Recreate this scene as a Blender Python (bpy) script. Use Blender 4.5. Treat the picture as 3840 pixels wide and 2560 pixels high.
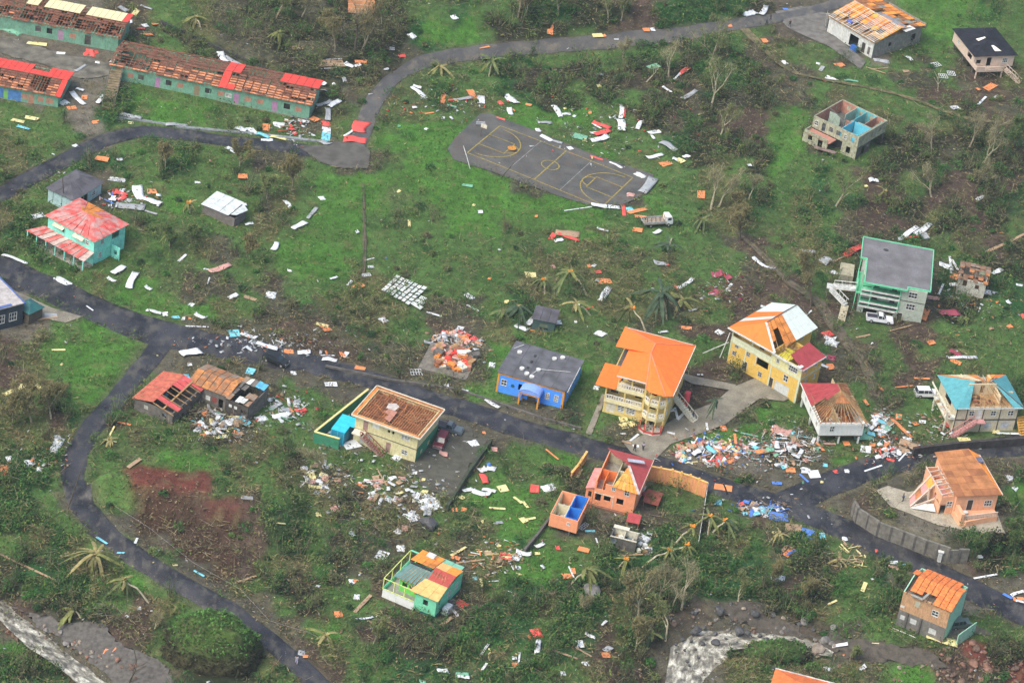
import bpy, math, random
import numpy as np
from mathutils import Vector, Matrix
R = math.radians
random.seed(7); RS = np.random.RandomState(11)
for o in list(bpy.data.objects): bpy.data.objects.remove(o)
SC = bpy.context.scene; COL = SC.collection
# ---------------------------------------------------------------- camera, sky, sun, exposure
F_PX = 12500.0; PITCH = R(33); ROLL = R(9); DIST = 610.0
_c, _s = math.cos(ROLL), math.sin(ROLL)
FW = np.array([0, math.cos(PITCH), -math.sin(PITCH)])
_r0 = np.array([1.0, 0, 0]); _u0 = np.array([0, math.sin(PITCH), math.cos(PITCH)])
RT = _c*_r0 + _s*_u0; UP = -_s*_r0 + _c*_u0
CAM = -FW*DIST
cd = bpy.data.cameras.new('camera'); cam = bpy.data.objects.new('camera', cd); COL.objects.link(cam)
cd.sensor_width = 36; cd.lens = 36*F_PX/3840; cd.clip_start = 5; cd.clip_end = 6000
m = Matrix((RT, UP, -FW)).transposed().to_4x4(); m.translation = Vector(CAM); cam.matrix_world = m
SC.camera = cam
SUN_EL, SUN_AZ = R(54), R(-128)     # azimuth measured from +Y (north) clockwise
W = bpy.data.worlds.new('World'); SC.world = W; W.use_nodes = True
nt = W.node_tree; sky = nt.nodes.new('ShaderNodeTexSky'); sky.sky_type = 'NISHITA'; sky.sun_disc = False
sky.sun_elevation = SUN_EL; sky.sun_rotation = SUN_AZ; sky.air_density = 1.0; sky.dust_density = 5.0; sky.ozone_density = 1.0
bg = nt.nodes['Background']; nt.links.new(sky.outputs[0], bg.inputs[0]); bg.inputs[1].default_value = 0.15
sl = bpy.data.lights.new('sun', 'SUN'); so = bpy.data.objects.new('sun', sl); COL.objects.link(so)
sl.energy = 0.95; sl.angle = R(35); sl.color = (1, .98, .95)
sd = Vector((math.sin(SUN_AZ)*math.cos(SUN_EL), math.cos(SUN_AZ)*math.cos(SUN_EL), math.sin(SUN_EL)))
so.rotation_euler = sd.to_track_quat('Z', 'Y').to_euler()
SC.view_settings.view_transform = 'Standard'; SC.view_settings.look = 'None'
SC.view_settings.exposure = 0.84; SC.view_settings.gamma = 1; SC.view_settings.use_curve_mapping = False
SC.cycles.max_bounces = 5; SC.cycles.diffuse_bounces = 3; SC.cycles.glossy_bounces = 2
SC.cycles.volume_bounces = 0; SC.cycles.transparent_max_bounces = 4
# ---------------------------------------------------------------- noise and pixel <-> ground helpers
def _hash(ix, iy, seed):
    n = (ix.astype(np.int64)*374761393 + iy.astype(np.int64)*668265263 + seed*1442695041) & 0xffffffff
    n = ((n ^ (n >> 13))*1274126177) & 0xffffffff
    n = (n ^ (n >> 16)) & 0xffffffff
    return n/4294967295.0
def vnoise(x, y, s, seed=0):
    x = np.asarray(x, float)/s; y = np.asarray(y, float)/s
    ix = np.floor(x); iy = np.floor(y); fx = x-ix; fy = y-iy
    fx = fx*fx*(3-2*fx); fy = fy*fy*(3-2*fy)
    a = _hash(ix, iy, seed); b = _hash(ix+1, iy, seed); c = _hash(ix, iy+1, seed); d = _hash(ix+1, iy+1, seed)
    return (a*(1-fx)+b*fx)*(1-fy) + (c*(1-fx)+d*fx)*fy
def fbm(x, y, s, seed=0, n=4):
    t = 0; w = 0; a = 1.0
    for i in range(n):
        t = t + a*vnoise(x, y, s/(2**i), seed+i*17); w += a; a *= .55
    return t/w
def T(tx, ty, x, y): return (960*tx + x/2.45, 640*ty + y/2.45)
def Dp(x, y): return (x*1.63265, y*1.63265)
def ray(px, py): return FW + (px-1920)/F_PX*RT + (1280-py)/F_PX*UP
def flat(p, z=0.0):
    d = ray(*p); return CAM + d*((z-CAM[2])/d[2])
def project(x, y, z):
    vx = x-CAM[0]; vy = y-CAM[1]; vz = z-CAM[2]
    k = vx*FW[0]+vy*FW[1]+vz*FW[2]
    return (1920 + F_PX*(vx*RT[0]+vy*RT[1]+vz*RT[2])/k, 1280 - F_PX*(vx*UP[0]+vy*UP[1]+vz*UP[2])/k)
def segdist(x, y, pts):
    best = np.full(np.shape(x), 1e9)
    for (ax, ay), (bx, by) in zip(pts[:-1], pts[1:]):
        dx, dy = bx-ax, by-ay; L = dx*dx+dy*dy+1e-9
        t = np.clip(((x-ax)*dx+(y-ay)*dy)/L, 0, 1)
        best = np.minimum(best, np.hypot(x-ax-t*dx, y-ay-t*dy))
    return best
def polysd(x, y, pts):
    d = segdist(x, y, list(pts)+[pts[0]]); ins = np.zeros(np.shape(x), bool)
    n = len(pts)
    for i in range(n):
        x1, y1 = pts[i]; x2, y2 = pts[(i+1) % n]
        c = ((y1 > y) != (y2 > y)) & (x < (x2-x1)*(y-y1)/(y2-y1+1e-12)+x1)
        ins ^= c
    return np.where(ins, -d, d)
def fl2(pts, z=0): return [tuple(flat(p, z)[:2]) for p in pts]
RIDGES = [  # polyline (px), half width m, height m
    (fl2([(600, 82), (780, 165), (960, 245), (1100, 300), (1230, 330)]), 1.5, -1.3),
    (fl2([(640, 60), (830, 140), (1010, 220), (1160, 280)]), 3.0, .9),
    (fl2([(-200, 2150), (0, 2310), (120, 2390), (260, 2480), (420, 2600)]), 7.0, -3.5),
    (fl2([(4000, 2640), (3500, 2600), (3150, 2470), (2900, 2380), (2700, 2380), (2580, 2480), (2560, 2640)]), 6.5, -3.2),
    (fl2([(380, 1960), (520, 2100), (700, 2210), (860, 2290)]), 3.5, 1.2),
    (fl2([(1560, 80), (1900, 60), (2300, 60), (2700, 20)]), 7.0, 3.0),
    (fl2([(1500, 240), (1800, 215), (2200, 190), (2600, 160)]), 4.0, -1.5),
    (fl2([(900, 560), (700, 640), (500, 640)]), 5.0, .6),
    (fl2([(2750, 1000), (2900, 1060), (3050, 1120)]), 6.0, .7),
    (fl2([(2500, 2250), (2420, 2400), (2380, 2560)]), 5.0, -1.6),
]
PLATS = []
FIELD_PX = [(330, 1800), (440, 1735), (600, 1690), (820, 1672), (1010, 1720), (1120, 1850), (1090, 1960), (1000, 2000), (900, 1950), (780, 1915), (620, 1868), (480, 1838)]
PLAT_PX = [(3222, 1915), (3300, 1965), (3394, 2000), (3480, 2032), (3568, 2062), (3700, 2050), (3800, 2010), (3820, 1860), (3700, 1760), (3480, 1740), (3300, 1815), (3215, 1870)]
PLATS = [(fl2(PLAT_PX, 2.8), 2.8, 1.2), (fl2(FIELD_PX, 4.4), 4.4, 4.0), (fl2([(1930, 1700), (2140, 1745), (2150, 1775), (2000, 1800), (1900, 1790), (1880, 1700)], 0), -1.2, 2.0)]
def H(x, y):
    x = np.asarray(x, float); y = np.asarray(y, float)
    z = (fbm(x+500, y+300, 60, 3, 2)-.5)*3.0
    for pts, hw, h in RIDGES:
        d = segdist(x, y, pts); z = z + h*np.exp(-(d/hw)**2)
    for P_, h_, s_ in PLATS:
        t = np.clip(.5 - polysd(x, y, P_)/s_, 0, 1); z = z + h_*t*t*(3-2*t)
    return z
_zs = np.linspace(9, -9, 145)
def on(p, h=0.0):
    """the point of the ground (raised by h) seen at pixel p"""
    d = ray(*p); X = CAM[0] + d[0]*(_zs-CAM[2])/d[2]; Y = CAM[1] + d[1]*(_zs-CAM[2])/d[2]
    e = (_zs+0) - (H(X, Y))
    zz = _zs + h
    X = CAM[0] + d[0]*(zz-CAM[2])/d[2]; Y = CAM[1] + d[1]*(zz-CAM[2])/d[2]
    e = zz - h - H(X, Y)
    i = int(np.argmax(e <= 0)); i = max(i, 1)
    t = e[i-1]/(e[i-1]-e[i]+1e-9); t = min(max(t, 0), 1)
    z = zz[i-1]*(1-t)+zz[i]*t
    q = CAM + d*((z-CAM[2])/d[2]); return Vector(q)
def gz(x, y): return float(H(np.array([x]), np.array([y]))[0])
# ---------------------------------------------------------------- materials
MATS = {}
def M(name, color, rough=.85, var=.18, scale=1.2, kind=None, c2=None, metal=0.0, bump=0.0, dirt=.25):
    if name in MATS: return MATS[name]
    m = bpy.data.materials.new(name); m.use_nodes = True; MATS[name] = m
    n = m.node_tree.nodes; l = m.node_tree.links; b = n['Principled BSDF']
    b.inputs['Roughness'].default_value = rough; b.inputs['Metallic'].default_value = metal
    b.inputs['Specular IOR Level'].default_value = .3
    tc = n.new('ShaderNodeTexCoord')
    n1 = n.new('ShaderNodeTexNoise'); n1.inputs['Scale'].default_value = scale; n1.inputs['Detail'].default_value = 5
    l.new(tc.outputs['Object'], n1.inputs['Vector'])
    r1 = n.new('ShaderNodeValToRGB'); l.new(n1.outputs[0], r1.inputs[0])
    a = [max(c*(1-var), 0) for c in color]; z = [min(c*(1+var), .95) for c in color]
    r1.color_ramp.elements[0].position = .35; r1.color_ramp.elements[1].position = .65
    r1.color_ramp.elements[0].color = (*a, 1); r1.color_ramp.elements[1].color = (*z, 1)
    out = r1.outputs[0]
    if kind == 'rust' or c2 is not None:
        c2 = c2 or (.16, .07, .035)
        n2 = n.new('ShaderNodeTexNoise'); n2.inputs['Scale'].default_value = scale*.8; n2.inputs['Detail'].default_value = 6
        mp = n.new('ShaderNodeMapping'); mp.inputs['Location'].default_value = (3.1, 7.7, 1.3); l.new(tc.outputs['Object'], mp.inputs[0]); l.new(mp.outputs[0], n2.inputs['Vector'])
        r2 = n.new('ShaderNodeValToRGB'); l.new(n2.outputs[0], r2.inputs[0])
        r2.color_ramp.elements[0].position = .42; r2.color_ramp.elements[1].position = .62
        mx = n.new('ShaderNodeMix'); mx.data_type = 'RGBA'; l.new(r2.outputs[0], mx.inputs[0]); l.new(out, mx.inputs[6]); mx.inputs[7].default_value = (*c2, 1); out = mx.outputs[2]
    if dirt:
        n3 = n.new('ShaderNodeTexNoise'); n3.inputs['Scale'].default_value = 3.3; n3.inputs['Detail'].default_value = 8; n3.inputs['Roughness'].default_value = .7
        mp = n.new('ShaderNodeMapping'); mp.inputs['Location'].default_value = (9.1, 2.7, 4.3); mp.inputs['Scale'].default_value = (1, 1, .35); l.new(tc.outputs['Object'], mp.inputs[0]); l.new(mp.outputs[0], n3.inputs['Vector'])
        r3 = n.new('ShaderNodeValToRGB'); l.new(n3.outputs[0], r3.inputs[0]); dirt = min(dirt*1.5, .8); r3.color_ramp.elements[0].position = .46; r3.color_ramp.elements[1].position = .70
        r3.color_ramp.elements[1].color = (dirt, dirt, dirt, 1)
        mx = n.new('ShaderNodeMix'); mx.data_type = 'RGBA'; l.new(r3.outputs[0], mx.inputs[0]); l.new(out, mx.inputs[6]); mx.inputs[7].default_value = (.11, .095, .07, 1); out = mx.outputs[2]
    l.new(out, b.inputs['Base Color'])
    if kind == 'corr':
        w = n.new('ShaderNodeTexWave'); w.inputs['Scale'].default_value = 1.6; w.inputs['Distortion'].default_value = .2; l.new(tc.outputs['Object'], w.inputs['Vector'])
        bp = n.new('ShaderNodeBump'); bp.inputs['Strength'].default_value = .35; bp.inputs['Distance'].default_value = .05; l.new(w.outputs[1], bp.inputs['Height']); l.new(bp.outputs[0], b.inputs['Normal'])
    elif bump:
        bp = n.new('ShaderNodeBump'); bp.inputs['Strength'].default_value = bump; bp.inputs['Distance'].default_value = .1; l.new(n1.outputs[0], bp.inputs['Height']); l.new(bp.outputs[0], b.inputs['Normal'])
    return m
def attr_mat(name, rough=.9, fine=6.0, amt=.35, spec=.2, bump=0):
    m = bpy.data.materials.new(name); m.use_nodes = True; MATS[name] = m
    n = m.node_tree.nodes; l = m.node_tree.links; b = n['Principled BSDF']
    b.inputs['Roughness'].default_value = rough; b.inputs['Specular IOR Level'].default_value = spec
    at = n.new('ShaderNodeAttribute'); at.attribute_name = 'col'; out = at.outputs['Color']
    if amt:
        tc = n.new('ShaderNodeTexCoord')
        for sc_, am in ((fine, amt), (fine/5.3, amt*.8)):
            n1 = n.new('ShaderNodeTexNoise'); n1.inputs['Scale'].default_value = sc_; n1.inputs['Detail'].default_value = 6; n1.inputs['Roughness'].default_value = .7
            l.new(tc.outputs['Object'], n1.inputs['Vector'])
            mr = n.new('ShaderNodeMapRange'); l.new(n1.outputs[0], mr.inputs[0]); mr.inputs[1].default_value = .3; mr.inputs[2].default_value = .7; mr.inputs[3].default_value = 1-am; mr.inputs[4].default_value = 1+am
            mx = n.new('ShaderNodeVectorMath'); mx.operation = 'SCALE'; l.new(out, mx.inputs[0]); l.new(mr.outputs[0], mx.inputs['Scale']); out = mx.outputs[0]
            if bump:
                bp = n.new('ShaderNodeBump'); bp.inputs['Strength'].default_value = bump; bp.inputs['Distance'].default_value = .25; l.new(n1.outputs[0], bp.inputs['Height'])
                if b.inputs['Normal'].links: l.new(b.inputs['Normal'].links[0].from_socket, bp.inputs['Normal'])
                l.new(bp.outputs[0], b.inputs['Normal'])
    l.new(out, b.inputs['Base Color'])
    return m
def glass(name='dark_glass', c=(.03, .04, .05)):
    if name in MATS: return MATS[name]
    m = M(name, c, .12, .3, .5, dirt=0); m.node_tree.nodes['Principled BSDF'].inputs['Specular IOR Level'].default_value = .5; return m
# ---------------------------------------------------------------- object helpers
def link(name, me, mat=None, parent=None):
    o = bpy.data.objects.new(name, me); COL.objects.link(o)
    if mat is not None and not me.materials: me.materials.append(mat)
    if parent is not None: o.parent = parent
    return o
def tag(o, label=None, cat=None, group=None, kind=None):
    if label: o['label'] = label
    if cat: o['category'] = cat
    if group: o['group'] = group
    if kind: o['kind'] = kind
    return o
def empty(name, loc, rz=0, label=None, cat=None, group=None):
    o = bpy.data.objects.new(name, None); COL.objects.link(o); o.location = loc; o.rotation_euler = (0, 0, rz); o.empty_display_size = .5
    return tag(o, label, cat, group)
class MB:
    def __init__(s): s.v = []; s.f = []
    def add(s, v, f):
        k = len(s.v); s.v += [tuple(p) for p in v]; s.f += [tuple(i+k for i in q) for q in f]; return s
    def box(s, x0, x1, y0, y1, z0, z1):
        return s.add([(x0, y0, z0), (x1, y0, z0), (x1, y1, z0), (x0, y1, z0), (x0, y0, z1), (x1, y0, z1), (x1, y1, z1), (x0, y1, z1)],
                     [(3, 2, 1, 0), (4, 5, 6, 7), (0, 1, 5, 4), (1, 2, 6, 5), (2, 3, 7, 6), (3, 0, 4, 7)])
    def bar(s, p, q, w=.1, h=None, up=(0, 0, 1)):
        p = Vector(p); q = Vector(q); d = (q-p)
        if d.length < 1e-6: return s
        d.normalize(); u = Vector(up)
        if abs(d.dot(u)) > .98: u = Vector((1, 0, 0))
        a = d.cross(u).normalized()*(w/2); b = a.cross(d).normalized()*((h or w)/2)
        v = [p-a-b, p+a-b, p+a+b, p-a+b, q-a-b, q+a-b, q+a+b, q-a+b]
        return s.add(v, [(0, 1, 2, 3), (7, 6, 5, 4), (0, 4, 5, 1), (1, 5, 6, 2), (2, 6, 7, 3), (3, 7, 4, 0)])
    def slab(s, pts, t=.06):
        P = []
        for p in pts:
            p = Vector(p)
            if not any((p-q).length < 1e-4 for q in P): P.append(p)
        n = len(P)
        if n < 3: return s
        nor = Vector((0, 0, 0))
        for i in range(n): nor += (P[i]-P[0]).cross(P[(i+1) % n]-P[0])
        nor.normalize()
        if nor.z < 0: P.reverse(); nor = -nor
        lo = [p-nor*t for p in P]
        return s.add(P+lo, [tuple(range(n)), tuple(range(2*n-1, n-1, -1))]+[(i, i+n, (i+1) % n+n, (i+1) % n) for i in range(n)])
    def prism(s, poly, z0, z1):
        n = len(poly); a = sum(poly[i][0]*poly[(i+1) % n][1]-poly[(i+1) % n][0]*poly[i][1] for i in range(n))
        if a < 0: poly = poly[::-1]
        return s.add([(x, y, z0) for x, y in poly]+[(x, y, z1) for x, y in poly], [tuple(range(n-1, -1, -1)), tuple(range(n, 2*n))]+[(i, (i+1) % n, (i+1) % n+n, i+n) for i in range(n)])
    def tube(s, pts, rad, n=6):
        pts = [Vector(p) for p in pts]; k0 = len(s.v); m_ = len(pts)
        for i, p in enumerate(pts):
            d = (pts[min(i+1, m_-1)]-pts[max(i-1, 0)]).normalized()
            u = Vector((0, 0, 1)) if abs(d.z) < .9 else Vector((1, 0, 0))
            a = d.cross(u).normalized(); b = a.cross(d)
            for j in range(n):
                t = 2*math.pi*j/n; s.v.append(tuple(p+(a*math.cos(t)+b*math.sin(t))*rad[i]))
        for i in range(m_-1):
            for j in range(n):
                j2 = (j+1) % n; s.f.append((k0+i*n+j, k0+i*n+j2, k0+(i+1)*n+j2, k0+(i+1)*n+j))
        s.f.append(tuple(k0+j for j in range(n-1, -1, -1))); s.f.append(tuple(k0+(m_-1)*n+j for j in range(n)))
        return s
    def mesh(s, name):
        me = bpy.data.meshes.new(name); me.from_pydata(s.v, [], s.f); me.update(); return me
    def build(s, name, mat=None, parent=None, smooth=False):
        me = s.mesh(name)
        if smooth: me.polygons.foreach_set('use_smooth', [True]*len(me.polygons))
        return link(name, me, mat, parent)
def nmesh(name, v, f, mat, cols=None, smooth=False):
    """numpy verts (N,3), faces (K,3|4)"""
    me = bpy.data.meshes.new(name); n = len(v); k, w = f.shape
    me.vertices.add(n); me.vertices.foreach_set('co', np.ascontiguousarray(v, np.float32).ravel())
    me.loops.add(k*w); me.loops.foreach_set('vertex_index', np.ascontiguousarray(f, np.int32).ravel())
    me.polygons.add(k); me.polygons.foreach_set('loop_start', np.arange(0, k*w, w, dtype=np.int32))
    try: me.polygons.foreach_set('loop_total', np.full(k, w, np.int32))
    except Exception: pass
    if smooth: me.polygons.foreach_set('use_smooth', np.ones(k, bool))
    me.update(calc_edges=True)
    if cols is not None:
        a = me.color_attributes.new('col', 'FLOAT_COLOR', 'POINT'); c = np.ones((n, 4), np.float32); c[:, :3] = cols
        a.data.foreach_set('color', c.ravel())
    return link(name, me, mat)
# ---------------------------------------------------------------- ground classes, one letter per 80 px
ROWS = [
 ["cccccbbhhobb","cccccbbhdobb","cccccchhhddb","cccccchhhhdd","cccccGghhhhh","hhhccGhggghh","ohhhchhhhhhh","oGhGGGhhGhhh"],
 ["ddbddddhhGhh","bddbdddGgghd","bdbbdddbGhdd","odddddbhhhhG","ddbdboohGhoh","hhbohhhohhhh","hhhbhhggggoh","bbhhbbhggggb"],
 ["dGGddmmGGGGd","dddhdmmdGGhh","GhhhhhGhdddb","dddddddddGGd","Gddhdhddbdbd","gggghhdbGdmm","hhhhhhhGdddm","xxxhghhhdohd"],
 ["xxxcccggggGh","xxxccchgghhh","ohhbcchhhbhh","bbhhhhbbhbmo","bbhohhhmmmmb","hgbooohhodmm","ggbhhddmdddG","ghhhhdddbddd"],
 ["GhhxxhhhhhhG","ohhxxxhhghhh","oGhhhhbhhhhh","GGhhhhhhhobh","hghhhhhhhhhh","xxhhohghhbbh","cchhghggggoh","ccghghhhhbbb"],
 ["hohggggggggg","bohggghhgggg","ohggghhhhggh","hgggghhhhhhh","hggghhhhhhhh","bhhhooohhhhh","bbboooohbbbh","bmmbbohhmmbo"],
 ["bbbxxxhhhooh","ggggbbghhooG","gggghhhhhooh","hhhoohhhhhbm","hooooohohhhb","oohooohoohmm","Gohhooobohmm","hohhhhbhmmmb"],
 ["hhGhmdhdmmdm","hoGGmmdmmmdG","hohbmmmodmdh","hoGGddGhhomd","ohoodbbbbGdd","mmhdbbbbGdGG","bmmbbbbbddhG","bbbhhhmmhhhh"],
 ["mogggghxxbbb","mohggghxxbbb","ohGggdhbbbbb","oomGhdhhdddd","oooGhhohhhdb","GGGhhhhhggho","dGGhhhrrrrho","GGhxhheeeerm"],
 ["bbmmmbbbmbbg","xxxbbbbbbbbg","bhhxxxxxbbgg","hhhhxxcccxxx","ohhcccccxxxx","hdhhhhhxxbhh","hoobhhohbhhg","hhhodobbohgg"],
 ["hhhhhbhhhhhh","bhhghbhhmmbb","bbghhhhbmmbb","xxbhhhbbbbbg","xxhhbbbbhhgh","hhgxxbbccbcc","hhdbbcchhbbx","ghhbcchhhhbb"],
 ["bbhbbhmhohhh","bbmbbhmmhohh","hbhhhbhhGbhG","hhbhhbhhhhhh","bbhhhbbhhhhh","bbbghbmhxxxx","xxxxxbxbbbbG","xxxxmbbbbchg"],
 ["GGhhxxeeeeem","hoGohhxxeeem","dGGoohhhxxem","dGGGooghhxxo","mmddhhmohhGx","xxxbdmmhggmd","gGxxxxbhhmgd","GGGxxxxbdddd"],
 ["Ghhoboobhhog","hGhbdbbhobhg","oohdbbbbbbho","hddhhmbbbboh","xhdhhhbbbbbG","xbhghmddbbGG","oxmohhGddGGo","ohmmhhGGGGGG"],
 ["ghxbbbbbbbhm","GhhhbbhGhhoh","ggghGGGGGGGG","GGGdGGdGGGGG","GoGGGoddxxxx","GhGGmodxxxxx","hGGGmodxxxxo","GGhommdxxxoo"],
 ["ohhxxbcccccb","bGGhxxbbbGdd","hddhhGxxxmdG","dmdhhGbbbxxx","ddohhGbcccbx","xxbmbhhhhhhh","GGxxbbbmmrdd","hooobhggmmdr"],
]
GRID = [''.join(ROWS[ty*4+tx][r][:12].ljust(12, 'h') for tx in range(4)) for ty in range(4) for r in range(8)]
PAL = {'e': (.060, .036, .025), 'g': (.060, .155, .026), 'h': (.062, .124, .032), 'G': (.026, .080, .024), 'o': (.080, .105, .036), 'b': (.070, .072, .046),
       'm': (.072, .052, .040), 'r': (.125, .042, .030), 'd': (.026, .034, .018), 'c': (.125, .115, .088), 'x': (.082, .078, .056)}
KEYS = 'ghGobmrdcxe'
GI = np.array([[KEYS.index(ch) for ch in row] for row in GRID])
PALA = np.array([PAL[k] for k in KEYS])
def cell(px, py, x, y, jit=60):
    """class index with warped lookup"""
    wx = (fbm(x, y, 5.5, 41, 4)-.5)*jit*4.4; wy = (fbm(x, y, 5.5, 87, 4)-.5)*jit*3.4
    i = np.clip(np.floor((py+wy)/80).astype(int), 0, 31); j = np.clip(np.floor((px+wx)/80).astype(int), 0, 47)
    return GI[i, j]
ROADS = {}
def road_pts(pts): return [on(Dp(*p)) for p in pts]
RD = {
 'main_road': (6.0, [(-60, 590), (0, 612), (60, 640), (130, 668), (200, 702), (300, 742), (400, 772), (480, 788), (560, 802), (700, 832), (820, 862), (900, 887), (1000, 922), (1100, 950), (1200, 985), (1300, 1012), (1400, 1040), (1500, 1066), (1620, 1105), (1700, 1132), (1800, 1162), (1880, 1190), (1960, 1222), (2060, 1268), (2160, 1318), (2260, 1368), (2352, 1412), (2450, 1460)]),
 'side_lane': (3.9, [(385, 762), (352, 815), (305, 870), (255, 930), (208, 985), (178, 1040), (168, 1090), (182, 1150), (232, 1212), (300, 1266), (370, 1312), (440, 1352), (500, 1387), (560, 1427), (620, 1472), (680, 1522), (730, 1570), (790, 1630)]),
 'upper_branch_road': (6.0, [(1790, 1160), (1850, 1135), (1900, 1112), (1970, 1085), (2050, 1062), (2150, 1042), (2250, 1032), (2352, 1020), (2450, 1005)]),
 'curved_village_road': (3.7, [(2050, -40), (1960, -5), (1890, 18), (1800, 38), (1700, 55), (1600, 72), (1500, 85), (1400, 95), (1300, 102), (1200, 110), (1100, 120), (1020, 132), (950, 153), (900, 182), (868, 220), (846, 262), (828, 310), (808, 352), (780, 366)]),
 'school_road': (4.3, [(800, 362), (740, 352), (640, 336), (530, 324), (430, 311), (330, 303), (250, 318), (180, 350), (110, 388), (50, 420), (0, 448), (-60, 480)]),
}
for k, (w, pts) in RD.items(): ROADS[k] = (w, road_pts(pts))
EXCL = []   # (centre x, y, radius) kept clear of plants
def roaddist(x, y):
    d = np.full(np.shape(x), 1e9)
    for k, (w, P) in ROADS.items(): d = np.minimum(d, segdist(x, y, [(p.x, p.y) for p in P]) - w/2)
    return d
# ---- terrain sheet: fine in view, coarse out to the horizon
def axis(a, b, step, far):
    core = np.arange(a, b, step); out = []; p = step*2; q = b
    while q < far: q += p; out.append(q); p *= 1.35
    lo = []; p = step*2; q = a
    while q > -far: q -= p; lo.append(q); p *= 1.35
    return np.array(lo[::-1]+list(core)+out)
gx = axis(-118, 118, .55, 1500); gy = axis(-128, 152, .6, 1500)
X, Y = np.meshgrid(gx, gy); x = X.ravel(); y = Y.ravel()
Z0 = H(x, y); PX, PY = project(x, y, Z0)
cl = cell(PX, PY, x, y, 36)
rd = roaddist(x, y)
rough_amp = np.array([.15, .35, .9, .65, .6, .5, .25, .95, .14, .2, 1.1])[cl]
A = rough_amp.reshape(X.shape)
for _ in range(3):
    A[1:-1, 1:-1] = (A[1:-1, 1:-1]*2 + A[:-2, 1:-1]+A[2:, 1:-1]+A[1:-1, :-2]+A[1:-1, 2:])/6
A = A.ravel()*np.clip((rd-.2)/2.0, 0, 1)
Z = Z0 + A*(fbm(x, y, 2.6, 5, 3)-.62)*1.5
Z -= .12*np.clip(1-(rd-.2)/1.0, 0, 1)
# smooth class colours in grid space
C = PALA[cl].reshape(X.shape+(3,)).copy()
for _ in range(2):
    C[1:-1, 1:-1] = (C[1:-1, 1:-1]*2 + C[:-2, 1:-1]+C[2:, 1:-1]+C[1:-1, :-2]+C[1:-1, 2:])/6
C = C.reshape(-1, 3)
f1 = fbm(x, y, 9, 21, 4)[:, None]; f2 = fbm(x, y, 3.0, 57, 4)[:, None]; f3 = vnoise(x, y, 1.1, 99)[:, None]
mud = np.array(PAL['m'])*1.05
mk = np.array([.22, .30, .3, .5, .6, .6, .4, .5, .4, .5, .3])[cl][:, None]*np.clip((f1-.54)*6, 0, 1)
C = C*(1-mk) + mud*mk
C = C*(.70+.60*f2)*(.82+.36*f3)
straw = np.array((.16, .14, .065)); k = (np.clip((fbm(x, y, 1.6, 77, 3)-.62)*7, 0, 1)*.4)[:, None]; C = C*(1-k)+straw*k
verge = np.clip(1-np.abs(rd-.3)/1.0, 0, 1)[:, None]*.6; C = C*(1-verge)+np.array((.10, .092, .06))*verge
ny, nx = X.shape
idx = np.arange(nx*ny).reshape(ny, nx)
FQ = np.stack([idx[:-1, :-1], idx[:-1, 1:], idx[1:, 1:], idx[1:, :-1]], -1).reshape(-1, 4)
gm = attr_mat('ground_soil_and_grass', .95, 4.5, .42, .1, bump=.5)
g = nmesh('ground', np.stack([x, y, Z], 1), FQ, gm, C, smooth=True); tag(g, kind='structure', label='muddy grass valley floor strewn with storm debris')
# ---- roads
def road_mat(name, c1, c2, mudc=(.15, .135, .10)):
    m = bpy.data.materials.new(name); m.use_nodes = True; n = m.node_tree.nodes; l = m.node_tree.links; b = n['Principled BSDF']
    b.inputs['Roughness'].default_value = .5; b.inputs['Specular IOR Level'].default_value = .3
    tc = n.new('ShaderNodeTexCoord'); out = None
    def ns(s, lo, hi, det=6, sc=(1, 1, 1)):
        mp = n.new('ShaderNodeMapping'); mp.inputs['Scale'].default_value = sc; mp.inputs['Location'].default_value = (s*3.3, s, 0); l.new(tc.outputs['Object'], mp.inputs[0])
        t = n.new('ShaderNodeTexNoise'); t.inputs['Scale'].default_value = s; t.inputs['Detail'].default_value = det; t.inputs['Roughness'].default_value = .65; l.new(mp.outputs[0], t.inputs['Vector'])
        r = n.new('ShaderNodeMapRange'); r.inputs[1].default_value = lo; r.inputs[2].default_value = hi; l.new(t.outputs[0], r.inputs[0]); return r.outputs[0], t
    def mix(a, bcol, fac):
        x_ = n.new('ShaderNodeMix'); x_.data_type = 'RGBA'; l.new(fac, x_.inputs[0])
        if isinstance(a, tuple): x_.inputs[6].default_value = (*a, 1)
        else: l.new(a, x_.inputs[6])
        x_.inputs[7].default_value = (*bcol, 1); return x_.outputs[2]
    f, t = ns(.16, .40, .62, 7); out = mix(c1, c2, f)
    f, t = ns(.55, .50, .66, 9, (1, .6, 1)); out = mix(out, mudc, f)
    f, t = ns(1.7, .60, .72, 6); out = mix(out, (.03, .032, .036), f)
    f, t = ns(6.0, .62, .70, 3); out = mix(out, (.2, .18, .13), f)
    l.new(out, b.inputs['Base Color']); return m
asph = road_mat('wet_asphalt', (.012, .013, .018), (.044, .045, .052), (.082, .078, .066))
conc_road = road_mat('worn_grey_concrete_road', (.062, .062, .062), (.105, .102, .092))
lab = {'main_road': 'wet dark asphalt main road crossing the village', 'side_lane': 'narrow dark lane curving down towards the stream', 'upper_branch_road': 'asphalt road branching uphill past the terrace house',
       'curved_village_road': 'grey concrete road curving round the school field', 'school_road': 'road running below the school blocks'}
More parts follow.
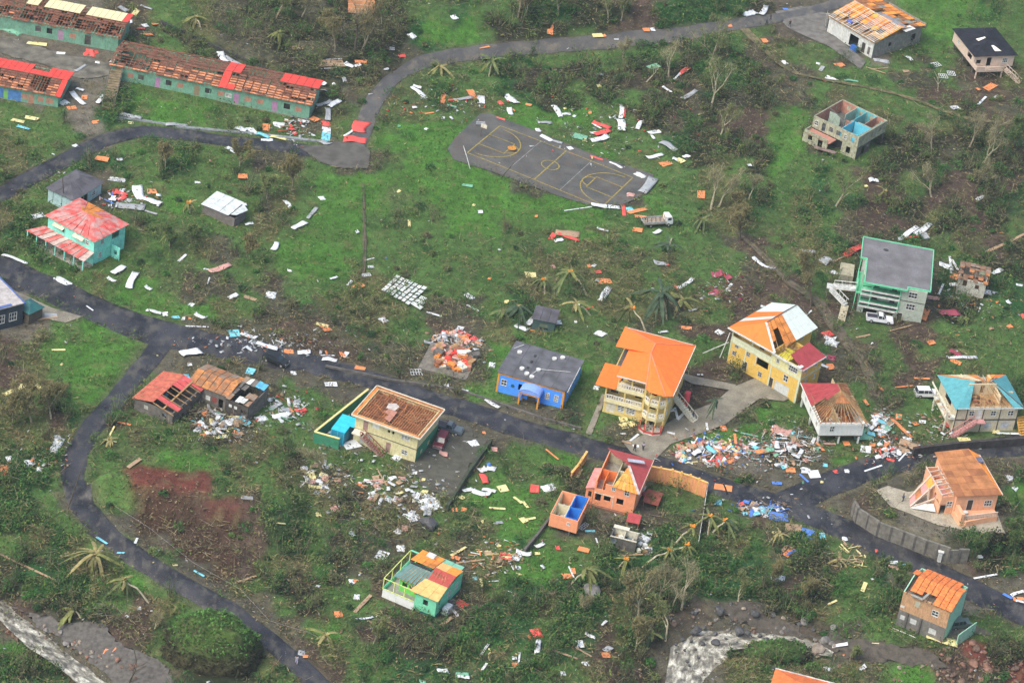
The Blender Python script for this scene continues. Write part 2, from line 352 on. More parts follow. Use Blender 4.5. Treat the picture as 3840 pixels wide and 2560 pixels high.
for i, (k, (w, P)) in enumerate(ROADS.items()):
    # resample with Catmull-Rom
    pts = []
    for a in range(len(P)-1):
        p0 = P[max(a-1, 0)]; p1 = P[a]; p2 = P[a+1]; p3 = P[min(a+2, len(P)-1)]
        n_ = max(2, int((p2-p1).length/1.0))
        for q in range(n_):
            t = q/n_; pts.append(.5*((2*p1)+(p2-p0)*t+(2*p0-5*p1+4*p2-p3)*t*t+(3*p1-p0-3*p2+p3)*t**3))
    pts.append(P[-1]); V = []; n = len(pts); nc = 9
    for a, p in enumerate(pts):
        d = pts[min(a+1, n-1)]-pts[max(a-1, 0)]; d.z = 0; d.normalize(); s = Vector((-d.y, d.x, 0))
        wl = w/2*(1+.10*(float(vnoise(a, 1, 3.0, i))-.5)*2); wr = w/2*(1+.10*(float(vnoise(a, 9, 3.0, i+5))-.5)*2)
        if k == 'main_road' and a < 62: wl *= 1.25; wr *= 1.35
        for c in range(nc):
            u = -1+2*c/(nc-1); q = p+s*(u*(wr if u < 0 else wl)); V.append((q.x, q.y, 0))
    V = np.array(V); V[:, 2] = H(V[:, 0], V[:, 1])+.07+.012*i
    V[0::nc, 2] -= .13; V[nc-1::nc, 2] -= .13
    ii = np.arange(n*nc).reshape(n, nc); FF = np.stack([ii[:-1, :-1], ii[:-1, 1:], ii[1:, 1:], ii[1:, :-1]], -1).reshape(-1, 4)[:, ::-1]
    o = nmesh(k, V, FF, conc_road if k == 'curved_village_road' else asph, smooth=True); tag(o, lab[k], kind='structure')
def patch(name, pts, mat, lift=.09, label=None, soft=0.0):
    """a thin sheet draped on the ground inside a polygon given in picture points"""
    P = [on(p) for p in pts]; xs = [p.x for p in P]; ys = [p.y for p in P]
    st = .7; ax = np.arange(min(xs)-.5, max(xs)+.9, st); ay = np.arange(min(ys)-.5, max(ys)+.9, st)
    XX, YY = np.meshgrid(ax, ay); pp = [(p.x, p.y) for p in P]
    S_ = lambda a_, b_: polysd(a_, b_, pp)+(fbm(a_, b_, 3.5, 61, 3)-.5)*soft
    sdv = S_(XX, YY)
    # pull vertices just outside the polygon onto its edge
    gx_ = np.clip((S_(XX+.01, YY)-sdv)/.01, -1, 1); gy_ = np.clip((S_(XX, YY+.01)-sdv)/.01, -1, 1)
    o_ = (sdv > 0) & (sdv < st*1.45); XX = np.where(o_, XX-gx_*sdv, XX); YY = np.where(o_, YY-gy_*sdv, YY)
    ok = sdv < st*1.45; ZZ = H(XX, YY)+lift; n_y, n_x = XX.shape; id_ = np.arange(n_x*n_y).reshape(n_y, n_x)
    q = ok[:-1, :-1] & ok[:-1, 1:] & ok[1:, 1:] & ok[1:, :-1]
    FF = np.stack([id_[:-1, :-1], id_[:-1, 1:], id_[1:, 1:], id_[1:, :-1]], -1)[q]
    o = nmesh(name, np.stack([XX.ravel(), YY.ravel(), ZZ.ravel()], 1), FF, mat, smooth=True)
    tag(o, label, kind='structure'); EXCL.append(pp); return o
def clear(px, r): p = on(px); a = [(p.x+r*math.cos(t), p.y+r*math.sin(t)) for t in (0, 1.05, 2.1, 3.14, 4.2, 5.25)]; EXCL.append(a)
# ---------------------------------------------------------------- building kit
white_paint = M('white_paint', (.62, .64, .60), .7); recess_black = M('recess_shade_black', (.03, .03, .03), .9, dirt=0)  # near-black paints the shade of gaps and undersides, plus hatches and slits
ply_orange = M('orange_plywood', (.62, .22, .045), .85, .28, .9); ply_brown = M('weathered_plywood', (.33, .135, .05), .85, .35, .9)
ply_yellow = M('yellow_plywood', (.62, .34, .07), .85, .25, .9); timber = M('raw_timber', (.36, .22, .10), .85, .3); timber_dark = M('dark_timber', (.10, .055, .035), .85, .35)
timber_red = M('red_brown_timber', (.26, .10, .05), .85, .35); concrete = M('concrete', (.30, .29, .25), .9, .2, bump=.2); conc_dark = M('dark_concrete', (.11, .105, .095), .9, .3, bump=.2)
sheet_white = M('white_roof_sheet', (.60, .66, .63), .45, .12, kind='corr', dirt=.3); sheet_red = M('red_roof_sheet', (.72, .062, .042), .5, .15, kind='corr', dirt=.15)
sheet_maroon = M('maroon_roof_sheet', (.33, .045, .050), .5, .15, kind='corr', dirt=.2); sheet_orange = M('orange_roof_sheet', (.86, .19, .030), .6, .07, kind='corr', dirt=.06)
sheet_teal = M('teal_roof_sheet', (.09, .33, .36), .5, .12, kind='corr', dirt=.2); rust = M('rusted_sheet', (.42, .17, .06), .8, .3, kind='rust', c2=(.20, .13, .08)); felt = M('grey_roof_felt', (.085, .085, .10), .8, .3, .6, dirt=.35)
wins = glass(); garage = M('pale_garage_door', (.55, .58, .55), .6, .05)
def frame(P0, P1, P3, h, name, label, cat='house', w=None, dpt=None, dz=0.0, excl=True):
    A, B, D = on(P0, h), None, None
    def pl(p): d = ray(*p); return Vector(CAM+d*((A.z-CAM[2])/d[2]))
    B, D = pl(P1), pl(P3); v1, v2 = B-A, D-A
    a1 = math.atan2(v1.y, v1.x); a2 = math.atan2(v2.y, v2.x)-math.pi/2
    dl = (a2-a1+math.pi) % (2*math.pi)-math.pi; rz = a1+dl/2
    W_ = w or v1.length*math.cos(dl/2); D_ = dpt or v2.length*math.cos(dl/2)
    root = empty(name, (A.x, A.y, A.z-h+dz), rz, label, cat)
    if excl:
        ca, sa = math.cos(rz), math.sin(rz); mg = .3
        EXCL.append([(A.x+u*ca-v*sa, A.y+u*sa+v*ca) for u, v in ((-mg, -mg), (W_+mg, -mg), (W_+mg, D_+mg), (-mg, D_+mg))])
    return root, W_, D_
def opening(root, o, d, out, u, z, w, h, st, t):
    def P(a, n, c): return Vector((o[0]+d[0]*a+out[0]*n, o[1]+d[1]*a+out[1]*n, c))
    col = None
    if isinstance(st, tuple): st, col = st
    def bx(mb, a0, a1, n0, n1, c0, c1):
        v = [P(a, n, c) for c in (c0, c1) for a, n in ((a0, n0), (a1, n0), (a1, n1), (a0, n1))]
        return mb.add(v, [(3, 2, 1, 0), (4, 5, 6, 7), (0, 1, 5, 4), (1, 2, 6, 5), (2, 3, 7, 6), (3, 0, 4, 7)])
    if st == 'o': return
    a0, a1, c0, c1 = u-w/2, u+w/2, z, z+h
    if st in 'wlW':
        f = MB(); e = .09
        for q in ((a0, a1, c0, c0+e), (a0, a1, c1-e, c1), (a0, a0+e, c0+e, c1-e), (a1-e, a1, c0+e, c1-e)): bx(f, q[0], q[1], -.12, .05, q[2], q[3])
        nm = 1 if w < 1.3 else (2 if w < 2 else 3)
        for i in range(1, nm+1): ac = a0+w*i/(nm+1); bx(f, ac-.035, ac+.035, -.1, .02, c0+e, c1-e)
        if st == 'l':
            for i in range(1, 4): cc = c0+h*i/4; bx(f, a0+e, a1-e, -.09, .01, cc-.05, cc+.05)
        else: cc = c0+h*.5; bx(f, a0+e, a1-e, -.09, .01, cc-.03, cc+.03)
        fo = f.build('window', col or white_paint, root); g_ = bx(MB(), a0+e, a1-e, -.14, -.125, c0+e, c1-e).build('pane', wins, fo)
    elif st == 'g':
        f = bx(MB(), a0, a1, -.12, -.06, c0, c1); 
        for i in range(1, 4): bx(f, a0, a1, -.06, -.04, c0+h*i/4-.03, c0+h*i/4+.03)
        f.build('garage_door', col or garage, root)
    elif st == 'd':
        bx(MB(), a0, a1, -.12, -.06, c0, c1).build('door', col or M('dark_door', (.05, .045, .04), .6), root)
        f = MB(); bx(f, a0-.07, a0, -.1, .03, c0, c1); bx(f, a1, a1+.07, -.1, .03, c0, c1); bx(f, a0-.07, a1+.07, -.1, .03, c1, c1+.07); f.build('door_frame', white_paint, root)
    elif st == 'b':
        bx(MB(), a0, a1, -.1, -.02, c0, c1).build('shutter', col or M('salmon_shutter', (.42, .22, .15), .8), root)
def wall(root, x0, y0, x1, y1, z0, z1, mat, ops=(), t=.18, name='wall'):
    L = math.hypot(x1-x0, y1-y0); d = ((x1-x0)/L, (y1-y0)/L); out = (d[1], -d[0]); o = (x0, y0)
    OP = []
    for (u, z, w, h, st) in ops:
        u = u*L if 0 < u < 1 else u
        OP.append((max(u-w/2, .05), min(u+w/2, L-.05), z, z+h)); opening(root, o, d, out, (OP[-1][0]+OP[-1][1])/2, z, OP[-1][1]-OP[-1][0], h, st, t)
    us = sorted({0, L} | {a for q in OP for a in q[:2]}); mb = MB()
    def bx(a0, a1, c0, c1):
        v = [(o[0]+d[0]*a+out[0]*n, o[1]+d[1]*a+out[1]*n, c) for c in (c0, c1) for a, n in ((a0, 0), (a1, 0), (a1, -t), (a0, -t))]
        mb.add(v, [(0, 1, 2, 3), (7, 6, 5, 4), (4, 5, 1, 0), (5, 6, 2, 1), (6, 7, 3, 2), (7, 4, 0, 3)])
    for a0, a1 in zip(us[:-1], us[1:]):
        if a1-a0 < 1e-4: continue
        am = (a0+a1)/2; holes = sorted((q[2], q[3]) for q in OP if q[0] <= am <= q[1]); c = z0
        for h0, h1 in holes:
            if h0 > c+.01: bx(a0, a1, c, min(h0, z1))
            c = max(c, h1)
        if c < z1-.01: bx(a0, a1, c, z1)
    return mb.build(name, mat, root)
def walls(root, W_, D_, z0, z1, mats, front=(), right=(), left=(), back=(), t=.18, off=0.0):
    if not isinstance(mats, (tuple, list)): mats = (mats,)*4
    e = t+.002
    if mats[0]: wall(root, 0-off, -off, W_+off, -off, z0, z1, mats[0], front, t)
    if mats[1]: wall(root, W_+off, e-off, W_+off, D_-e+off, z0, z1, mats[1], right, t)
    if mats[2]: wall(root, W_+off, D_+off, -off, D_+off, z0, z1, mats[2], back, t)
    if mats[3]: wall(root, -off, D_-e+off, -off, e-off, z0, z1, mats[3], left, t)
def bil(q, u, v):
    a, b, c, d = (Vector(p) for p in q); return (a*(1-u)+b*u)*(1-v)+(d*(1-u)+c*u)*v
SMOOTH = {'orange_roof_sheet', 'maroon_roof_sheet', 'dull_red_roof_sheet', 'teal_roof_sheet', 'stained_plywood', 'dark_stained_plywood', 'pale_white_sheet', 'slate_teal_sheet', 'black_roof_felt', 'faded_orange_roof'}
def deck(root, q, nx, ny, fn, thick=.05, gap=.012, name='roof_panel', tip=.025):
    """q: eave-left, eave-right, ridge-right, ridge-left; fn(i,j)->material or None"""
    for i in range(nx):
        for j in range(ny):
            m = fn(i, j)
            if m is None: continue
            gap_ = gap; gap = .003 if m.name in SMOOTH else gap
            u0, u1, v0, v1 = i/nx+gap/2, (i+1)/nx-gap/2, j/ny+gap/2, (j+1)/ny-gap/2
            gap = gap_
            if j == 0: v0 = 0
            if i == 0: u0 = 0
            if i == nx-1: u1 = 1
            if j == ny-1: v1 = 1
            P = [bil(q, u0, v0), bil(q, u1, v0), bil(q, u1, v1), bil(q, u0, v1)]
            dz = random.uniform(0, tip)+.01*((i+j) % 2)
            if m.name in SMOOTH: dz *= .1; P = [p+Vector((0, 0, dz)) for p in P]
            else: P = [p+Vector((0, 0, dz+random.uniform(0, tip))) for p in P]
            tri = [P[0], P[1], P[2]], [P[0], P[2], P[3]]
            mb = MB().slab(P, thick)
            if len(mb.v): mb.build(name, m, root)
def rafters(root, q, n, mat, w=.09, h=.15, drop=.13, name='rafter', skip=0.0):
    for i in range(n+1):
        if random.random() < skip: continue
        u = min(max(i/n, .004), .996); a = bil(q, u, 0); b = bil(q, u, 1)
        if (a-b).length < .3: continue
        b = a.lerp(b, 1 if random.random() > skip else random.uniform(.4, .9))
        dz = Vector((0, 0, drop)); MB().bar(a-dz, b-dz, w, h).build(name, mat, root)
def purlins(root, q, n, mat, w=.07, h=.07, drop=.03, name='purlin', pieces=1, skip=0.0):
    for j in range(n+1):
        v = min(max(j/n, .01), .985)
        for k in range(pieces):
            if random.random() < skip: continue
            a = bil(q, k/pieces+.002, v); b = bil(q, (k+1)/pieces-.002, v); dz = Vector((0, 0, drop)); MB().bar(a-dz, b-dz, w, h).build(name, mat, root)
def roofq(W_, D_, h, oh, rh, kind='hip', ridge='x'):
    a, b, c, d = (-oh, -oh, h), (W_+oh, -oh, h), (W_+oh, D_+oh, h), (-oh, D_+oh, h)
    if ridge == 'x':
        i = min(D_/2, W_*.42) if kind == 'hip' else -oh
        r1, r2 = (i, D_/2, h+rh), (W_-i, D_/2, h+rh); return {'front': (a, b, r2, r1), 'right': (b, c, r2, r2), 'back': (c, d, r1, r2), 'left': (d, a, r1, r1)}
    i = min(W_/2, D_*.42) if kind == 'hip' else -oh
    r1, r2 = (W_/2, i, h+rh), (W_/2, D_-i, h+rh); return {'left': (d, a, r1, r2), 'right': (b, c, r2, r1), 'front': (a, b, r1, r1), 'back': (c, d, r2, r2)}
def gable_end(root, W_, D_, h, rh, mat, ridge='x', t=.18, both=True):
    if ridge == 'x': L = [((t, 0), (t, D_)), ((W_-.001, 0), (W_-.001, D_))]
    for s in (0, 1):
        if ridge == 'x':
            x0 = 0 if s == 0 else W_-t; P = [(x0, 0, h), (x0, D_, h), (x0, D_/2, h+rh-.1)]; off = (t, 0, 0)
        else:
            y0 = 0 if s == 0 else D_-t; P = [(0, y0, h), (W_, y0, h), (W_/2, y0, h+rh-.1)]; off = (0, t, 0)
        Q = [tuple(p[k]+off[k] for k in range(3)) for p in P]
        MB().add(P+Q, [(0, 1, 2), (5, 4, 3), (0, 3, 4, 1), (1, 4, 5, 2), (2, 5, 3, 0)]).build('gable', mat, root)
def fill(m): return lambda i, j: m
def pick(seq, skip=0.0):
    return lambda i, j: None if random.random() < skip else random.choice(seq)
def slab_part(root, name, x0, x1, y0, y1, z0, z1, mat): return MB().box(x0, x1, y0, y1, z0, z1).build(name, mat, root)
def posts(root, pts, z0, z1, w, mat, name='post'):
    for (x_, y_) in pts: MB().box(x_-w/2, x_+w/2, y_-w/2, y_+w/2, z0, z1).build(name, mat, root)
def balustrade(root, pts, z, mat, h=.95, sp=.42):
    for (a, b) in zip(pts[:-1], pts[1:]):
        A = Vector((*a, z)); B = Vector((*b, z)); mb = MB(); L = (B-A).length
        mb.bar(A+Vector((0, 0, h)), B+Vector((0, 0, h)), .16, .14); mb.bar(A+Vector((0, 0, .08)), B+Vector((0, 0, .08)), .14, .12)
        r = mb.build('railing', mat, root)
        for i in range(int(L/sp)):
            p = A.lerp(B, (i+.5)/int(L/sp)); MB().box(p.x-.08, p.x+.08, p.y-.08, p.y+.08, z+.14, z+h-.07).build('baluster', mat, r)
def stairs(root, p, q, w, n, mat, name='staircase', rail=None):
    p = Vector(p); q = Vector(q); d = q-p; hd = Vector((d.x, d.y, 0)).normalized(); s = Vector((-hd.y, hd.x, 0))*w/2
    o = bpy.data.objects.new(name, None)
    base = MB()
    base.slab([p-s-Vector((0, 0, .12)), p+s-Vector((0, 0, .12)), q+s-Vector((0, 0, .12)), q-s-Vector((0, 0, .12))], .2)
    st = base.build(name, mat, root)
    for i in range(n):
        a = p.lerp(q, i/n); b = p.lerp(q, (i+1)/n); z = max(a.z, b.z)
        MB().slab([Vector((a.x, a.y, z))-s, Vector((a.x, a.y, z))+s, Vector((b.x, b.y, z))+s, Vector((b.x, b.y, z))-s], .1).build('step', mat, st)
    if rail:
        for sg in (-1, 1):
            mb = MB(); mb.bar(p+s*sg+Vector((0, 0, .95)), q+s*sg+Vector((0, 0, .95)), .1, .12)
            for i in range(0, n+1, 2): a = p.lerp(q, i/n)+s*sg; mb.bar(a, a+Vector((0, 0, .95)), .07, .07)
            mb.build('banister', rail, st)
    return st
def clutter(root, x0, x1, y0, y1, z, n, mats, s=.7, name='furniture'):
    for i in range(n):
        a = random.uniform(x0, x1); b = random.uniform(y0, y1); w = random.uniform(.3, 1)*s; d = random.uniform(.3, 1)*s; ang = random.random()*3; c_, s_ = math.cos(ang), math.sin(ang); h = random.uniform(.1, .6)*s
        v = [(a+u*w*c_-v_*d*s_, b+u*w*s_+v_*d*c_, z+k+random.uniform(-.05, .1)) for k in (0, h) for u, v_ in ((-.5, -.5), (.5, -.5), (.5, .5), (-.5, .5))]
        MB().add(v, [(3, 2, 1, 0), (4, 5, 6, 7), (0, 1, 5, 4), (1, 2, 6, 5), (2, 3, 7, 6), (3, 0, 4, 7)]).build(name, random.choice(mats), root)
# ---------------------------------------------------------------- paved areas and the court
pavec = M('pale_concrete_paving', (.23, .215, .165), .9, .2, .5, dirt=.6, bump=.1); pave_dk = M('gravelly_yard_paving', (.068, .070, .055), .95, .3, .8, dirt=.6); pave_beige = M('beige_terrace_paving', (.36, .33, .25), .9, .2, .5, dirt=.5)
patch('paved_apron', [Dp(*p) for p in ((1682, 890), (1752, 862), (1790, 885), (1838, 905), (1800, 922), (1745, 915), (1665, 975), (1540, 1020), (1500, 1060), (1450, 1040), (1430, 1015), (1505, 990), (1560, 955), (1640, 925))], pavec, label='pale concrete apron between the yellow house and the orange roofed mansion')
patch('garden_path', [Dp(*p) for p in ((1570, 858), (1600, 866), (1690, 884), (1684, 898), (1590, 882), (1566, 870))], pavec, .115, label='concrete path joining the orange roofed mansion to the apron')
patch('front_walk', [Dp(*p) for p in ((1383, 905), (1393, 908), (1358, 1000), (1344, 996))], pavec, .10, label='narrow concrete walk left of the orange roofed mansion')
patch('parking_yard', [Dp(*p) for p in ((1002, 985), (1068, 975), (1116, 1008), (1090, 1060), (1050, 1150), (1008, 1140), (960, 1105), (938, 1070))], pave_dk, label='grey gravel yard beside the cream house', soft=5)
patch('school_apron', [Dp(*p) for p in ((690, 342), (745, 335), (815, 318), (850, 350), (842, 388), (790, 386), (730, 372))], M('grey_apron', (.085, .084, .074), .95, .25, .6), .16, label='grey concrete apron where the school road meets the field', soft=2)
patch('corner_forecourt', [Dp(*p) for p in ((18, 662), (60, 680), (120, 708), (190, 728), (150, 742), (60, 724), (10, 715))], pavec, .11, label='pale forecourt beside the main road at the left edge')
patch('terrace', [(3284, 1838), (3330, 1822), (3420, 1850), (3480, 1780), (3560, 1745), (3740, 1925), (3762, 1990), (3772, 2004), (3690, 2000), (3600, 1985), (3517, 1969), (3455, 1944), (3406, 1924), (3340, 1900)], pave_beige, .1, label='beige concrete terrace around the peach house')
patch('workshop_yard', [T(3, 0, *p) for p in ((60, 110), (300, 60), (540, 130), (560, 290), (900, 570), (850, 640), (560, 430), (330, 330), (180, 260))], M('grey_yard', (.145, .14, .125), .9, .3, .7), .1, label='grey concrete yard in front of the roofless garage building')
patch('cabin_yard', [T(3, 3, *p) for p in ((1690, 1060), (1820, 1000), (2020, 1090), (2080, 1140), (1900, 1120), (1750, 1080))], pave_dk, .1, label='dark yard slab beside the mint and tan house')
patch('school_courtyard', [T(0, 0, *p) for p in ((0, 330), (480, 470), (880, 560), (1000, 600), (1000, 700), (820, 740), (640, 700), (300, 560), (0, 480))], M('stained_courtyard', (.13, .125, .10), .95, .45, .5, dirt=.6), .1, label='stained concrete courtyard between the school blocks', soft=2)
court_mat = road_mat('court_asphalt', (.066, .068, .060), (.118, .114, .098), (.10, .078, .062))
patch('court_slab', [(1800, 428), (1830, 425), (1990, 485), (2210, 575), (2450, 655), (2445, 690), (2400, 740), (2330, 770), (2200, 768), (2090, 735), (1860, 650), (1700, 600), (1678, 560), (1700, 525)], court_mat, .09, label='grey asphalt slab of the basketball court')
root, CW, CD = frame((1752, 575), (2259, 762), (1876, 465), 0.0, 'court_markings', 'worn yellow and white markings of the basketball court', 'court markings', excl=False)
cy = M('worn_yellow_paint', (.34, .27, .06), .8, .3, 2.5, dirt=.5); cw_ = M('worn_white_line_paint', (.30, .31, .30), .8, .3, 2.5, dirt=.6)
_ri = root.matrix_basis.copy(); _rzc = root.rotation_euler.z; _rl = root.location.copy()
def cline(pts, w, mat, name='court_line', lift=.125):
    pts = [Vector((p[0], p[1], 0)) for p in pts]; dd = []
    for a, b in zip(pts[:-1], pts[1:]):
        n_ = max(1, int((b-a).length/.8)); dd += [a.lerp(b, i/n_) for i in range(n_)]
    dd.append(pts[-1]); v = []; f = []
    for i, p in enumerate(dd):
        t = (dd[min(i+1, len(dd)-1)]-dd[max(i-1, 0)]).normalized(); s = Vector((-t.y, t.x, 0))*w/2
        for q in (p-s, p+s):
            wx = _rl.x+q.x*math.cos(_rzc)-q.y*math.sin(_rzc); wy = _rl.y+q.x*math.sin(_rzc)+q.y*math.cos(_rzc)
            v.append((q.x, q.y, gz(wx, wy)-_rl.z+lift))
    for i in range(len(dd)-1): f.append((2*i, 2*i+2, 2*i+3, 2*i+1))
    MB().add(v, f).build(name, mat, root)
def arc(cx, cy_, r, a0, a1, n=24): return [(cx+r*math.cos(R(a0+(a1-a0)*i/n)), cy_+r*math.sin(R(a0+(a1-a0)*i/n))) for i in range(n+1)]
lw = .21
cline([(0, 0), (CW, 0), (CW, CD), (0, CD), (0, 0)], lw, cy); cline([(CW/2, 0), (CW/2, CD)], lw, cy, lift=.13); cline(arc(CW/2, CD/2, 1.8, 0, 360, 30), lw, cy, lift=.135)
for s in (0, 1):
    X0 = 0 if s == 0 else CW; g_ = 1 if s == 0 else -1
    cline([(X0, CD/2-2.5), (X0+g_*5.8, CD/2-2.5), (X0+g_*5.8, CD/2+2.5), (X0, CD/2+2.5)], lw, cy, lift=.13)
    cline(arc(X0+g_*5.8, CD/2, 1.8, -90, 90) if s == 0 else arc(X0+g_*5.8, CD/2, 1.8, 90, 270), lw, cy, lift=.135)
    cline(arc(X0+g_*1.2, CD/2, 6.4, -90, 90) if s == 0 else arc(X0+g_*1.2, CD/2, 6.4, 90, 270), lw, cy, lift=.14)
    cline([(CW*(.31 if s == 0 else .69), 0), (CW*(.31 if s == 0 else .69), CD)], .12, cw_, lift=.128)
MB().add([(x_, y_, .16) for x_, y_ in arc(6.3, CD/2, .9, 0, 360, 10)[:-1]], [tuple(range(10))]).build('worn_orange_patch', M('worn_orange_paint', (.5, .22, .03), .8, .3, 3), root)
# ---------------------------------------------------------------- schools
school_green = M('school_green_wall', (.17, .37, .26), .85, .14, .8, dirt=.4); salmon = M('salmon_shutter', (.42, .22, .15), .8); pink_door = M('pink_door', (.42, .22, .38), .7, .1); brown_board = M('brown_shutter', (.28, .22, .13), .8)
cream_sheet = M('cream_roof_sheet', (.78, .70, .40), .6, .06, kind='corr', dirt=.08); ply_rows = M('orange_brown_roof_board', (.50, .20, .095), .85, .4, 1.5, dirt=.3); ply_dark = M('dark_brown_roof_board', (.17, .070, .045), .85, .4, 1.5, dirt=.4); plinth = M('stained_plinth', (.19, .18, .13), .95, .3)
def school(P0, P1, P3, h, label, fr, backfn, frontfn, nx=26, end_red=False):
    root, W_, D_ = frame(P0, P1, P3, h, 'school_block', label, 'school')
    D_ = max(D_, 8)
    walls(root, W_, D_, -.2, h, school_green, front=fr, right=[(.5, 1.0, 1.4, 1.2, ('b', salmon))]); walls(root, W_, D_, -2.5, -.2, plinth, off=.15)
    slab_part(root, 'floor', .2, W_-.2, .2, D_-.2, -.15, -.05, conc_dark)
    for i in range(1, 6): wall(root, W_*i/6, .25, W_*i/6, D_-.25, 0, h-.3, school_green, name='partition')
    rq = roofq(W_, D_, h, .6, .9, 'gable'); gable_end(root, W_, D_, h, .9, school_green)
    rafters(root, rq['front'], nx*2, timber_red, .1, .14, .10, skip=.08); rafters(root, rq['back'], nx*2, timber_red, .1, .14, .10, skip=.08)
    purlins(root, rq['front'], 7, timber_red, pieces=6, drop=-.02, skip=.06); purlins(root, rq['back'], 7, timber_red, pieces=6, drop=-.02, skip=.06)
    def dk(side, fn, ny):
        q = rq[side]; q = tuple((a[0], a[1], a[2]+.03) for a in q)
        for j in range(ny):
            for i in range(nx):
                m = fn(i, j)
                if m is None: continue
                red = m in (sheet_red, cream_sheet); g0 = .002 if red else .006; v0, v1 = (j/ny, (j+1)/ny) if red else ((j+.12)/ny, (j+.72)/ny)
                z = Vector((0, 0, .05 if red else random.uniform(0, .03))); MB().slab([bil(q, i/nx+g0/2, v0)+z, bil(q, (i+1)/nx-g0/2, v0)+z, bil(q, (i+1)/nx-g0/2, v1)+z, bil(q, i/nx+g0/2, v1)+z], .03).build('roof_panel', m, root)
    dk('front', frontfn, 7); dk('back', backfn, 4)
    MB().bar((-.6, D_/2, h+.95), (W_+.6, D_/2, h+.95), .14, .1).build('ridge_beam', timber_dark, root)
    return root, W_, D_
def fr_rows(p_ply, p_none=.1, dark=lambda i: False):
    def fn(i, j):
        if dark(i) and j > 0: return ply_dark if random.random() < .25 else None
        if j > 4: return ply_dark if random.random() < .8 else None
        return None if random.random() < p_none else (ply_rows if random.random() < p_ply else ply_dark)
    return fn
wz = 1.0
mid = [(.033, .6, 1.3, 2.2, ('b', brown_board)), (.097, wz, 1.3, 1.1, ('b', salmon)), (.15, wz, 1.2, 1.2, 'o'), (.235, .1, 1.1, 2.2, ('b', pink_door)), (.29, wz, 1.2, 1.2, 'o'), (.348, wz, 1.3, 1.1, ('b', salmon)), (.433, .1, 1.1, 2.3, ('b', brown_board)),
       (.49, wz, 1.3, 1.2, 'o'), (.555, wz, 1.3, 1.1, ('b', salmon)), (.593, wz, 1.3, 1.0, 'l'), (.632, .1, 1.1, 2.2, ('b', pink_door)), (.69, wz, 1.3, 1.1, ('b', salmon)), (.752, wz, 1.3, 1.1, ('b', salmon)), (.826, .1, 1.1, 2.2, ('b', pink_door)), (.887, wz, 1.3, 1.3, 'o'), (.945, wz, 1.4, 1.1, ('b', salmon))]
def back_mid(i, j):
    i = 25-i
    if i >= 21: return sheet_red
    if i in (14, 15): return sheet_red
    return ply_dark if random.random() < .75 else None
_f = fr_rows(.75, .08, lambda i: i < 5)
rootA, WA, DA = school((420, 241), (1160, 396), (465, 159), 3.3, 'long green school block with stripped brown roof and one red sheet at its end', mid, back_mid, lambda i, j: sheet_red if i == 14 or (i == 15 and j < 2) else _f(i, j))
_f2 = fr_rows(.1, .75)
def back_b(i, j):
    i = 25-i
    if 12 <= i <= 17: return cream_sheet
    if 19 <= i <= 24: return cream_sheet
    if i == 25: return sheet_red
    return cream_sheet if i in (9, 10) else (ply_dark if random.random() < .4 else None)
P1b = T(0, 0, 1075, 370); P0b = T(0, 0, 1075-1400*.979, 370-1400*.205)
school(P0b, P1b, (P0b[0]+45, P0b[1]-82), 3.2, 'green school block with cream sheets along its stripped ridge at the top left', [(.47, wz, 1.2, 1.3, 'o'), (.545, wz, 1.2, 1.3, 'o'), (.62, .1, 1.1, 2.2, ('b', M('mauve_door', (.40, .25, .36), .7))), (.70, wz, 1.4, 1.1, ('b', salmon)), (.8, .1, 1.3, 2.3, 'o')], back_b, _f2)
def back_c(i, j): return None if 25-i in (19, 20, 21) and j < 2 else sheet_red
_f3 = fr_rows(.7, .12, lambda i: i in (10, 11, 20, 21, 22))
P1c = T(0, 0, 525, 900); P0c = T(0, 0, 525-1300*.979, 900-1300*.205)
mural_b = M('blue_mural_panel', (.08, .22, .50), .7); mural_g = M('leaf_green_mural_panel', (.2, .5, .12), .7)
school(P0c, P1c, (P0c[0]+48, P0c[1]-84), 3.2, 'green school block with bright red sheets down its ridge and end at the left', [(.585, .3, 1.5, 2.2, ('b', mural_b)), (.62, .3, 1.2, 1.6, ('b', mural_g)), (.69, .2, 2.6, 2.3, ('b', mural_b)), (.76, wz, 1.2, 1.1, ('b', salmon)), (.81, .1, 1.2, 2.2, ('b', salmon)), (.875, wz, 1.2, 1.2, ('b', salmon)), (.94, wz, 1.4, 1.2, ('b', salmon))], back_c, lambda i, j: sheet_red if i == 25 else _f3(i, j))
a = on(T(0, 0, 1065, 740)); b = on(T(0, 0, 990, 1010)); er = empty('covered_school_steps', b, 0, 'long brown open steps between the red-roofed and middle school blocks', 'outdoor steps')
stairs(er, (0, 0, .25), (a.x-b.x, a.y-b.y, 2.2), 2.4, 16, M('brown_steps', (.20, .16, .09), .9, .3), rail=conc_dark)
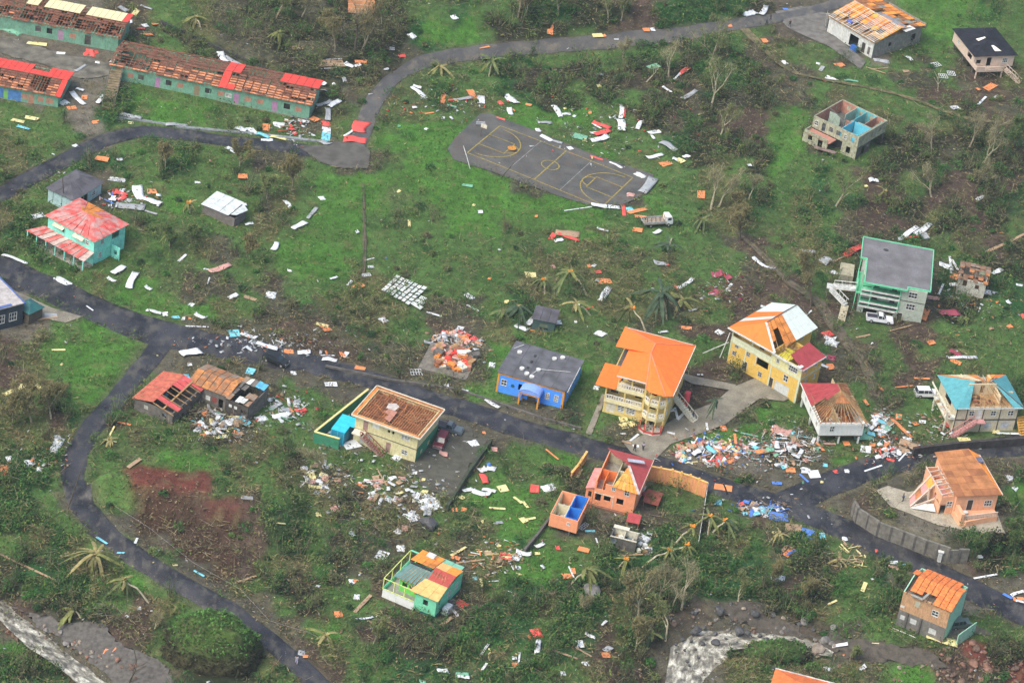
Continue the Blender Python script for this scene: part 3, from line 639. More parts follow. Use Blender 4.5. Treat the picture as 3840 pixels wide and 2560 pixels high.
# ---------------------------------------------------------------- small houses on the left
pale_blue = M('pale_blue_wall', (.36, .52, .52), .85, .15)
root, W_, D_ = frame(T(0, 1, 445, 160), T(0, 1, 680, 262), T(0, 1, 715, 5), 2.9, 'grey_roof_house', 'pale blue single storey house under a dark grey felt roof at the left edge', 'house')
walls(root, W_, D_, -.6, 2.9, pale_blue, front=[(.2, .2, .12, 2.5, ('b', recess_black)), (.55, .2, .12, 2.5, ('b', recess_black))], right=[(.12, .1, 1.2, 2.1, 'o'), (.28, .8, 1.6, 1.5, 'o'), (.45, .1, 1.2, 2.2, 'o'), (.75, .9, 1.2, 1.1, 'w')])
rq = roofq(W_, D_, 2.9, .45, 1.0, 'hip', 'y')
for k in rq: deck(root, rq[k], 3, 1, fill(felt))
turq = M('turquoise_wall', (.24, .74, .60), .8, .1, dirt=.25); red_worn = M('worn_red_roof_sheet', (.62, .10, .085), .5, .3, 1.0, kind='corr', c2=(.50, .30, .27), dirt=.25); cream_aw = M('cream_awning', (.62, .60, .44), .7)
root, W_, D_ = frame(T(0, 1, 445, 412), T(0, 1, 870, 640), T(0, 1, 745, 262), 5.3, 'turquoise_house', 'turquoise two storey house with red roof and a long verandah', 'house', dpt=8.5)
walls(root, W_, D_, -.8, 5.3, turq, front=[(.25, 3.5, 2.4, 1.0, 'o'), (.68, 3.5, 1.2, 1.1, 'w'), (.85, 3.5, .9, 1.0, 'w'), (.2, .2, 1.1, 2.1, 'd'), (.5, .9, 1.3, 1.2, 'w'), (.8, .9, 1.3, 1.2, 'w')], right=[(.25, 3.6, .8, 1.1, 'w'), (.2, .9, .8, 1.1, 'w'), (.7, 3.4, 2.0, 1.4, 'o')])
rq = roofq(W_, D_, 5.3, .5, 1.4, 'hip')
deck(root, rq['front'], 7, 1, fill(red_worn)); deck(root, rq['left'], 1, 1, fill(red_worn)); deck(root, rq['right'], 4, 1, fill(red_worn))
rafters(root, rq['back'], 10, timber); deck(root, rq['back'], 6, 3, lambda i, j: ply_orange if i in (3, 4) or j > 1 else red_worn)
for u in (.25, .68): MB().slab([(W_*u-1.3, -.7, 4.25), (W_*u+1.3, -.7, 4.25), (W_*u+1.3, 0, 4.6), (W_*u-1.3, 0, 4.6)], .05).build('awning', cream_aw, root)
deck(root, ((-2.6, -3.0, 2.15), (W_+.4, -3.0, 2.15), (W_+.2, -.02, 2.75), (-.6, -.02, 2.75)), 10, 1, pick([red_worn, M('faded_pink_sheet', (.52, .38, .33), .6, .25, kind='corr')]), name='verandah_roof_sheet')
posts(root, [(-2.3+i*(W_+2.4)/6, -2.8) for i in range(7)], -.7, 2.1, .2, turq); slab_part(root, 'verandah_floor', -2.4, W_+.3, -2.95, 0, -.3, .05, concrete)
wall(root, W_+.2, D_*.55, W_+2.2, D_*.55, -.4, 2.6, turq, [(.5, .8, .8, 1, 'o')]); stairs(root, (W_*.32, -3.1, .05), (W_*.32, -5.6, -.75), 1.6, 6, M('path_stone', (.30, .27, .2), .9), name='front_steps')
root, W_, D_ = frame(T(0, 1, 1865, 308), T(0, 1, 2078, 418), T(0, 1, 1972, 205), 1.9, 'tin_shed', 'small shed with bright silver tin roof alone on the left meadow', 'shed')
shedw = M('shed_grey_board', (.16, .145, .135), .9); silver = M('silver_tin', (.58, .64, .62), .35, .15, kind='corr')
walls(root, W_, D_, -.5, 1.9, shedw); deck(root, ((-.3, -.3, 1.95), (W_+.2, -.3, 1.95), (W_+.2, D_+.3, 2.3), (-.3, D_+.3, 2.3)), 3, 1, fill(silver)); deck(root, ((W_+.3, .4, 1.9), (W_+1.8, .1, 2.5), (W_+2.2, D_*.7, 2.2), (W_+.3, D_, 2.1)), 2, 1, fill(silver), name='loose_roof_sheet')
wall(root, W_, 0, W_+1.6, 0, -.5, 1.6, shedw); wall(root, W_+1.6, 0, W_+1.6, D_*.8, -.5, 1.6, shedw)
root, W_, D_ = frame(T(0, 1, 152, 1242), T(0, 1, 245, 1325), T(0, 1, 250, 1168), 2.4, 'kiosk', 'mud brown roadside kiosk under a dark teal pyramid roof', 'kiosk')
walls(root, W_, D_, -.8, 2.4, M('mud_brown_wall', (.10, .085, .062), .9), front=[(.5, .5, .7, .9, 'o')]); tealdk = M('dark_teal_sheet', (.02, .13, .13), .5, .1, kind='corr'); rq = roofq(W_, D_, 2.4, .3, 1.0, 'hip')
for k in rq: deck(root, rq[k], 1, 1, fill(tealdk))
root, W_, D_ = frame((T(0, 1, -235, 1335)), T(0, 1, 155, 1158), T(0, 1, -440, 920), 4.4, 'blue_trimmed_building', 'dark navy building with pale roof and blue edge cut off by the left edge', 'building')
navy = M('navy_wall', (.035, .05, .07), .7); slab_m = M('pale_roof_slab', (.42, .40, .38), .8); blu = M('blue_edge', (.07, .13, .36), .6)
walls(root, W_, D_, -.8, 4.3, navy, front=[(.8, 1.2, 1.6, 1.8, 'w'), (.55, 1.2, 1.6, 1.8, 'w')]); slab_part(root, 'roof', -.4, W_+.1, -.1, D_, 4.32, 4.5, slab_m); slab_part(root, 'roof_edge', W_+.1, W_+.35, -.3, D_, 4.3, 4.6, blu); slab_part(root, 'roof_edge', -.4, W_-2.2, 0, .6, 4.505, 4.6, blu)
# ---------------------------------------------------------------- ruins by the junction
wood_grey = M('grey_weathered_board', (.14, .13, .115), .9, .3); wood_blk = M('soot_dark_board', (.055, .05, .045), .9, .3)
root, W_, D_ = frame(T(0, 2, 1750, 368), T(0, 2, 2095, 492), T(0, 2, 1925, 225), 3.3, 'rust_roof_house', 'wrecked timber house with rusty orange roof by the road junction', 'house')
walls(root, W_, D_, -.8, 3.3, wood_grey, front=[(.2, .2, .9, 2, 'o'), (.5, .9, .9, .9, ('b', white_paint)), (.68, .9, .9, 1.1, ('b', M('old_red_panel', (.25, .05, .04), .8))), (.85, .2, .9, 1.9, 'o')], right=[(.4, 1, 1, 1, 'o')])
rq = roofq(W_, D_, 3.3, .35, .9, 'gable'); gable_end(root, W_, D_, 3.3, .9, wood_grey); rust_or = M('orange_rust_sheet', (.55, .24, .07), .8, .25, kind='rust', c2=(.34, .15, .06)); rust_gr = M('grey_rust_sheet', (.26, .21, .16), .8, .25, kind='rust', c2=(.30, .15, .07))
deck(root, rq['front'], 6, 2, pick([rust_or, rust_or, rust])); deck(root, rq['back'], 6, 2, lambda i, j: rust_or if i == 0 else random.choice([rust_gr, rust]))
W2 = 4.6
wall(root, W_+.1, -.6, W_+W2, -.6, -.8, 3.0, wood_blk, [(.22, 1.7, .6, .6, ('b', white_paint)), (.45, 1.7, .6, .6, ('b', white_paint)), (.8, .5, 1, 1.6, 'o')]); wall(root, W_+W2, -.4, W_+W2, D_+.4, -.8, 3.0, wood_grey); wall(root, W_+W2, D_+.4, W_+.1, D_+.4, -.8, 3.0, wood_grey)
slab_part(root, 'floor', W_+.1, W_+W2-.2, -.4, D_+.2, .2, .35, wood_blk); b_tarp = M('sky_blue_sheet', (.10, .42, .62), .6)
deck(root, ((W_+.1, -.7, 3.1), (W_+W2, -.7, 3.1), (W_+W2, D_+.4, 3.4), (W_+.1, D_+.4, 3.5)), 5, 4, lambda i, j: (b_tarp if j == 3 and i > 2 else random.choice([rust_gr, wood_grey, None, white_paint if random.random() < .4 else None])), tip=.3)
clutter(root, W_+.4, W_+W2-.4, 0, D_, .4, 14, [white_paint, b_tarp, timber, wood_grey])
root, W_, D_ = frame(T(0, 2, 1240, 518), T(0, 2, 1585, 665), T(0, 2, 1500, 288), 2.4, 'broken_shack', 'grey board shack with half its pink-red roof torn away', 'shack')
walls(root, W_, D_, -.9, 2.4, (wood_grey, wood_grey, wood_grey, wood_grey), front=[(.3, 1.0, .8, .8, ('b', M('pale_shutter', (.42, .44, .40), .8))), (.78, .9, .8, .7, 'o')])
rq = roofq(W_, D_, 2.4, .4, 1.0, 'gable', 'y'); pinkred = M('pink_red_sheet', (.62, .10, .095), .6, .15, kind='corr', dirt=.2)
rafters(root, rq['left'], 24, timber, .07, .08, -.07, name='batten'); deck(root, rq['left'], 8, 1, fill(pinkred)); deck(root, rq['right'], 8, 2, lambda i, j: pinkred if (i > 4 and j == 1) or (i == 1) or i == 7 else None); rafters(root, rq['right'], 7, timber, skip=.3)
slab_part(root, 'floor', .2, W_-.2, .2, D_-.2, .1, .2, wood_blk); clutter(root, .5, W_-.5, .5, D_-.5, .2, 14, [wood_grey, timber_dark, white_paint, b_tarp])
MB().bar((W_*.75, -.3, 2.6), (W_*.75, D_, 3.1), .3, .1).build('fallen_beam', timber, root)
# ---------------------------------------------------------------- cream house, its yard wall and container
cream = M('cream_yellow_wall', (.62, .58, .32), .85, .08, dirt=.28); green_w = M('deep_green_wall', (.04, .24, .13), .85, .15); trim_c = M('cream_trim', (.66, .64, .50), .8, .06); brown_door = M('pinkish_brown_door', (.32, .20, .17), .8)
root, W_, D_ = frame(T(1, 2, 920, 668), T(1, 2, 1485, 880), T(1, 2, 1115, 430), 5.6, 'cream_house', 'cream two storey house with its roof stripped to brown rafters', 'house')
walls(root, W_, D_, 2.8, 5.6, cream, front=[(.17, 3.1, .9, 2.0, ('b', brown_door)), (.33, 4.1, 1.3, 1.0, ('b', white_paint)), (.54, 4.2, .4, .6, 'o'), (.61, 4.2, .4, .6, 'o'), (.81, 3.9, 1.6, 1.1, 'l')])
walls(root, W_, D_, -1, 2.8, (cream, green_w, green_w, cream), front=[(.2, .1, 2.2, 2.3, 'g'), (.56, .1, .9, 2.1, ('b', brown_door)), (.82, .9, 1.2, 1.0, 'w')], right=[(.25, .7, .7, .7, ('w', cream)), (.6, .7, .7, .7, ('w', cream))])
slab_part(root, 'ceiling_floor', .2, W_-.2, .2, D_-.2, 2.7, 2.85, timber_dark); slab_part(root, 'floor_band', -.06, W_+.06, -.06, 0, 2.74, 2.86, conc_dark)
slab_part(root, 'ceiling', .2, W_-.2, .2, D_-.2, 4.9, 5.0, M('dusty_brown_ceiling', (.20, .085, .04), .9, .4, .8))
e = .55
for q in (((-e, -e), (W_+e, -e), (W_, 0), (0, 0)), ((W_+e, -e), (W_+e, D_+e), (W_, D_), (W_, 0)), ((W_+e, D_+e), (-e, D_+e), (0, D_), (W_, D_)), ((-e, D_+e), (-e, -e), (0, 0), (0, D_))):
    MB().slab([(p[0], p[1], 5.66) for p in q], .12).build('eave_board', ply_brown if q[0][0] > 0 else ply_orange, root)
MB().box(-e-.05, W_+e+.05, -e-.15, -e, 5.5, 5.78).build('fascia', trim_c, root); MB().box(W_+e, W_+e+.15, -e, D_+e, 5.5, 5.78).build('fascia', trim_c, root); MB().box(-e, W_+e, D_+e, D_+e+.15, 5.5, 5.78).build('fascia', trim_c, root); MB().box(-e-.15, -e, -e, D_+e, 5.5, 5.78).build('fascia', trim_c, root)
MB().box(W_*.32, W_*.93, -e-.3, -e-.16, 5.56, 5.9).build('fascia', trim_c, root)
ra = ((.1, .1, 5.5), (W_-.1, .1, 5.5), (W_-.1, D_-.1, 5.5), (.1, D_-.1, 5.5)); orange_t = M('orange_brown_timber', (.42, .17, .06), .85, .35)
rafters(root, ra, 26, orange_t, .1, .12, .0, skip=.12, name='joist'); purlins(root, ra, 6, timber_red, .1, .1, -.06, pieces=3, skip=.35)
for i in range(46):
    a = (random.uniform(.3, W_-.5), random.uniform(.3, D_-.5), random.uniform(5.1, 5.7)); t = random.uniform(0, 3.1); l_ = random.uniform(1, 3.4); b = (min(max(a[0]+l_*math.cos(t), .2), W_-.2), min(max(a[1]+l_*math.sin(t), .2), D_-.2), random.uniform(5.1, 5.8)); MB().bar(a, b, .09, .07).build('loose_rafter', random.choice([orange_t, timber_red, timber]), root)
MB().slab([(W_*.30, D_*.50, 5.55), (W_*.44, D_*.52, 5.6), (W_*.46, D_*.66, 5.75), (W_*.38, D_*.74, 5.65), (W_*.29, D_*.66, 5.7)], .08).build('plaster_board', M('grey_white_lid', (.48, .44, .40), .8), root)
deck(root, ((W_*.3, D_*.2, 5.7), (W_*.5, D_*.1, 5.6), (W_*.5, D_*.45, 5.8), (W_*.35, D_*.5, 5.6)), 2, 2, pick([M('pale_red_dust_board', (.42, .20, .14), .9)], .2), tip=.1)
stairs(root, (W_*.16, -1.2, 2.8), (W_*.55, -1.2, -.2), 1.1, 13, brown_door, rail=M('red_brown_rail', (.26, .07, .045), .8)); slab_part(root, 'landing', W_*.02, W_*.2, -1.7, 0, 2.6, 2.8, trim_c)
MB().add([(W_*.2, -.64, -.3), (W_*.55, -.64, -.3), (W_*.2, -.64, 2.6), (W_*.2, -.5, -.3), (W_*.55, -.5, -.3), (W_*.2, -.5, 2.6)], [(0, 1, 2), (5, 4, 3), (0, 3, 4, 1), (1, 4, 5, 2), (2, 5, 3, 0)]).build('stair_wall', cream, root)
yel_beam = M('pale_yellow_coping', (.70, .62, .26), .8, .08, dirt=.2)
def yard_wall(name, pts, h, mat, cap, label, t=.25, capw=.4, posts_=0, base=-.6, cat='wall', panels=None):
    P = [on(p, h) for p in pts]; o = P[0]; root = empty(name, (o.x, o.y, o.z-h), 0, label, cat)
    for a, b in zip(P[:-1], P[1:]):
        n_ = panels or max(1, int((b-a).length/3.2))
        for i in range(n_):
            q = a.lerp(b, i/n_)-o; r = a.lerp(b, (i+1)/n_)-o; d = (r-q); d.z = 0; d.normalize(); s = Vector((-d.y, d.x, 0))*t/2; g = Vector((0, 0, h+base*-1)); q.z += h; r.z += h
            r = r-d*.02
            v = [q-s-g, r-s-g, r+s-g, q+s-g, q-s, r-s, r+s, q+s]
            MB().add(v, [(3, 2, 1, 0), (4, 5, 6, 7), (0, 1, 5, 4), (1, 2, 6, 5), (2, 3, 7, 6), (3, 0, 4, 7)]).build('wall_panel', mat, root)
            if cap: MB().bar(q+Vector((0, 0, .06)), r+Vector((0, 0, .06)), capw, .12).build('coping', cap, root)
            if posts_: MB().box(q.x-.17, q.x+.17, q.y-.17, q.y+.17, q.z-h-.5, q.z+posts_).build('post', cap or mat, root)
    return root
yard_wall('yard_wall', [T(1, 2, 1030, 440), T(1, 2, 540, 830), T(1, 2, 770, 895)], 2.2, green_w, yel_beam, 'green yard wall with pale yellow coping beside the cream house')
cyan = M('cyan_container_paint', (.03, .52, .72), .5, .08, dirt=.12); cyan_d = M('blue_container_side', (.02, .25, .38), .55, .12, kind='corr')
root, W_, D_ = frame(T(1, 2, 690, 800), T(1, 2, 820, 836), T(1, 2, 815, 668), 2.7, 'shipping_container', 'cyan blue shipping container between the cream house and yard wall', 'container')
for q in ((0, 0, W_, 0), (W_, .11, W_, D_-.11), (W_, D_, 0, D_), (0, D_-.11, 0, .11)): wall(root, *q, -.6, 2.6, cyan_d, t=.1, name='side_panel')
for i in range(4): slab_part(root, 'roof_panel', 0, W_, D_*i/4, D_*(i+1)/4-.04, 2.6+.01*(i % 2), 2.7, cyan)
for u in (.05, .5, .95): MB().box(W_*u-.06, W_*u+.06, -.08, 0, -.5, 2.5).build('door_bar', cyan, root)
slab_part(root, 'roof_flap', W_+.02, W_+1.1, D_*.45, D_*.95, 2.62, 2.7, cyan)
# ---------------------------------------------------------------- blue building
blue = M('bright_blue_wall', (.07, .30, .90), .8, .08, dirt=.15); trim_o = M('orange_trim', (.66, .30, .035), .8, .1, dirt=.15); canopy_b = M('light_blue_canopy', (.22, .36, .78), .6, .06, dirt=.1)
root, W_, D_ = frame((1870, 1393), T(2, 2, 492, 450), (1943, 1283), 4.2, 'blue_building', 'bright blue building with orange trim and flat dark roof beside the main road', 'building')
walls(root, W_, D_, -.8, 3.7, blue, front=[(.10, 1.6, 1.1, 1.3, 'w'), (.36, 1.6, 1.1, 1.3, 'o'), (.53, .1, 1.5, 2.4, 'o'), (.755, 1.4, .8, 1.4, 'l'), (.89, 1.4, .8, 1.4, 'l')], right=[(.3, 1.6, 1.2, 1.1, 'w')])
for q in ((0, -.04, W_, -.04), (W_+.04, 0, W_+.04, D_), (W_, D_, 0, D_), (0, D_, 0, 0)): wall(root, *q, 3.7, 4.15, trim_o, t=.24, name='eave_band')
for x_ in (0.0, W_-.35): MB().box(x_, x_+.35, -.06, -.003, -.8, 3.69).build('corner_trim', trim_o, root)
MB().box(W_+.003, W_+.06, 0, .35, -.8, 3.69).build('corner_trim', trim_o, root)
roofd = M('dark_grey_flat_roof', (.10, .105, .12), .7, .3, .5, dirt=.4); slab_part(root, 'roof', -.25, W_+.25, -.25, D_+.25, 4.16, 4.28, roofd)
for i in range(4): slab_part(root, 'roof_seam', W_*(i+1)/5-.04, W_*(i+1)/5+.04, -.2, D_+.2, 4.281, 4.32, felt)
for (u, v) in ((.38, .15), (.47, .1), (.5, .35), (.28, .25), (.62, .8), (.72, .9), (.12, .7)): MB().prism(arc(W_*u, D_*v, .45, 0, 360, 8)[:-1], 4.29, 4.6).build('roof_vent', white_paint, root)
for v in (.3, .5, .7): slab_part(root, 'roof_hatch', W_*.33, W_*.33+.45, D_*v, D_*v+.7, 4.283, 4.35, recess_black)
for (p, q) in (((.5, .36), (.44, .12)), ((.5, .36), (.93, .55)), ((.02, .75), (.12, .95))): MB().bar((W_*p[0], D_*p[1], 4.5), (W_*q[0], D_*q[1], 4.45), .07).build('fallen_mast', white_paint, root)
MB().bar((W_+.5, -.3, 4.3), (W_+.3, D_*.75, 4.5), .1).build('gutter', white_paint, root)
pc = W_*.535; pw = 1.75; pd = 2.2
posts(root, [(pc-pw, -pd), (pc+pw, -pd)], -.7, 2.9, .28, trim_o); MB().box(pc-pw, pc+pw, -pd-.1, -pd+.12, 2.6, 2.9).build('porch_beam', trim_o, root); slab_part(root, 'porch_floor', pc-pw-.2, pc+pw+.2, -pd-.5, -.05, -.5, .05, M('ochre_porch_floor', (.34, .27, .16), .9))
for sx in (-pw, pw-.01): wall(root, pc+sx, -pd+.2, pc+sx, -.1, 0, 2.6, blue, [(.5, .2, 1.1, 2.0, 'o')], t=.15, name='porch_side')
mb = MB(); n_ = 9
for i in range(n_):
    a0, a1 = math.pi*i/n_, math.pi*(i+1)/n_; f = lambda t: (pc-(pw+.25)*math.cos(t), 2.95+.95*math.sin(t))
    p, q = f(a0), f(a1); MB().slab([(p[0], -pd-.3, p[1]), (q[0], -pd-.3, q[1]), (q[0], .6, q[1]), (p[0], .6, p[1])], .06).build('canopy_rib', canopy_b, root)
MB().add([(pc-(pw+.2)*math.cos(math.pi*i/n_), -pd-.2, 2.93+.9*math.sin(math.pi*i/n_)) for i in range(n_+1)]+[(pc-(pw+.2)*math.cos(math.pi*i/n_), -pd-.1, 2.93+.9*math.sin(math.pi*i/n_)) for i in range(n_+1)], [tuple(range(n_, -1, -1)), tuple(range(n_+1, 2*n_+2))]).build('canopy_front', canopy_b, root)
slab_part(root, 'door_leaf', pc-.7, pc+.7, -.12, -.07, 0, 2.3, M('grey_shutter_door', (.10, .10, .10), .6)); em = MB(); em.prism(arc(0, 0, .35, 0, 360, 10)[:-1], 0, .04)
e_ = em.mesh('emblem'); o = link('emblem', e_, M('dark_teal_emblem', (.01, .09, .14), .7), root); o.rotation_euler = (R(90), 0, 0); o.location = (W_*.235, -.005, 2.1)
# ---------------------------------------------------------------- orange roofed mansion
yel = M('mansion_yellow_wall', (.66, .52, .19), .85, .06, dirt=.15); yel_l = M('mansion_pale_band', (.72, .66, .38), .85, .05, dirt=.15); redp = M('red_post_paint', (.50, .04, .035), .6); bal_w = M('white_baluster_paint', (.66, .66, .60), .8, .04, dirt=.1)
root, W_, D_ = frame(T(2, 2, 895, 268), T(2, 2, 1462, 428), T(2, 2, 1055, -105), 8.8, 'orange_roof_mansion', 'three storey yellow mansion with vivid orange roof and white balustraded balconies', 'house')
z1, z2, z3 = 3.0, 5.9, 8.75; LB = W_*.62
walls(root, W_, D_, -.8, z1, yel, front=[(.12, .3, 1.6, 2.2, ('b', M('cream_arch_panel', (.62, .58, .46), .8))), (.28, .9, 1.3, 1.4, 'l'), (.44, .9, 1.6, 1.4, 'l'), (.80, .1, 1.0, 2.1, 'd'), (.93, 1.2, .5, .6, 'o')], right=[(.3, .8, 1, 1.3, 'w'), (.7, .8, 1, 1.3, 'w')])
wall(root, 0, 2.0, LB, 2.0, z1, z2, yel, [(.18, z1+.2, 1.4, 2.0, 'd'), (.5, z1+.9, 1.3, 1.0, 'w'), (.8, z1+.3, 1.2, 2, 'o')]); wall(root, LB+.2, 0, W_, 0, z1, z2, yel, [(.35, z1+.2, 1.2, 2.1, 'o'), (.8, z1+.8, .7, 1.2, 'w')])
wall(root, 2.4, 2.4, LB, 2.4, z2, z3, yel, [(.3, z2+.2, 1.3, 2, 'o'), (.7, z2+.9, 1.4, 1.1, 'w')]); wall(root, LB+.2, 0, W_, 0, z2, z3, yel, [(.3, z2+.2, 1.3, 2, 'o'), (.75, z2+.8, .9, 1.2, 'w')])
wall(root, W_, .2, W_, D_-.2, z1, z3, yel, [(.2, z1+.9, 1, 1.2, 'w'), (.5, z1+.9, 1, 1.2, 'w'), (.8, z1+.9, 1, 1.2, 'w'), (.3, z2+.9, 1, 1.2, 'w'), (.7, z2+.9, 1, 1.2, 'w')]); wall(root, W_, D_, 0, D_, z1, z3, yel); wall(root, 0, D_-.2, 0, 2.2, z1, z2, yel, [(.5, z1+1, 1, 1, 'w')]); wall(root, 2.4, D_-.2, 2.4, 2.6, z2, z3, yel, [(.5, z2+1, 1, 1, 'w')])
wall(root, LB+.2, 2.2, LB+.2, .2, z1, z3, yel)
for (z, x0) in ((z1, 0), (z2, 1.9)):
    slab_part(root, 'balcony_slab', x0, LB, -.35, 2.3, z-.28, z, yel_l); wall(root, x0, -.36, LB-.2, -.36, z-.55, z+.25, yel_l, t=.16, name='balcony_band'); balustrade(root, [(x0+.1, -.28), (LB-.3, -.28)], z+.2, bal_w, .85); posts(root, [(x0+.15, -.2), (x0+(LB-x0)*.5, -.2), (LB-.1, -.2)], z, z+2.75, .26, yel)
    wall(root, x0, -.2, LB, -.2, z+2.3, z+2.78, yel, t=.2, name='balcony_lintel')
slab_part(root, 'storey_slab', .2, W_-.2, 2.2, D_-.2, z1-.2, z1-.02, conc_dark); slab_part(root, 'storey_slab', .2, W_-.2, 2.7, D_-.2, z2-.2, z2-.02, conc_dark)
bay = [(LB+.1, -.3), (LB+.3, -1.9), (LB+1.4, -2.7), (W_-1.3, -2.7), (W_-.1, -1.9), (W_+.05, -.3)]
for z in (z1, z2):
    MB().prism(bay+[(W_, -.05), (LB+.1, -.05)], z-.45, z).build('bay_slab', yel_l, root)
    for a, b in zip(bay[:-1], bay[1:]): MB().bar((*a, z+.15), (*b, z+.15), .2, .3).build('bay_band', yel_l, root)
    balustrade(root, bay, z+.28, bal_w, .75); posts(root, bay[1:5], z, z+2.75, .24, yel)
posts(root, bay[1:5], .0, z1-.4, .2, yel); MB().prism([(a[0], a[1]-.8 if a[1] < -1 else a[1]) for a in bay], -.7, .25).build('porch_floor', M('cream_porch_tiles', (.62, .58, .50), .7), root)
MB().prism([(a[0], a[1]-1.3 if a[1] < -1 else a[1]) for a in bay], -.8, -.2).build('porch_step', conc_dark, root)
for a in bay[:5]: MB().box(a[0]-.1, a[0]+.1, a[1]-.75 if a[1] < -1 else a[1]-.1, a[1]-.55 if a[1] < -1 else a[1]+.1, .25, 2.1).build('red_post', redp, root)
pr = [(a[0], a[1]-.65 if a[1] < -1 else a[1]) for a in bay]
for a, b in zip(pr[:-1], pr[1:]):
    if b[0] < pc*9: MB().bar((*a, .45), (*b, .45), .12, .3).build('red_kerb', redp, root)
# roof: hip with front-left notch and gablet
oh = .9; rz_ = 2.3; A_, B_ = (1.4, -oh-.0, z3), (W_+oh, -oh, z3); r1, r2 = (W_*.52, D_*.38, z3+rz_), (W_*.52, D_*.62, z3+rz_)
nb = 6
q_front = ((1.6, -.8, z3), (LB+.1, -.8, z3), r1, r1); q_bayL = ((LB+.1, -.8, z3), (LB+.15, -2.2, z3-.1), (LB+1.1, -3.0, z3-.1), r1)
deck(root, q_front, 4, 1, fill(sheet_orange)); deck(root, ((LB+.1, -.8, z3), (LB+.2, -2.3, z3-.08), r1, r1), 1, 1, fill(sheet_orange)); deck(root, ((LB+.2, -2.3, z3-.08), (LB+1.2, -3.2, z3-.08), r1, r1), 1, 1, fill(sheet_orange)); deck(root, ((LB+1.2, -3.2, z3-.08), (W_-.3, -3.2, z3-.08), r1, r1), 2, 1, fill(sheet_orange))
deck(root, ((W_-.3, -3.2, z3-.08), (W_+oh, -2.4, z3-.08), r1, r1), 1, 1, fill(sheet_orange)); deck(root, ((W_+oh, -2.4, z3-.06), (W_+oh, D_+oh, z3), r2, r1), nb, 1, fill(sheet_orange)); deck(root, ((W_+oh, D_+oh, z3), (-oh, D_+oh, z3), r2, r2), 4, 1, fill(sheet_orange))
deck(root, ((-oh, D_+oh, z3), (-oh, D_*.58, z3), r1, r2), 3, 1, fill(sheet_orange)); deck(root, ((-oh+.0, D_*.58, z3), (1.6, D_*.55, z3+.35), r1, r1), 1, 1, fill(sheet_orange)); deck(root, ((1.6, D_*.55, z3+.3), (1.6, -.8, z3), r1, r1), 3, 1, fill(sheet_orange))
for (p, q) in (((-oh-.05, D_+oh), (W_+oh+.05, D_+oh)), ((W_+oh+.05, -2.4), (W_+oh+.05, D_+oh)), ((1.6, -.86), (LB, -.86))): MB().bar((*p, z3-.05), (*q, z3-.05), .1, .22).build('fascia', bal_w, root)
for (p, q) in ((r1, (LB+.2, -2.3, z3)), (r1, (W_-.3, -3.2, z3)), (r1, r2), (r2, (W_+oh, D_+oh, z3+.03)), (r2, (-oh, D_+oh, z3+.03))): MB().bar((p[0], p[1], p[2]+.05), (q[0], q[1], q[2]+.05), .22, .05).build('ridge_cap', M('faded_orange_cap', (.80, .24, .12), .6, .1), root)
deck(root, ((-1.9, -1.0, z2), (1.75, -1.0, z2), (2.3, D_*.42, z2+.55), (-1.9, D_*.42, z2+.35)), 3, 1, fill(sheet_orange), name='lower_roof_sheet'); wall(root, -.05, D_*.40, -.05, 0, z1+.02, z2-.1, yel, t=.1, name='side_parapet'); posts(root, [(.1, -.25)], z1, z2, .26, yel)
stairs(root, (W_+.2, D_*.42, 3.0), (W_+4.8, D_*.30, .1), 1.3, 12, trim_c, rail=trim_c); MB().prism(arc(W_+2.0, D_*.60, .55, 0, 360, 10)[:-1], -.2, 3.0).build('pink_water_tank', M('pink_tank', (.75, .09, .12), .6), root)
# ---------------------------------------------------------------- yellow house
yh = M('warm_yellow_wall', (.68, .45, .10), .85, .07, dirt=.18); pale_g = M('pale_green_trim', (.56, .60, .42), .85, .06, dirt=.2); ywin = M('grey_window_frame', (.40, .40, .38), .7); room_y = M('bright_yellow_room', (.70, .66, .06), .9, .05)
c2 = lambda x_, y_: (2700+x_/3.92, 1120+y_/3.92)
root, W_, D_ = frame(c2(200, 425), c2(800, 748), c2(800, 97), 7.6, 'yellow_house', 'three storey yellow house with a part orange, part white and part missing roof', 'house')
walls(root, W_, D_, -.9, 5.0, (yh, yh, yh, yh), front=[(.13, 2.1, .9, 1.0, ('w', ywin)), (.42, .2, .95, 2.0, 'd'), (.80, .7, .9, 1.1, ('w', ywin)), (.16, 3.9, .9, .9, ('w', ywin)), (.45, 3.5, .9, .9, ('w', ywin)), (.81, 2.9, 2.6, 1.5, 'o')])
wall(root, 0, 1.6, W_-.9, 1.6, 5.0, 7.4, yh, [(.3, 5.9, 1.2, 1, 'w'), (.7, 5.2, 1.1, 2, 'd')]); slab_part(root, 'balcony_floor', .2, W_-.2, .2, 1.6, 4.85, 5.0, pale_g); wall(root, 0, -.03, W_, -.03, 5.0, 5.9, pale_g, t=.15, name='balcony_parapet'); wall(root, 0, -.1, W_+.1, -.1, 4.6, 5.0, pale_g, t=.3, name='storey_band')
posts(root, [(.12, .1), (W_*.5, .1), (W_-.12, .1)], 5.9, 7.5, .22, pale_g); wall(root, W_, .3, W_, D_-.2, 5.0, 7.5, yh, [(.75, 5.9, .8, 1.4, 'w')]); wall(root, W_, D_, 0, D_, 5.0, 7.5, yh); wall(root, 0, D_-.2, 0, .3, 5.0, 7.5, yh, [(.5, 5.9, 1, 1, 'w')])
for x_ in (0.02, W_*.38): MB().box(x_, x_+.25, -.08, -.004, 1.8, 4.58).build('pilaster', pale_g, root)
MB().box(W_*.645, W_*.665, -.1, -.004, 2.6, 4.58).build('window_trim', white_paint, root)
rq = roofq(W_, D_, 7.55, .7, 2.3, 'hip', 'y'); rA, rB = rq['left'][2], rq['left'][3]
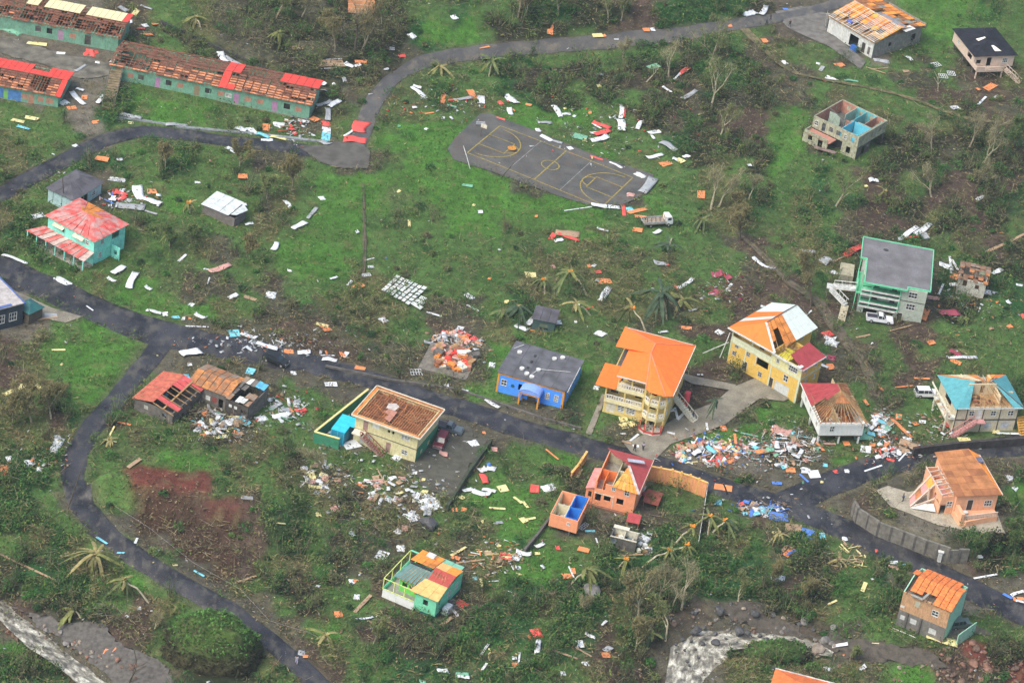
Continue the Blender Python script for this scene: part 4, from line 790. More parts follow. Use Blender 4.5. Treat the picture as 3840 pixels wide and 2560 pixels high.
rA = Vector((W_/2, D_*.26, 9.8)); rB = Vector((W_/2, D_+.5, 9.8)); Lf = ((-.7, D_+.5, 7.55), (-.7, -.7, 7.55), rA, rB); Rt = ((W_+.7, -.7, 7.55), (W_+.7, D_+.5, 7.55), rB, rA)
sh_w = M('pale_white_sheet', (.60, .68, .62), .5, .05, kind='corr', dirt=.1)
deck(root, Lf, 8, 1, lambda i, j: [sh_w, sh_w, sh_w, sheet_orange, sheet_orange, sh_w, sheet_orange, sheet_orange][i]); deck(root, ((-.7, -.7, 7.55), (W_+.7, -.7, 7.55), rA, rA), 4, 1, fill(sheet_orange), name='hip_sheet')
deck(root, Rt, 8, 3, lambda i, j: sh_w if i >= 4 else (None if (i == 1 and j < 2) or (i == 0 and j == 0) else ply_orange)); rafters(root, Rt, 18, timber, skip=.1)
MB().bar((W_+.7, -.7, 7.7), rA+Vector((0, 0, .08)), .4, .08).build('ridge_cap', white_paint, root); MB().bar(rA+Vector((0, 0, .06)), rB+Vector((0, 0, .06)), .2, .08).build('ridge_cap', conc_dark, root); MB().bar((-.75, -.75, 7.5), (W_+.75, -.75, 7.5), .12, .3).build('fascia', white_paint, root)
WX = 6.6; DW = 6.4
wall(root, W_+.01, 0, W_+WX, 0, -.9, 4.6, yh, [(.55, 2.6, 1.1, 1.5, ('w', white_paint)), (.48, -.3, 3.2, 2.2, 'g'), (.1, -.3, 1.0, 2.2, 'd')]); wall(root, W_+.01, 0, W_+WX, 0, 4.6, 7.0, M('pale_yellow_wall', (.62, .60, .30), .85, .08), [(.2, 5.4, .7, 1.0, 'w'), (.72, 5.3, 2.0, 1.2, 'w')]); wall(root, W_+WX, .2, W_+WX, DW, -.9, 7.0, yh, [(.2, 5.5, .8, 1.1, 'w'), (.7, 5.5, .8, 1.1, 'w'), (.3, 2.8, .8, 1.1, 'w'), (.75, 2.8, .8, 1.1, 'w'), (.3, .3, .8, 1.1, 'w')])
wall(root, W_+WX, DW, W_+.01, DW, -.9, 7.0, yh); wall(root, W_, -.05, W_+WX+.1, -.05, 4.4, 4.9, pale_g, t=.25, name='storey_band'); MB().box(W_+WX-.3, W_+WX+.08, -.09, -.06, -.5, 4.4).build('pilaster', pale_g, root); MB().box(W_+WX+.003, W_+WX+.08, -.06, .3, -.5, 7.0).build('pilaster', pale_g, root); MB().box(W_+WX+.003, W_+WX+.1, .3, DW, 4.5, 4.8).build('storey_band', pale_g, root); MB().box(W_+.1, W_+.4, -.07, -.003, -.5, 4.38).build('pilaster', pale_g, root)
slab_part(root, 'floor', W_+.2, W_+WX-.2, .2, DW-.2, 4.5, 4.65, timber); wall(root, W_+.3, DW*.55, W_+WX*.55, DW*.55, 4.65, 6.9, room_y, name='partition'); wall(root, W_+WX*.5, .3, W_+WX*.5, DW*.55, 4.65, 6.8, room_y, name='partition')
slab_part(root, 'yellow_ceiling', W_+.5, W_+WX*.48, .5, DW*.5, 6.3, 6.38, room_y)
wq = ((W_+WX+.5, -.4, 7.05), (W_+WX+.5, DW+.4, 7.05), (W_+WX*.45, DW+.3, 8.1), (W_+WX*.5, .6, 8.1)); deck(root, wq, 4, 1, fill(sheet_maroon)); rafters(root, ((W_, -.4, 7.0), (W_+WX*.7, -.4, 7.0), (W_+WX*.5, DW*.6, 8.0), (W_+.2, DW*.6, 8.2)), 9, timber, .07, .1, name='loose_rafter', skip=.2)
for i in range(16): a = (W_+random.uniform(0, 3.5), random.uniform(1, 5), random.uniform(7, 8)); MB().bar(a, (a[0]+random.uniform(-1, 2), a[1]+random.uniform(-1.5, 1.5), a[2]+random.uniform(-.6, .6)), .07).build('splintered_batten', timber, root)
MB().bar((W_, -.45, 7.15), (W_+WX+.3, -.45, 6.95), .16, .3).build('fascia', white_paint, root); MB().bar((W_+WX+.5, -.4, 7.0), (W_+WX+.5, DW+.4, 7.0), .1, .2).build('fascia', white_paint, root); slab_part(root, 'loose_sheet', W_+WX-.9, W_+WX, -.7, .5, 7.3, 7.36, white_paint)
for (a, b) in (((-.9, -1.2, 1), (-.3, -.4, 6.5)), ((-4.5, -1.5, .2), (-.4, 0, 4.2))): MB().bar(a, b, .12).build('leaning_pole', white_paint, root)
# ---------------------------------------------------------------- big house with flat grey roof and green trim
mint_t = M('bright_mint_trim', (.16, .60, .34), .7, .06, dirt=.1); pale_wall = M('pale_grey_green_wall', (.40, .46, .38), .85, .08, dirt=.25); c3 = lambda x_, y_: (3140+x_/4.355, 880+y_/4.355)
root, W_, D_ = frame(c3(425, 735), c3(1480, 930), c3(510, 75), 7.0, 'green_trim_house', 'large pale house with flat grey roof edged in mint green and two balconies', 'house')
LB = W_*.60; walls(root, W_, D_, -.8, 1.6, (pale_wall, pale_wall, pale_wall, pale_wall), front=[(.2, -.5, 2.6, 1.9, 'o'), (.45, -.5, 2.6, 1.9, 'o'), (.66, -.6, .9, 1.9, 'd')])
wall(root, LB, 0, W_, 0, 1.6, 6.8, pale_wall, [(.48, 2.3, 1.7, 1.4, 'W'), (.48, 4.9, 1.7, 1.4, 'W')]); wall(root, W_, .2, W_, D_-.2, 1.6, 6.8, pale_wall, [(.3, 2.4, 1, 1.3, 'w'), (.7, 2.4, 1, 1.3, 'w'), (.3, 5, 1, 1.3, 'w'), (.7, 5, 1, 1.3, 'w')]); wall(root, W_, D_, 0, D_, 1.6, 6.8, pale_wall); wall(root, 0, D_-.2, 0, 2.4, 1.6, 6.8, pale_wall, [(.3, 2.4, 1, 1.3, 'w'), (.6, 5, 1, 1.3, 'w')])
for z in (1.6, 4.3):
    wall(root, .2, 2.4, LB, 2.4, z+.02, z+2.45, mint_t if z > 4 else pale_wall, [(.1, z+.9, .8, 1.1, 'w'), (.38, z+.1, 1, 2.0, 'o'), (.62, z+.8, 1.2, 1.2, 'w'), (.85, z+.1, 1, 2, 'd')]); slab_part(root, 'balcony_slab', 0, LB-.02, -.3, 2.2, z-.2, z, mint_t)
    wall(root, 0, -.34, LB+.1, -.34, z-.45, z+.0, white_paint, t=.2, name='balcony_band'); MB().box(.1, LB, -.26, -.16, z+.25, z+.5).build('rail_gap_shade', recess_black, root); MB().box(0, LB+.1, -.34, -.12, z+.55, z+.85).build('balcony_rail', white_paint, root); posts(root, [(.1, -.2), (LB*.26, -.2), (LB, -.2)], z-.2, z+2.5, .18, mint_t)  # dark bar paints the shade between the balcony rails
wall(root, LB+.002, 2.4, LB+.002, .1, 1.6, 6.8, pale_wall, t=.1); MB().box(LB, W_+.04, -.06, -.003, 4.1, 4.25).build('storey_band', conc_dark, root)
groof = M('flat_grey_roof_cement', (.155, .155, .165), .85, .22, .35, dirt=.5)
op = [(0.5, -.6), (LB+.9, -.6), (LB+.9, .25), (W_+.5, .25-.6), (W_+.5, D_+.5), (-.5, D_+.5), (-.5, D_*.52), (.5, D_*.52)]
op = [(.3, -.9), (LB+1.1, -.9), (LB+1.1, .3), (W_+.5, .3), (W_+.5, D_+.5), (-.9, D_+.5), (-.9, D_*.52), (.3, D_*.52)]
def concave(root, pts, z0, z1, mat, name):
    me = bpy.data.meshes.new(name); n = len(pts); v = [(x_, y_, z0) for x_, y_ in pts]+[(x_, y_, z1) for x_, y_ in pts]
    f = [tuple(range(n-1, -1, -1)), tuple(range(n, 2*n))]+[(i, (i+1) % n, (i+1) % n+n, i+n) for i in range(n)]; me.from_pydata(v, [], f); me.update(); return link(name, me, mat, root)
concave(root, op, 6.82, 6.98, groof, 'roof')
for a, b in zip(op, op[1:]+op[:1]): MB().bar((*a, 6.98), (*b, 6.98), .16, .34).build('roof_trim', mint_t, root)
MB().prism(arc(W_*.3, D_*.82, .55, 0, 360, 9)[:-1], 6.985, 7.0).build('roof_stain', M('dark_stain', (.05, .05, .055), .8, .4, 4), root)
walls_b = [(-.9, D_*.52, -.9, D_*.15), ]; wall(root, -.9, D_*.50, -.9, .4, 3.9, 4.9, mint_t, t=.12, name='side_balcony_parapet'); slab_part(root, 'side_balcony', -.9, 0, .3, D_*.52, 3.7, 3.9, mint_t); posts(root, [(-.8, D_*.5), (-.8, .5)], 0, 6.8, .16, mint_t)
stairs(root, (-.9, 1.2, 4.1), (-5.2, 2.0, 3.2), 1.2, 6, white_paint, rail=white_paint); slab_part(root, 'landing', -6.4, -5.0, 1.0, 2.8, 3.0, 3.2, white_paint); posts(root, [(-6.2, 1.2), (-5.2, 2.6)], -.5, 3.0, .2, conc_dark); stairs(root, (-5.6, .9, 3.2), (-2.2, -1.2, 1.6), 1.1, 9, white_paint, rail=white_paint); stairs(root, (-2.4, -1.2, 1.5), (-2.7, -5.2, -.3), 1.4, 10, M('cream_steps', (.52, .48, .34), .85))
concave(root, [(-4.2, D_*.55), (-1.5, D_*.55), (-1.5, D_*.85), (-4.2, D_*.85)], -.5, 2.2, M('cream_outhouse', (.36, .34, .24), .85), 'outhouse')
# ---------------------------------------------------------------- small ruin right of it
off = M('off_white_wall', (.52, .52, .44), .85, .1, dirt=.5)
root, W_, D_ = frame(T(3, 1, 1755, 975), T(3, 1, 2010, 1030), T(3, 1, 1795, 830), 3.4, 'wrecked_cottage', 'small off white cottage with rotten brown roof near the right edge', 'cottage')
walls(root, W_, D_, -.7, 3.2, off, front=[(.25, 1.6, .8, 1.3, 'o'), (.7, 1.5, .8, 1.0, 'o')]); rq = roofq(W_, D_, 3.2, .3, .6, 'gable'); rafters(root, rq['front'], 9, timber_red, skip=.1); rafters(root, rq['back'], 9, timber_red); rotten = M('rotten_brown_board', (.22, .13, .08), .9, .4)
deck(root, rq['front'], 6, 4, pick([rotten, ply_brown, M('dull_green_board', (.16, .20, .12), .9)], .45)); deck(root, rq['back'], 6, 4, pick([rotten, rust_gr], .15)); slab_part(root, 'floor', .2, W_-.2, .2, D_-.2, .5, .6, timber_dark)
# ---------------------------------------------------------------- roofless shell at the upper right
shell_w = M('mossy_cream_wall', (.36, .37, .26), .9, .2, dirt=.7); turq_r = M('turquoise_room_wall', (.14, .46, .48), .85, .1, dirt=.25); salm_r = M('salmon_room_wall', (.46, .22, .16), .85, .1, dirt=.4); skyb = M('sky_blue_room_wall', (.12, .48, .60), .85, .06, dirt=.15); wg = M('pale_green_room_wall', (.34, .44, .36), .85, .1, dirt=.4)
root, W_, D_ = frame(T(3, 0, 425, 1062), T(3, 0, 822, 1272), T(3, 0, 660, 900), 5.2, 'roofless_shell_house', 'roofless cream shell of a house open to turquoise and salmon rooms', 'house ruin')
walls(root, W_, D_, 2.5, 5.2, (shell_w, shell_w, shell_w, shell_w), front=[(.08, 3.2, .9, 1.2, 'w'), (.24, 2.6, .9, 2.0, 'o'), (.40, 3.3, .9, 1.1, 'o'), (.57, 3.3, 1.2, 1.1, 'o'), (.72, 3.3, .7, 1.1, 'w'), (.88, 3.3, .8, 1.2, 'o')], right=[(.15, 3.4, .8, 1, 'o'), (.5, 3.3, .9, 1.1, 'o'), (.8, 3.3, .9, 1.1, 'o')])
slab_part(root, 'upper_floor', .2, W_-.2, .2, D_-.2, 2.3, 2.5, M('dusty_floor', (.12, .12, .11), .9, .4))
for k, (q, mt, ops) in enumerate([((.25, D_-.22, W_*.33, D_-.22), salm_r, [(.5, 3.5, 1, 1.1, 'o')]), ((W_*.34, D_-.22, W_*.56, D_-.22), turq_r, [(.5, 3.5, .9, 1.1, 'o')]), ((W_*.57, D_-.22, W_*.78, D_-.22), turq_r, [(.5, 3.5, .9, 1.1, 'o')]), ((W_*.79, D_-.22, W_-.25, D_-.22), salm_r, [(.5, 3.5, .8, 1.1, 'o')]),
    ((.22, .3, .22, D_-.3), salm_r, [(.8, 3.4, .9, 1, 'o')]), ((W_-.4, .3, W_-.4, D_-.3), wg, ()), ((W_*.36, D_*.55, W_*.36, D_-.4), wg, ()), ((W_*.57, D_*.5, W_*.57, D_-.4), turq_r, ()), ((W_*.4, D_*.52, W_*.56, D_*.52), salm_r, ()), ((W_*.66, D_*.5, W_*.96, D_*.5), wg, [(.7, 2.6, .8, 2, 'o')]), ((W_*.60, .3, W_*.60, D_*.48), skyb, ()), ((W_*.62, D_*.46, W_*.97, D_*.46), skyb, ()), ((W_*.1, D_*.4, W_*.34, D_*.4), wg, ()), ((W_*.79, D_*.55, W_*.79, D_-.4), salm_r, ())]):
    x0, y0, x1, y1 = q; wall(root, x0, y0, x1, y1, 2.5, 5.1 if k != 8 else 4.2, mt, ops, t=.12, name='room_wall')
slab_part(root, 'blue_room_floor', W_*.61, W_*.97, .3, D_*.45, 2.5, 2.56, skyb); clutter(root, W_*.35, W_*.8, D_*.3, D_*.9, 2.5, 26, [white_paint, white_paint, salm_r, timber, turq_r]); MB().bar((.1, D_*.5, 5.15), (W_*.58, D_*.3, 5.1), .2, .15).build('lintel_beam', conc_dark, root)
wall(root, W_*.68, 0, W_, 0, -.8, 2.5, shell_w, [(.45, .5, 1.0, 1.5, 'o')]); wall(root, W_, .2, W_, D_*.5, -.8, 2.5, conc_dark, [(.5, 0, 1.5, 2, 'o')]); posts(root, [(.2, .2), (W_*.35, .2), (.2, D_*.5), (W_*.35, D_-.3), (W_*.68, D_-.3), (W_-.2, D_-.2)], -.8, 2.3, .3, conc_dark); MB().box(0, W_*.68, .9, 1.1, -.8, 2.3).build('under_floor_shade', recess_black, root)  # near-black wall paints the shade under the upper floor
slab_part(root, 'balcony_floor', -.1, W_*.55, -2.6, -.02, 2.1, 2.3, salm_r); wall(root, -.1, -2.6, W_*.5, -2.6, .1, 2.9, shell_w, [(.28, 1.0, 1.0, 1.2, 'o'), (.72, .2, 1.1, 2.0, 'o')]); MB().bar((W_*.28, -3.2, .4), (W_*.72, -2.7, 1.0), 1.0, .15).build('fallen_slab', M('mauve_slab', (.24, .17, .16), .9), root); posts(root, [(-.1, -2.5), (W_*.5, -2.5)], -.8, 2.1, .25, shell_w)
wall(root, -.1, -.3, -.1, -2.4, .1, 2.9, shell_w)
# ---------------------------------------------------------------- black roof house
pinkc = M('pinkish_cream_wall', (.60, .48, .38), .85, .06, dirt=.15); blackr = M('black_roof_felt', (.016, .018, .026), .75, .3, .6, dirt=.12); blackr.node_tree.nodes['Principled BSDF'].inputs['Specular IOR Level'].default_value = .12
root, W_, D_ = frame(T(3, 0, 1905, 508), T(3, 0, 2290, 462), T(3, 0, 1770, 235), 4.6, 'black_roof_house', 'pinkish cream house on stilts with black roof and two pale patches', 'house', w=9.5, dpt=11.5)
walls(root, W_, D_, 1.7, 4.5, pinkc, front=[(.12, 2.4, 1.1, 1, 'o'), (.38, 1.8, 1.1, 2.1, 'o'), (.78, 2.5, 1.3, 1.2, 'W')], left=[(.25, 2.6, 1, 1, 'w'), (.8, 2.5, 2.2, 1.2, 'o')]); posts(root, [(a*W_, b*D_) for a in (.05, .35, .65, .95) for b in (.05, .5, .95)], -.8, 1.6, .35, conc_dark); slab_part(root, 'floor', 0, W_, 0, D_, 1.5, 1.7, conc_dark); wall(root, .5, D_*.3, W_-.5, D_*.3, -.8, 1.5, recess_black)  # near-black wall below the floor paints the shade among the stilts
rq = roofq(W_, D_, 4.55, .5, 1.2, 'hip', 'y')
for k in rq: deck(root, rq[k], 4, 1, fill(blackr))
deck(root, ((-.5, -.5, 4.5), (W_*.55, -.5, 4.5), (W_*.5, 1.2, 5.2), (.0, 2.4, 5.0)), 2, 1, fill(blackr)); wp = M('bare_white_patch', (.80, .78, .66), .8, .05, dirt=.1)
_q = rq['left']
MB().slab([bil(_q, u, v)+Vector((0, 0, .13)) for u, v in ((.50, .55), (.66, .6), (.66, .95), (.48, .95))], .05).build('bare_patch', wp, root); _q = rq['right']; MB().slab([bil(rq['front'], u, v)+Vector((0, 0, .15)) for u, v in ((.52, .25), (.72, .25), (.64, .6), (.50, .6))], .05).build('bare_patch', wp, root)
slab_part(root, 'balcony_floor', W_*.02, W_*.68, -2.0, 0, 1.5, 1.7, pinkc); wall(root, 0, -2.0, W_*.22, -2.0, 1.7, 2.8, pinkc); wall(root, -.02, -.02, -.02, -2.0, 1.7, 2.8, pinkc, t=.1); balustrade(root, [(W_*.24, -1.95), (W_*.68, -1.95)], 1.7, pinkc, .9, .3); stairs(root, (W_*.76, -1.2, 1.7), (W_*1.05, -4.2, -.3), 1.1, 10, pinkc, rail=pinkc); posts(root, [(.2, -1.8), (W_*.66, -1.8)], -.6, 1.5, .25, pinkc)
# ---------------------------------------------------------------- roofless garage building, top
whiteg = M('white_garage_wall', (.60, .62, .58), .85, .08, dirt=.4); greyw = M('grey_render_wall', (.24, .24, .21), .9, .2, dirt=.6)
root, W_, D_ = frame(T(3, 0, 570, 150), T(3, 0, 938, 405), T(3, 0, 965, -30), 3.9, 'garage_building', 'white fronted garage building with orange plywood and bare battens for a roof', 'building')
walls(root, W_, D_, -.6, 3.9, (whiteg, greyw, greyw, greyw), front=[(.2, .1, 2.4, 2.4, 'g'), (.40, .1, 1.2, 2.6, 'g'), (.58, 0, 2.6, 2.8, 'o'), (.80, .1, 1.0, 2.4, 'd'), (.92, .4, .7, 1.8, ('b', conc_dark))], right=[(.35, 1.4, 1, 1, 'o'), (.85, .9, 1.4, 1.6, 'o')])
MB().box(-.1, W_+.1, -.14, -.003, 3.3, 3.6).build('facade_band', white_paint, root); slab_part(root, 'gutter_slab', -.1, W_+.1, -.5, .9, 3.92, 4.02, M('ochre_slab', (.34, .20, .09), .9, .3)); slab_part(root, 'loft_floor', .2, W_-.2, .9, D_-.2, 3.75, 3.9, M('loft_boards', (.36, .20, .08), .9, .3))
rq = roofq(W_, D_, 4.0, .4, 1.5, 'gable'); F = rq['front']; ply_v = M('vivid_orange_plywood', (.88, .30, .05), .8, .15, dirt=.1)
def gf(i, j):
    if j == 0: return random.choice([None, None, ply_yellow, None])
    if j == 1: return random.choice([ply_yellow, ply_yellow, None, ply_brown])
    if j == 2: return random.choice([ply_yellow, None, ply_brown, ply_v]) if i > 5 else random.choice([ply_brown, ply_v])
    return random.choice([ply_v, ply_v, ply_orange, ply_orange, ply_yellow])
rafters(root, F, 30, white_paint, .1, .1, -.08, name='batten', skip=.28); rafters(root, F, 14, timber); deck(root, F, 9, 5, gf); deck(root, rq['back'], 9, 4, pick([ply_v, ply_v, ply_orange, ply_brown, greyw], .12)); rafters(root, rq['back'], 14, timber); purlins(root, F, 3, white_paint, drop=-.16, pieces=2)
MB().box(W_*.3, W_*.4, 1.0, 1.6, 4.2, 4.7).build('blue_drum', M('blue_drum', (.10, .16, .50), .6), root); slab_part(root, 'loose_sheet', W_-.6, W_+1.2, D_*.55, D_*.75, 4.7, 4.76, white_paint); slab_part(root, 'ridge_rubble', W_*.5, W_+.2, D_*.5, D_*.62, 5.3, 5.4, M('grey_slate_sheet', (.22, .23, .25), .7)); wall(root, W_+.5, D_+.6, W_*.2, D_+.6, 3.2, 4.4, greyw, name='parapet')
MB().box(W_*.62, W_*.75, -1.4, -.6, -.3, 1.2).build('blue_barrel', M('blue_barrel', (.03, .12, .42), .5), root)
for i in range(3):
    for (a, b) in (((-3.2, 2+i*.9, 2.6-.5*i), (-1.2, 1.2+i*1.2, 3.6-.3*i)), ((-3.4, 3.5, .1+i), (-.8, .2, 1.0+i)), ((-3.2+i*1.2, 3-i*1.2, -.3), (-3.2+i*1.2, 3-i*1.2, 3.0))): MB().bar(a, b, .12, .12).build('scaffold_rail', M('grey_rail', (.34, .34, .32), .8), root)
# ---------------------------------------------------------------- white house with maroon roof
whitew = M('white_clapboard', (.70, .74, .70), .8, .04, dirt=.12)
root, W_, D_ = frame(T(3, 2, 488, 745), T(3, 2, 850, 748), T(3, 2, 318, 382), 4.7, 'maroon_roof_house', 'white house on posts whose maroon roof is torn open on the right', 'house', dpt=12.0, w=8.2)
walls(root, W_, D_, 1.9, 4.6, whitew, front=[(.28, 2.7, .9, 1.2, 'w')], left=[(.2, 2.7, 1, 1.2, 'w'), (.5, 2.7, 1, 1.2, 'w'), (.85, 2.7, 1, 1.2, 'w')]); slab_part(root, 'floor', .2, W_-.2, .2, D_-.2, 1.9, 2.0, timber_red); posts(root, [(a*W_, b*D_) for a in (.03, .5, .95) for b in (.03, .5, .97)], -.8, 1.85, .28, whitew); slab_part(root, 'floor_frame', .1, W_-.1, .1, D_-.1, 1.65, 1.89, timber_dark); wall(root, .6, D_*.35, W_-.3, D_*.35, -.7, 1.6, recess_black)  # near-black wall below the floor paints the darkness behind the posts
rA, rB = Vector((W_*.62, D_*.50, 6.9)), Vector((W_*.62, D_*.74, 6.9)); e = .5
L_ = ((-e, D_+e, 4.6), (-e, -e, 4.6), rA, rB); Fr = ((-e, -e, 4.6), (W_+e, -e, 4.6), rA, rA); Rr = ((W_+e, -e, 4.6), (W_+e, D_+e, 4.6), rB, rA); Bk = ((W_+e, D_+e, 4.6), (-e, D_+e, 4.6), rB, rB)
deck(root, L_, 9, 2, lambda i, j: sheet_maroon if i < 5 or (i == 5 and j == 1) else None); deck(root, Bk, 4, 1, lambda i, j: sheet_maroon if i > 0 else ply_brown); rafters(root, L_, 16, timber); rafters(root, Fr, 9, timber); rafters(root, Rr, 16, timber); deck(root, Rr, 8, 4, lambda i, j: (ply_brown if i > 4 and j > 0 and random.random() < .8 else None)); deck(root, Fr, 4, 3, lambda i, j: ply_brown if j == 2 else None)
MB().bar(rA, rB, .1, .2).build('ridge_board', timber, root); cw2 = M('plaster_cream_partition', (.52, .42, .24), .85, .1); or_r = M('burnt_orange_room', (.50, .19, .07), .85, .15, dirt=.3)
for q, mt, zt in (((W_*.45, .3, W_*.45, D_*.6), cw2, 4.6), ((.3, D_*.45, W_*.45, D_*.45), or_r, 4.5), ((W_*.45, D_*.6, W_-.3, D_*.6), cw2, 5.4), ((W_*.7, .3, W_*.7, D_*.5), or_r, 3.9), ((.25, D_*.2, .25, D_*.6), or_r, 4.5), ((.3, .3, W_*.45, .3), or_r, 3.4), ((W_*.62, D_*.62, W_*.62, D_-.3), cw2, 6.2)): wall(root, *q, 2.0, zt, mt, t=.12, name='room_wall')
clutter(root, .5, W_-.5, .5, D_*.6, 2.1, 40, [or_r, timber, white_paint, timber_red, cw2, salm_r], .9)
for i in range(40): a = (random.uniform(0, W_), random.uniform(0, D_*.6), random.uniform(3.8, 5.6)); t = random.uniform(0, 6.3); MB().bar(a, (a[0]+1.6*math.cos(t), a[1]+1.6*math.sin(t), a[2]+random.uniform(-.9, .5)), .08).build('splintered_rafter', random.choice([timber, timber, timber_red]), root)
MB().bar((-e-.02, -e, 4.6), (-e-.02, D_+e, 4.6), .08, .2).build('fascia', whitew, root); MB().bar((-e, -e-.02, 4.6), (W_*.9, -e-.02, 4.6), .08, .2).build('fascia', whitew, root)
# ---------------------------------------------------------------- cream house with teal roof
creamt = M('cream_panel_wall', (.60, .54, .38), .85, .06, dirt=.25); darkb = M('dark_slate_band', (.07, .07, .075), .7, .1, dirt=0)
root, W_, D_ = frame(T(3, 2, 1745, 600), T(3, 2, 2312, 592), T(3, 2, 1605, 325), 5.5, 'teal_roof_house', 'cream two storey house with torn teal roof and pink outside stair', 'house')
walls(root, W_, D_, -.8, 5.4, creamt, front=[(.25, 3.4, 1, 1.2, 'W'), (.37, 2.8, .95, 2.1, ('b', white_paint)), (.60, 3.4, 1.1, 1.2, 'W'), (.88, 3.4, 1.2, 1.2, 'W'), (.55, .7, 1.4, 1.2, ('b', M('pale_blue_window', (.45, .47, .50), .6))), (.83, .7, 1.6, 1.3, ('b', M('pale_blue_window', (.45, .47, .50), .6)))], left=[(.5, 3.2, 3.2, 1.5, 'o'), (.5, .6, 1.5, 1.5, 'o')])
for u in (.0, .165, .43, .70, .985): MB().box(W_*u, W_*u+.16, -.07, -.003, -.6, 5.4).build('column_strip', darkb, root)
MB().box(-.05, W_+.05, -.1, -.072, 2.55, 2.8).build('storey_band', darkb, root); slab_part(root, 'upper_floor', .2, W_-.2, .2, D_-.2, 5.2, 5.38, timber); e = .7; rA, rB = Vector((W_*.36, D_*.5, 7.9)), Vector((W_*.64, D_*.5, 7.9)); z = 5.45
MB().bar((-.1, -.6, 5.45), (W_+.5, -.6, 5.45), .12, .16).build('eave_beam', white_paint, root)
deck(root, ((-e, D_+e, z), (-e, -e, z), rA, rA), 6, 1, fill(sheet_teal)); deck(root, ((-e, -e, z), (W_*.16, -e, z), rA, rA), 1, 1, fill(sheet_teal)); deck(root, ((W_+e, -e, z), (W_+e, D_+e, z), rB, rB), 6, 1, fill(sheet_teal)); deck(root, ((W_*.9, -e, z), (W_+e, -e, z), rB, rB), 1, 1, fill(sheet_teal), name='torn_sheet')
cream_att = M('cream_attic_wall', (.66, .56, .36), .85, .05, dirt=.12); wall(root, W_*.25, D_*.42, W_*.70, D_*.42, 5.4, 7.7, cream_att, [(.52, 5.6, .8, 1.7, 'o')]); wall(root, W_*.70, D_*.1, W_*.70, D_*.85, 5.4, 7.0, cream_att); wall(root, W_*.25, D_*.9, W_*.25, D_*.42, 5.4, 6.8, cream_att); wall(root, W_*.70, D_*.35, W_*.97, D_*.35, 5.4, 6.4, cream_att)
deck(root, ((W_+e, D_+e, z), (-e, D_+e, z), rA, rB), 7, 2, lambda i, j: [sheet_orange if j == 0 else None, ply_v, None, ply_orange, cream_att, cream_att, ply_orange][i]); rafters(root, ((-e, -e, z), (W_+e, -e, z), rB, rA), 14, timber, skip=.45); rafters(root, ((W_+e, D_+e, z), (-e, D_+e, z), rA, rB), 12, white_paint, skip=.2)
clutter(root, W_*.16, W_*.62, .2, D_*.36, 5.4, 26, [timber_red, timber_dark, timber, rotten], .8, 'broken_furniture'); MB().bar(rB, (W_+e, -e, z), .14).build('hip_rafter', timber_dark, root)
slab_part(root, 'side_verandah_beam', -1.7, -1.5, -.2, D_, 4.2, 4.5, trim_c); slab_part(root, 'side_verandah_floor', -1.6, 0, .4, D_*.8, 2.4, 2.6, trim_c); posts(root, [(-1.5, .5), (-1.5, D_*.75)], -.6, 4.2, .24, trim_c); clutter(root, -1.5, -.3, .5, D_*.7, 2.6, 14, [white_paint, timber, pinkc], .9)
pinks = M('pink_stair_paint', (.52, .26, .24), .8, .1, dirt=.3); slab_part(root, 'landing', W_*.30, W_*.46, -1.4, -.1, 2.6, 2.8, pinks); stairs(root, (W_*.30, -.9, 2.8), (W_*-.12, -1.6, -.5), 1.2, 14, pinks, rail=pinks)
bo = on(T(3, 2, 2310, 800)); ply_st = MB()
sroot = stairs(root, (W_+.9, .6, 2.9), (W_+1.4, -2.0, -.4), 1.4, 9, ply_yellow, name='timber_steps')
# ---------------------------------------------------------------- peach house on the terrace
peach = M('peach_wall', (.74, .40, .23), .85, .06, dirt=.15); plyd = M('stained_plywood', (.40, .17, .065), .85, .22, .7, dirt=.2); plyd2 = M('dark_stained_plywood', (.30, .12, .05), .85, .22, .7, dirt=.2)
root, W_, D_ = frame(T(3, 2, 1742, 1408), T(3, 2, 2112, 1382), T(3, 2, 1580, 1072), 4.6, 'peach_house', 'peach house on a raised terrace, its roof bare brown plywood', 'house')
walls(root, W_, D_, -.6, 4.6, peach, front=[(.36, 1.2, 1.0, 2.2, 'd'), (.80, 1.9, 1.5, 1.3, 'W')], right=[(.3, 1.8, 1, 1.2, 'w'), (.7, 1.8, 1, 1.2, 'w')]); e = .5; rA, rB = Vector((W_*.5, D_*.32, 6.0)), Vector((W_*.5, D_*.68, 6.0)); z = 4.65
deck(root, ((-e, -e, z), (W_+e, -e, z), (W_*.74, D_+e, z+1.5), (-e, D_+e, z+.95)), 5, 7, pick([plyd, plyd, plyd2]), gap=.016); deck(root, ((W_+e, -e, z), (W_+e, D_+e, z), (W_*.74, D_+e, z+1.5), (W_*.74, D_+e, z+1.5)), 4, 1, fill(ply_v))
for a, b in (((-e-.05, D_+e), (W_+e, D_+e)), ((W_+e+.05, -e), (W_+e+.05, D_+e))): MB().bar((*a, z), (*b, z), .14, .2).build('fascia', pinkc, root)
slab_part(root, 'roof_hole', W_*.84, W_*.98, D_*.72, D_*.86, 5.35, 5.75, M('blue_grey_hole', (.13, .14, .2), .8))
XL = 2.5; wall(root, -XL, .6, -.05, .6, -.5, 3.8, peach, [(.7, 1.6, 1.1, 1.2, 'w'), (.25, 0, 1.2, 2.2, 'o')]); wall(root, -XL, D_*.85, -XL, .7, -.5, 4.0, peach, [(.3, 1.0, .9, 2.2, 'o'), (.7, 1.6, .9, 1.2, 'o')]); wall(root, -.2, D_*.85, -XL, D_*.85, -.5, 4.0, peach); slab_part(root, 'upper_floor', -XL, 0, .7, D_*.84, 1.9, 2.05, pinks)
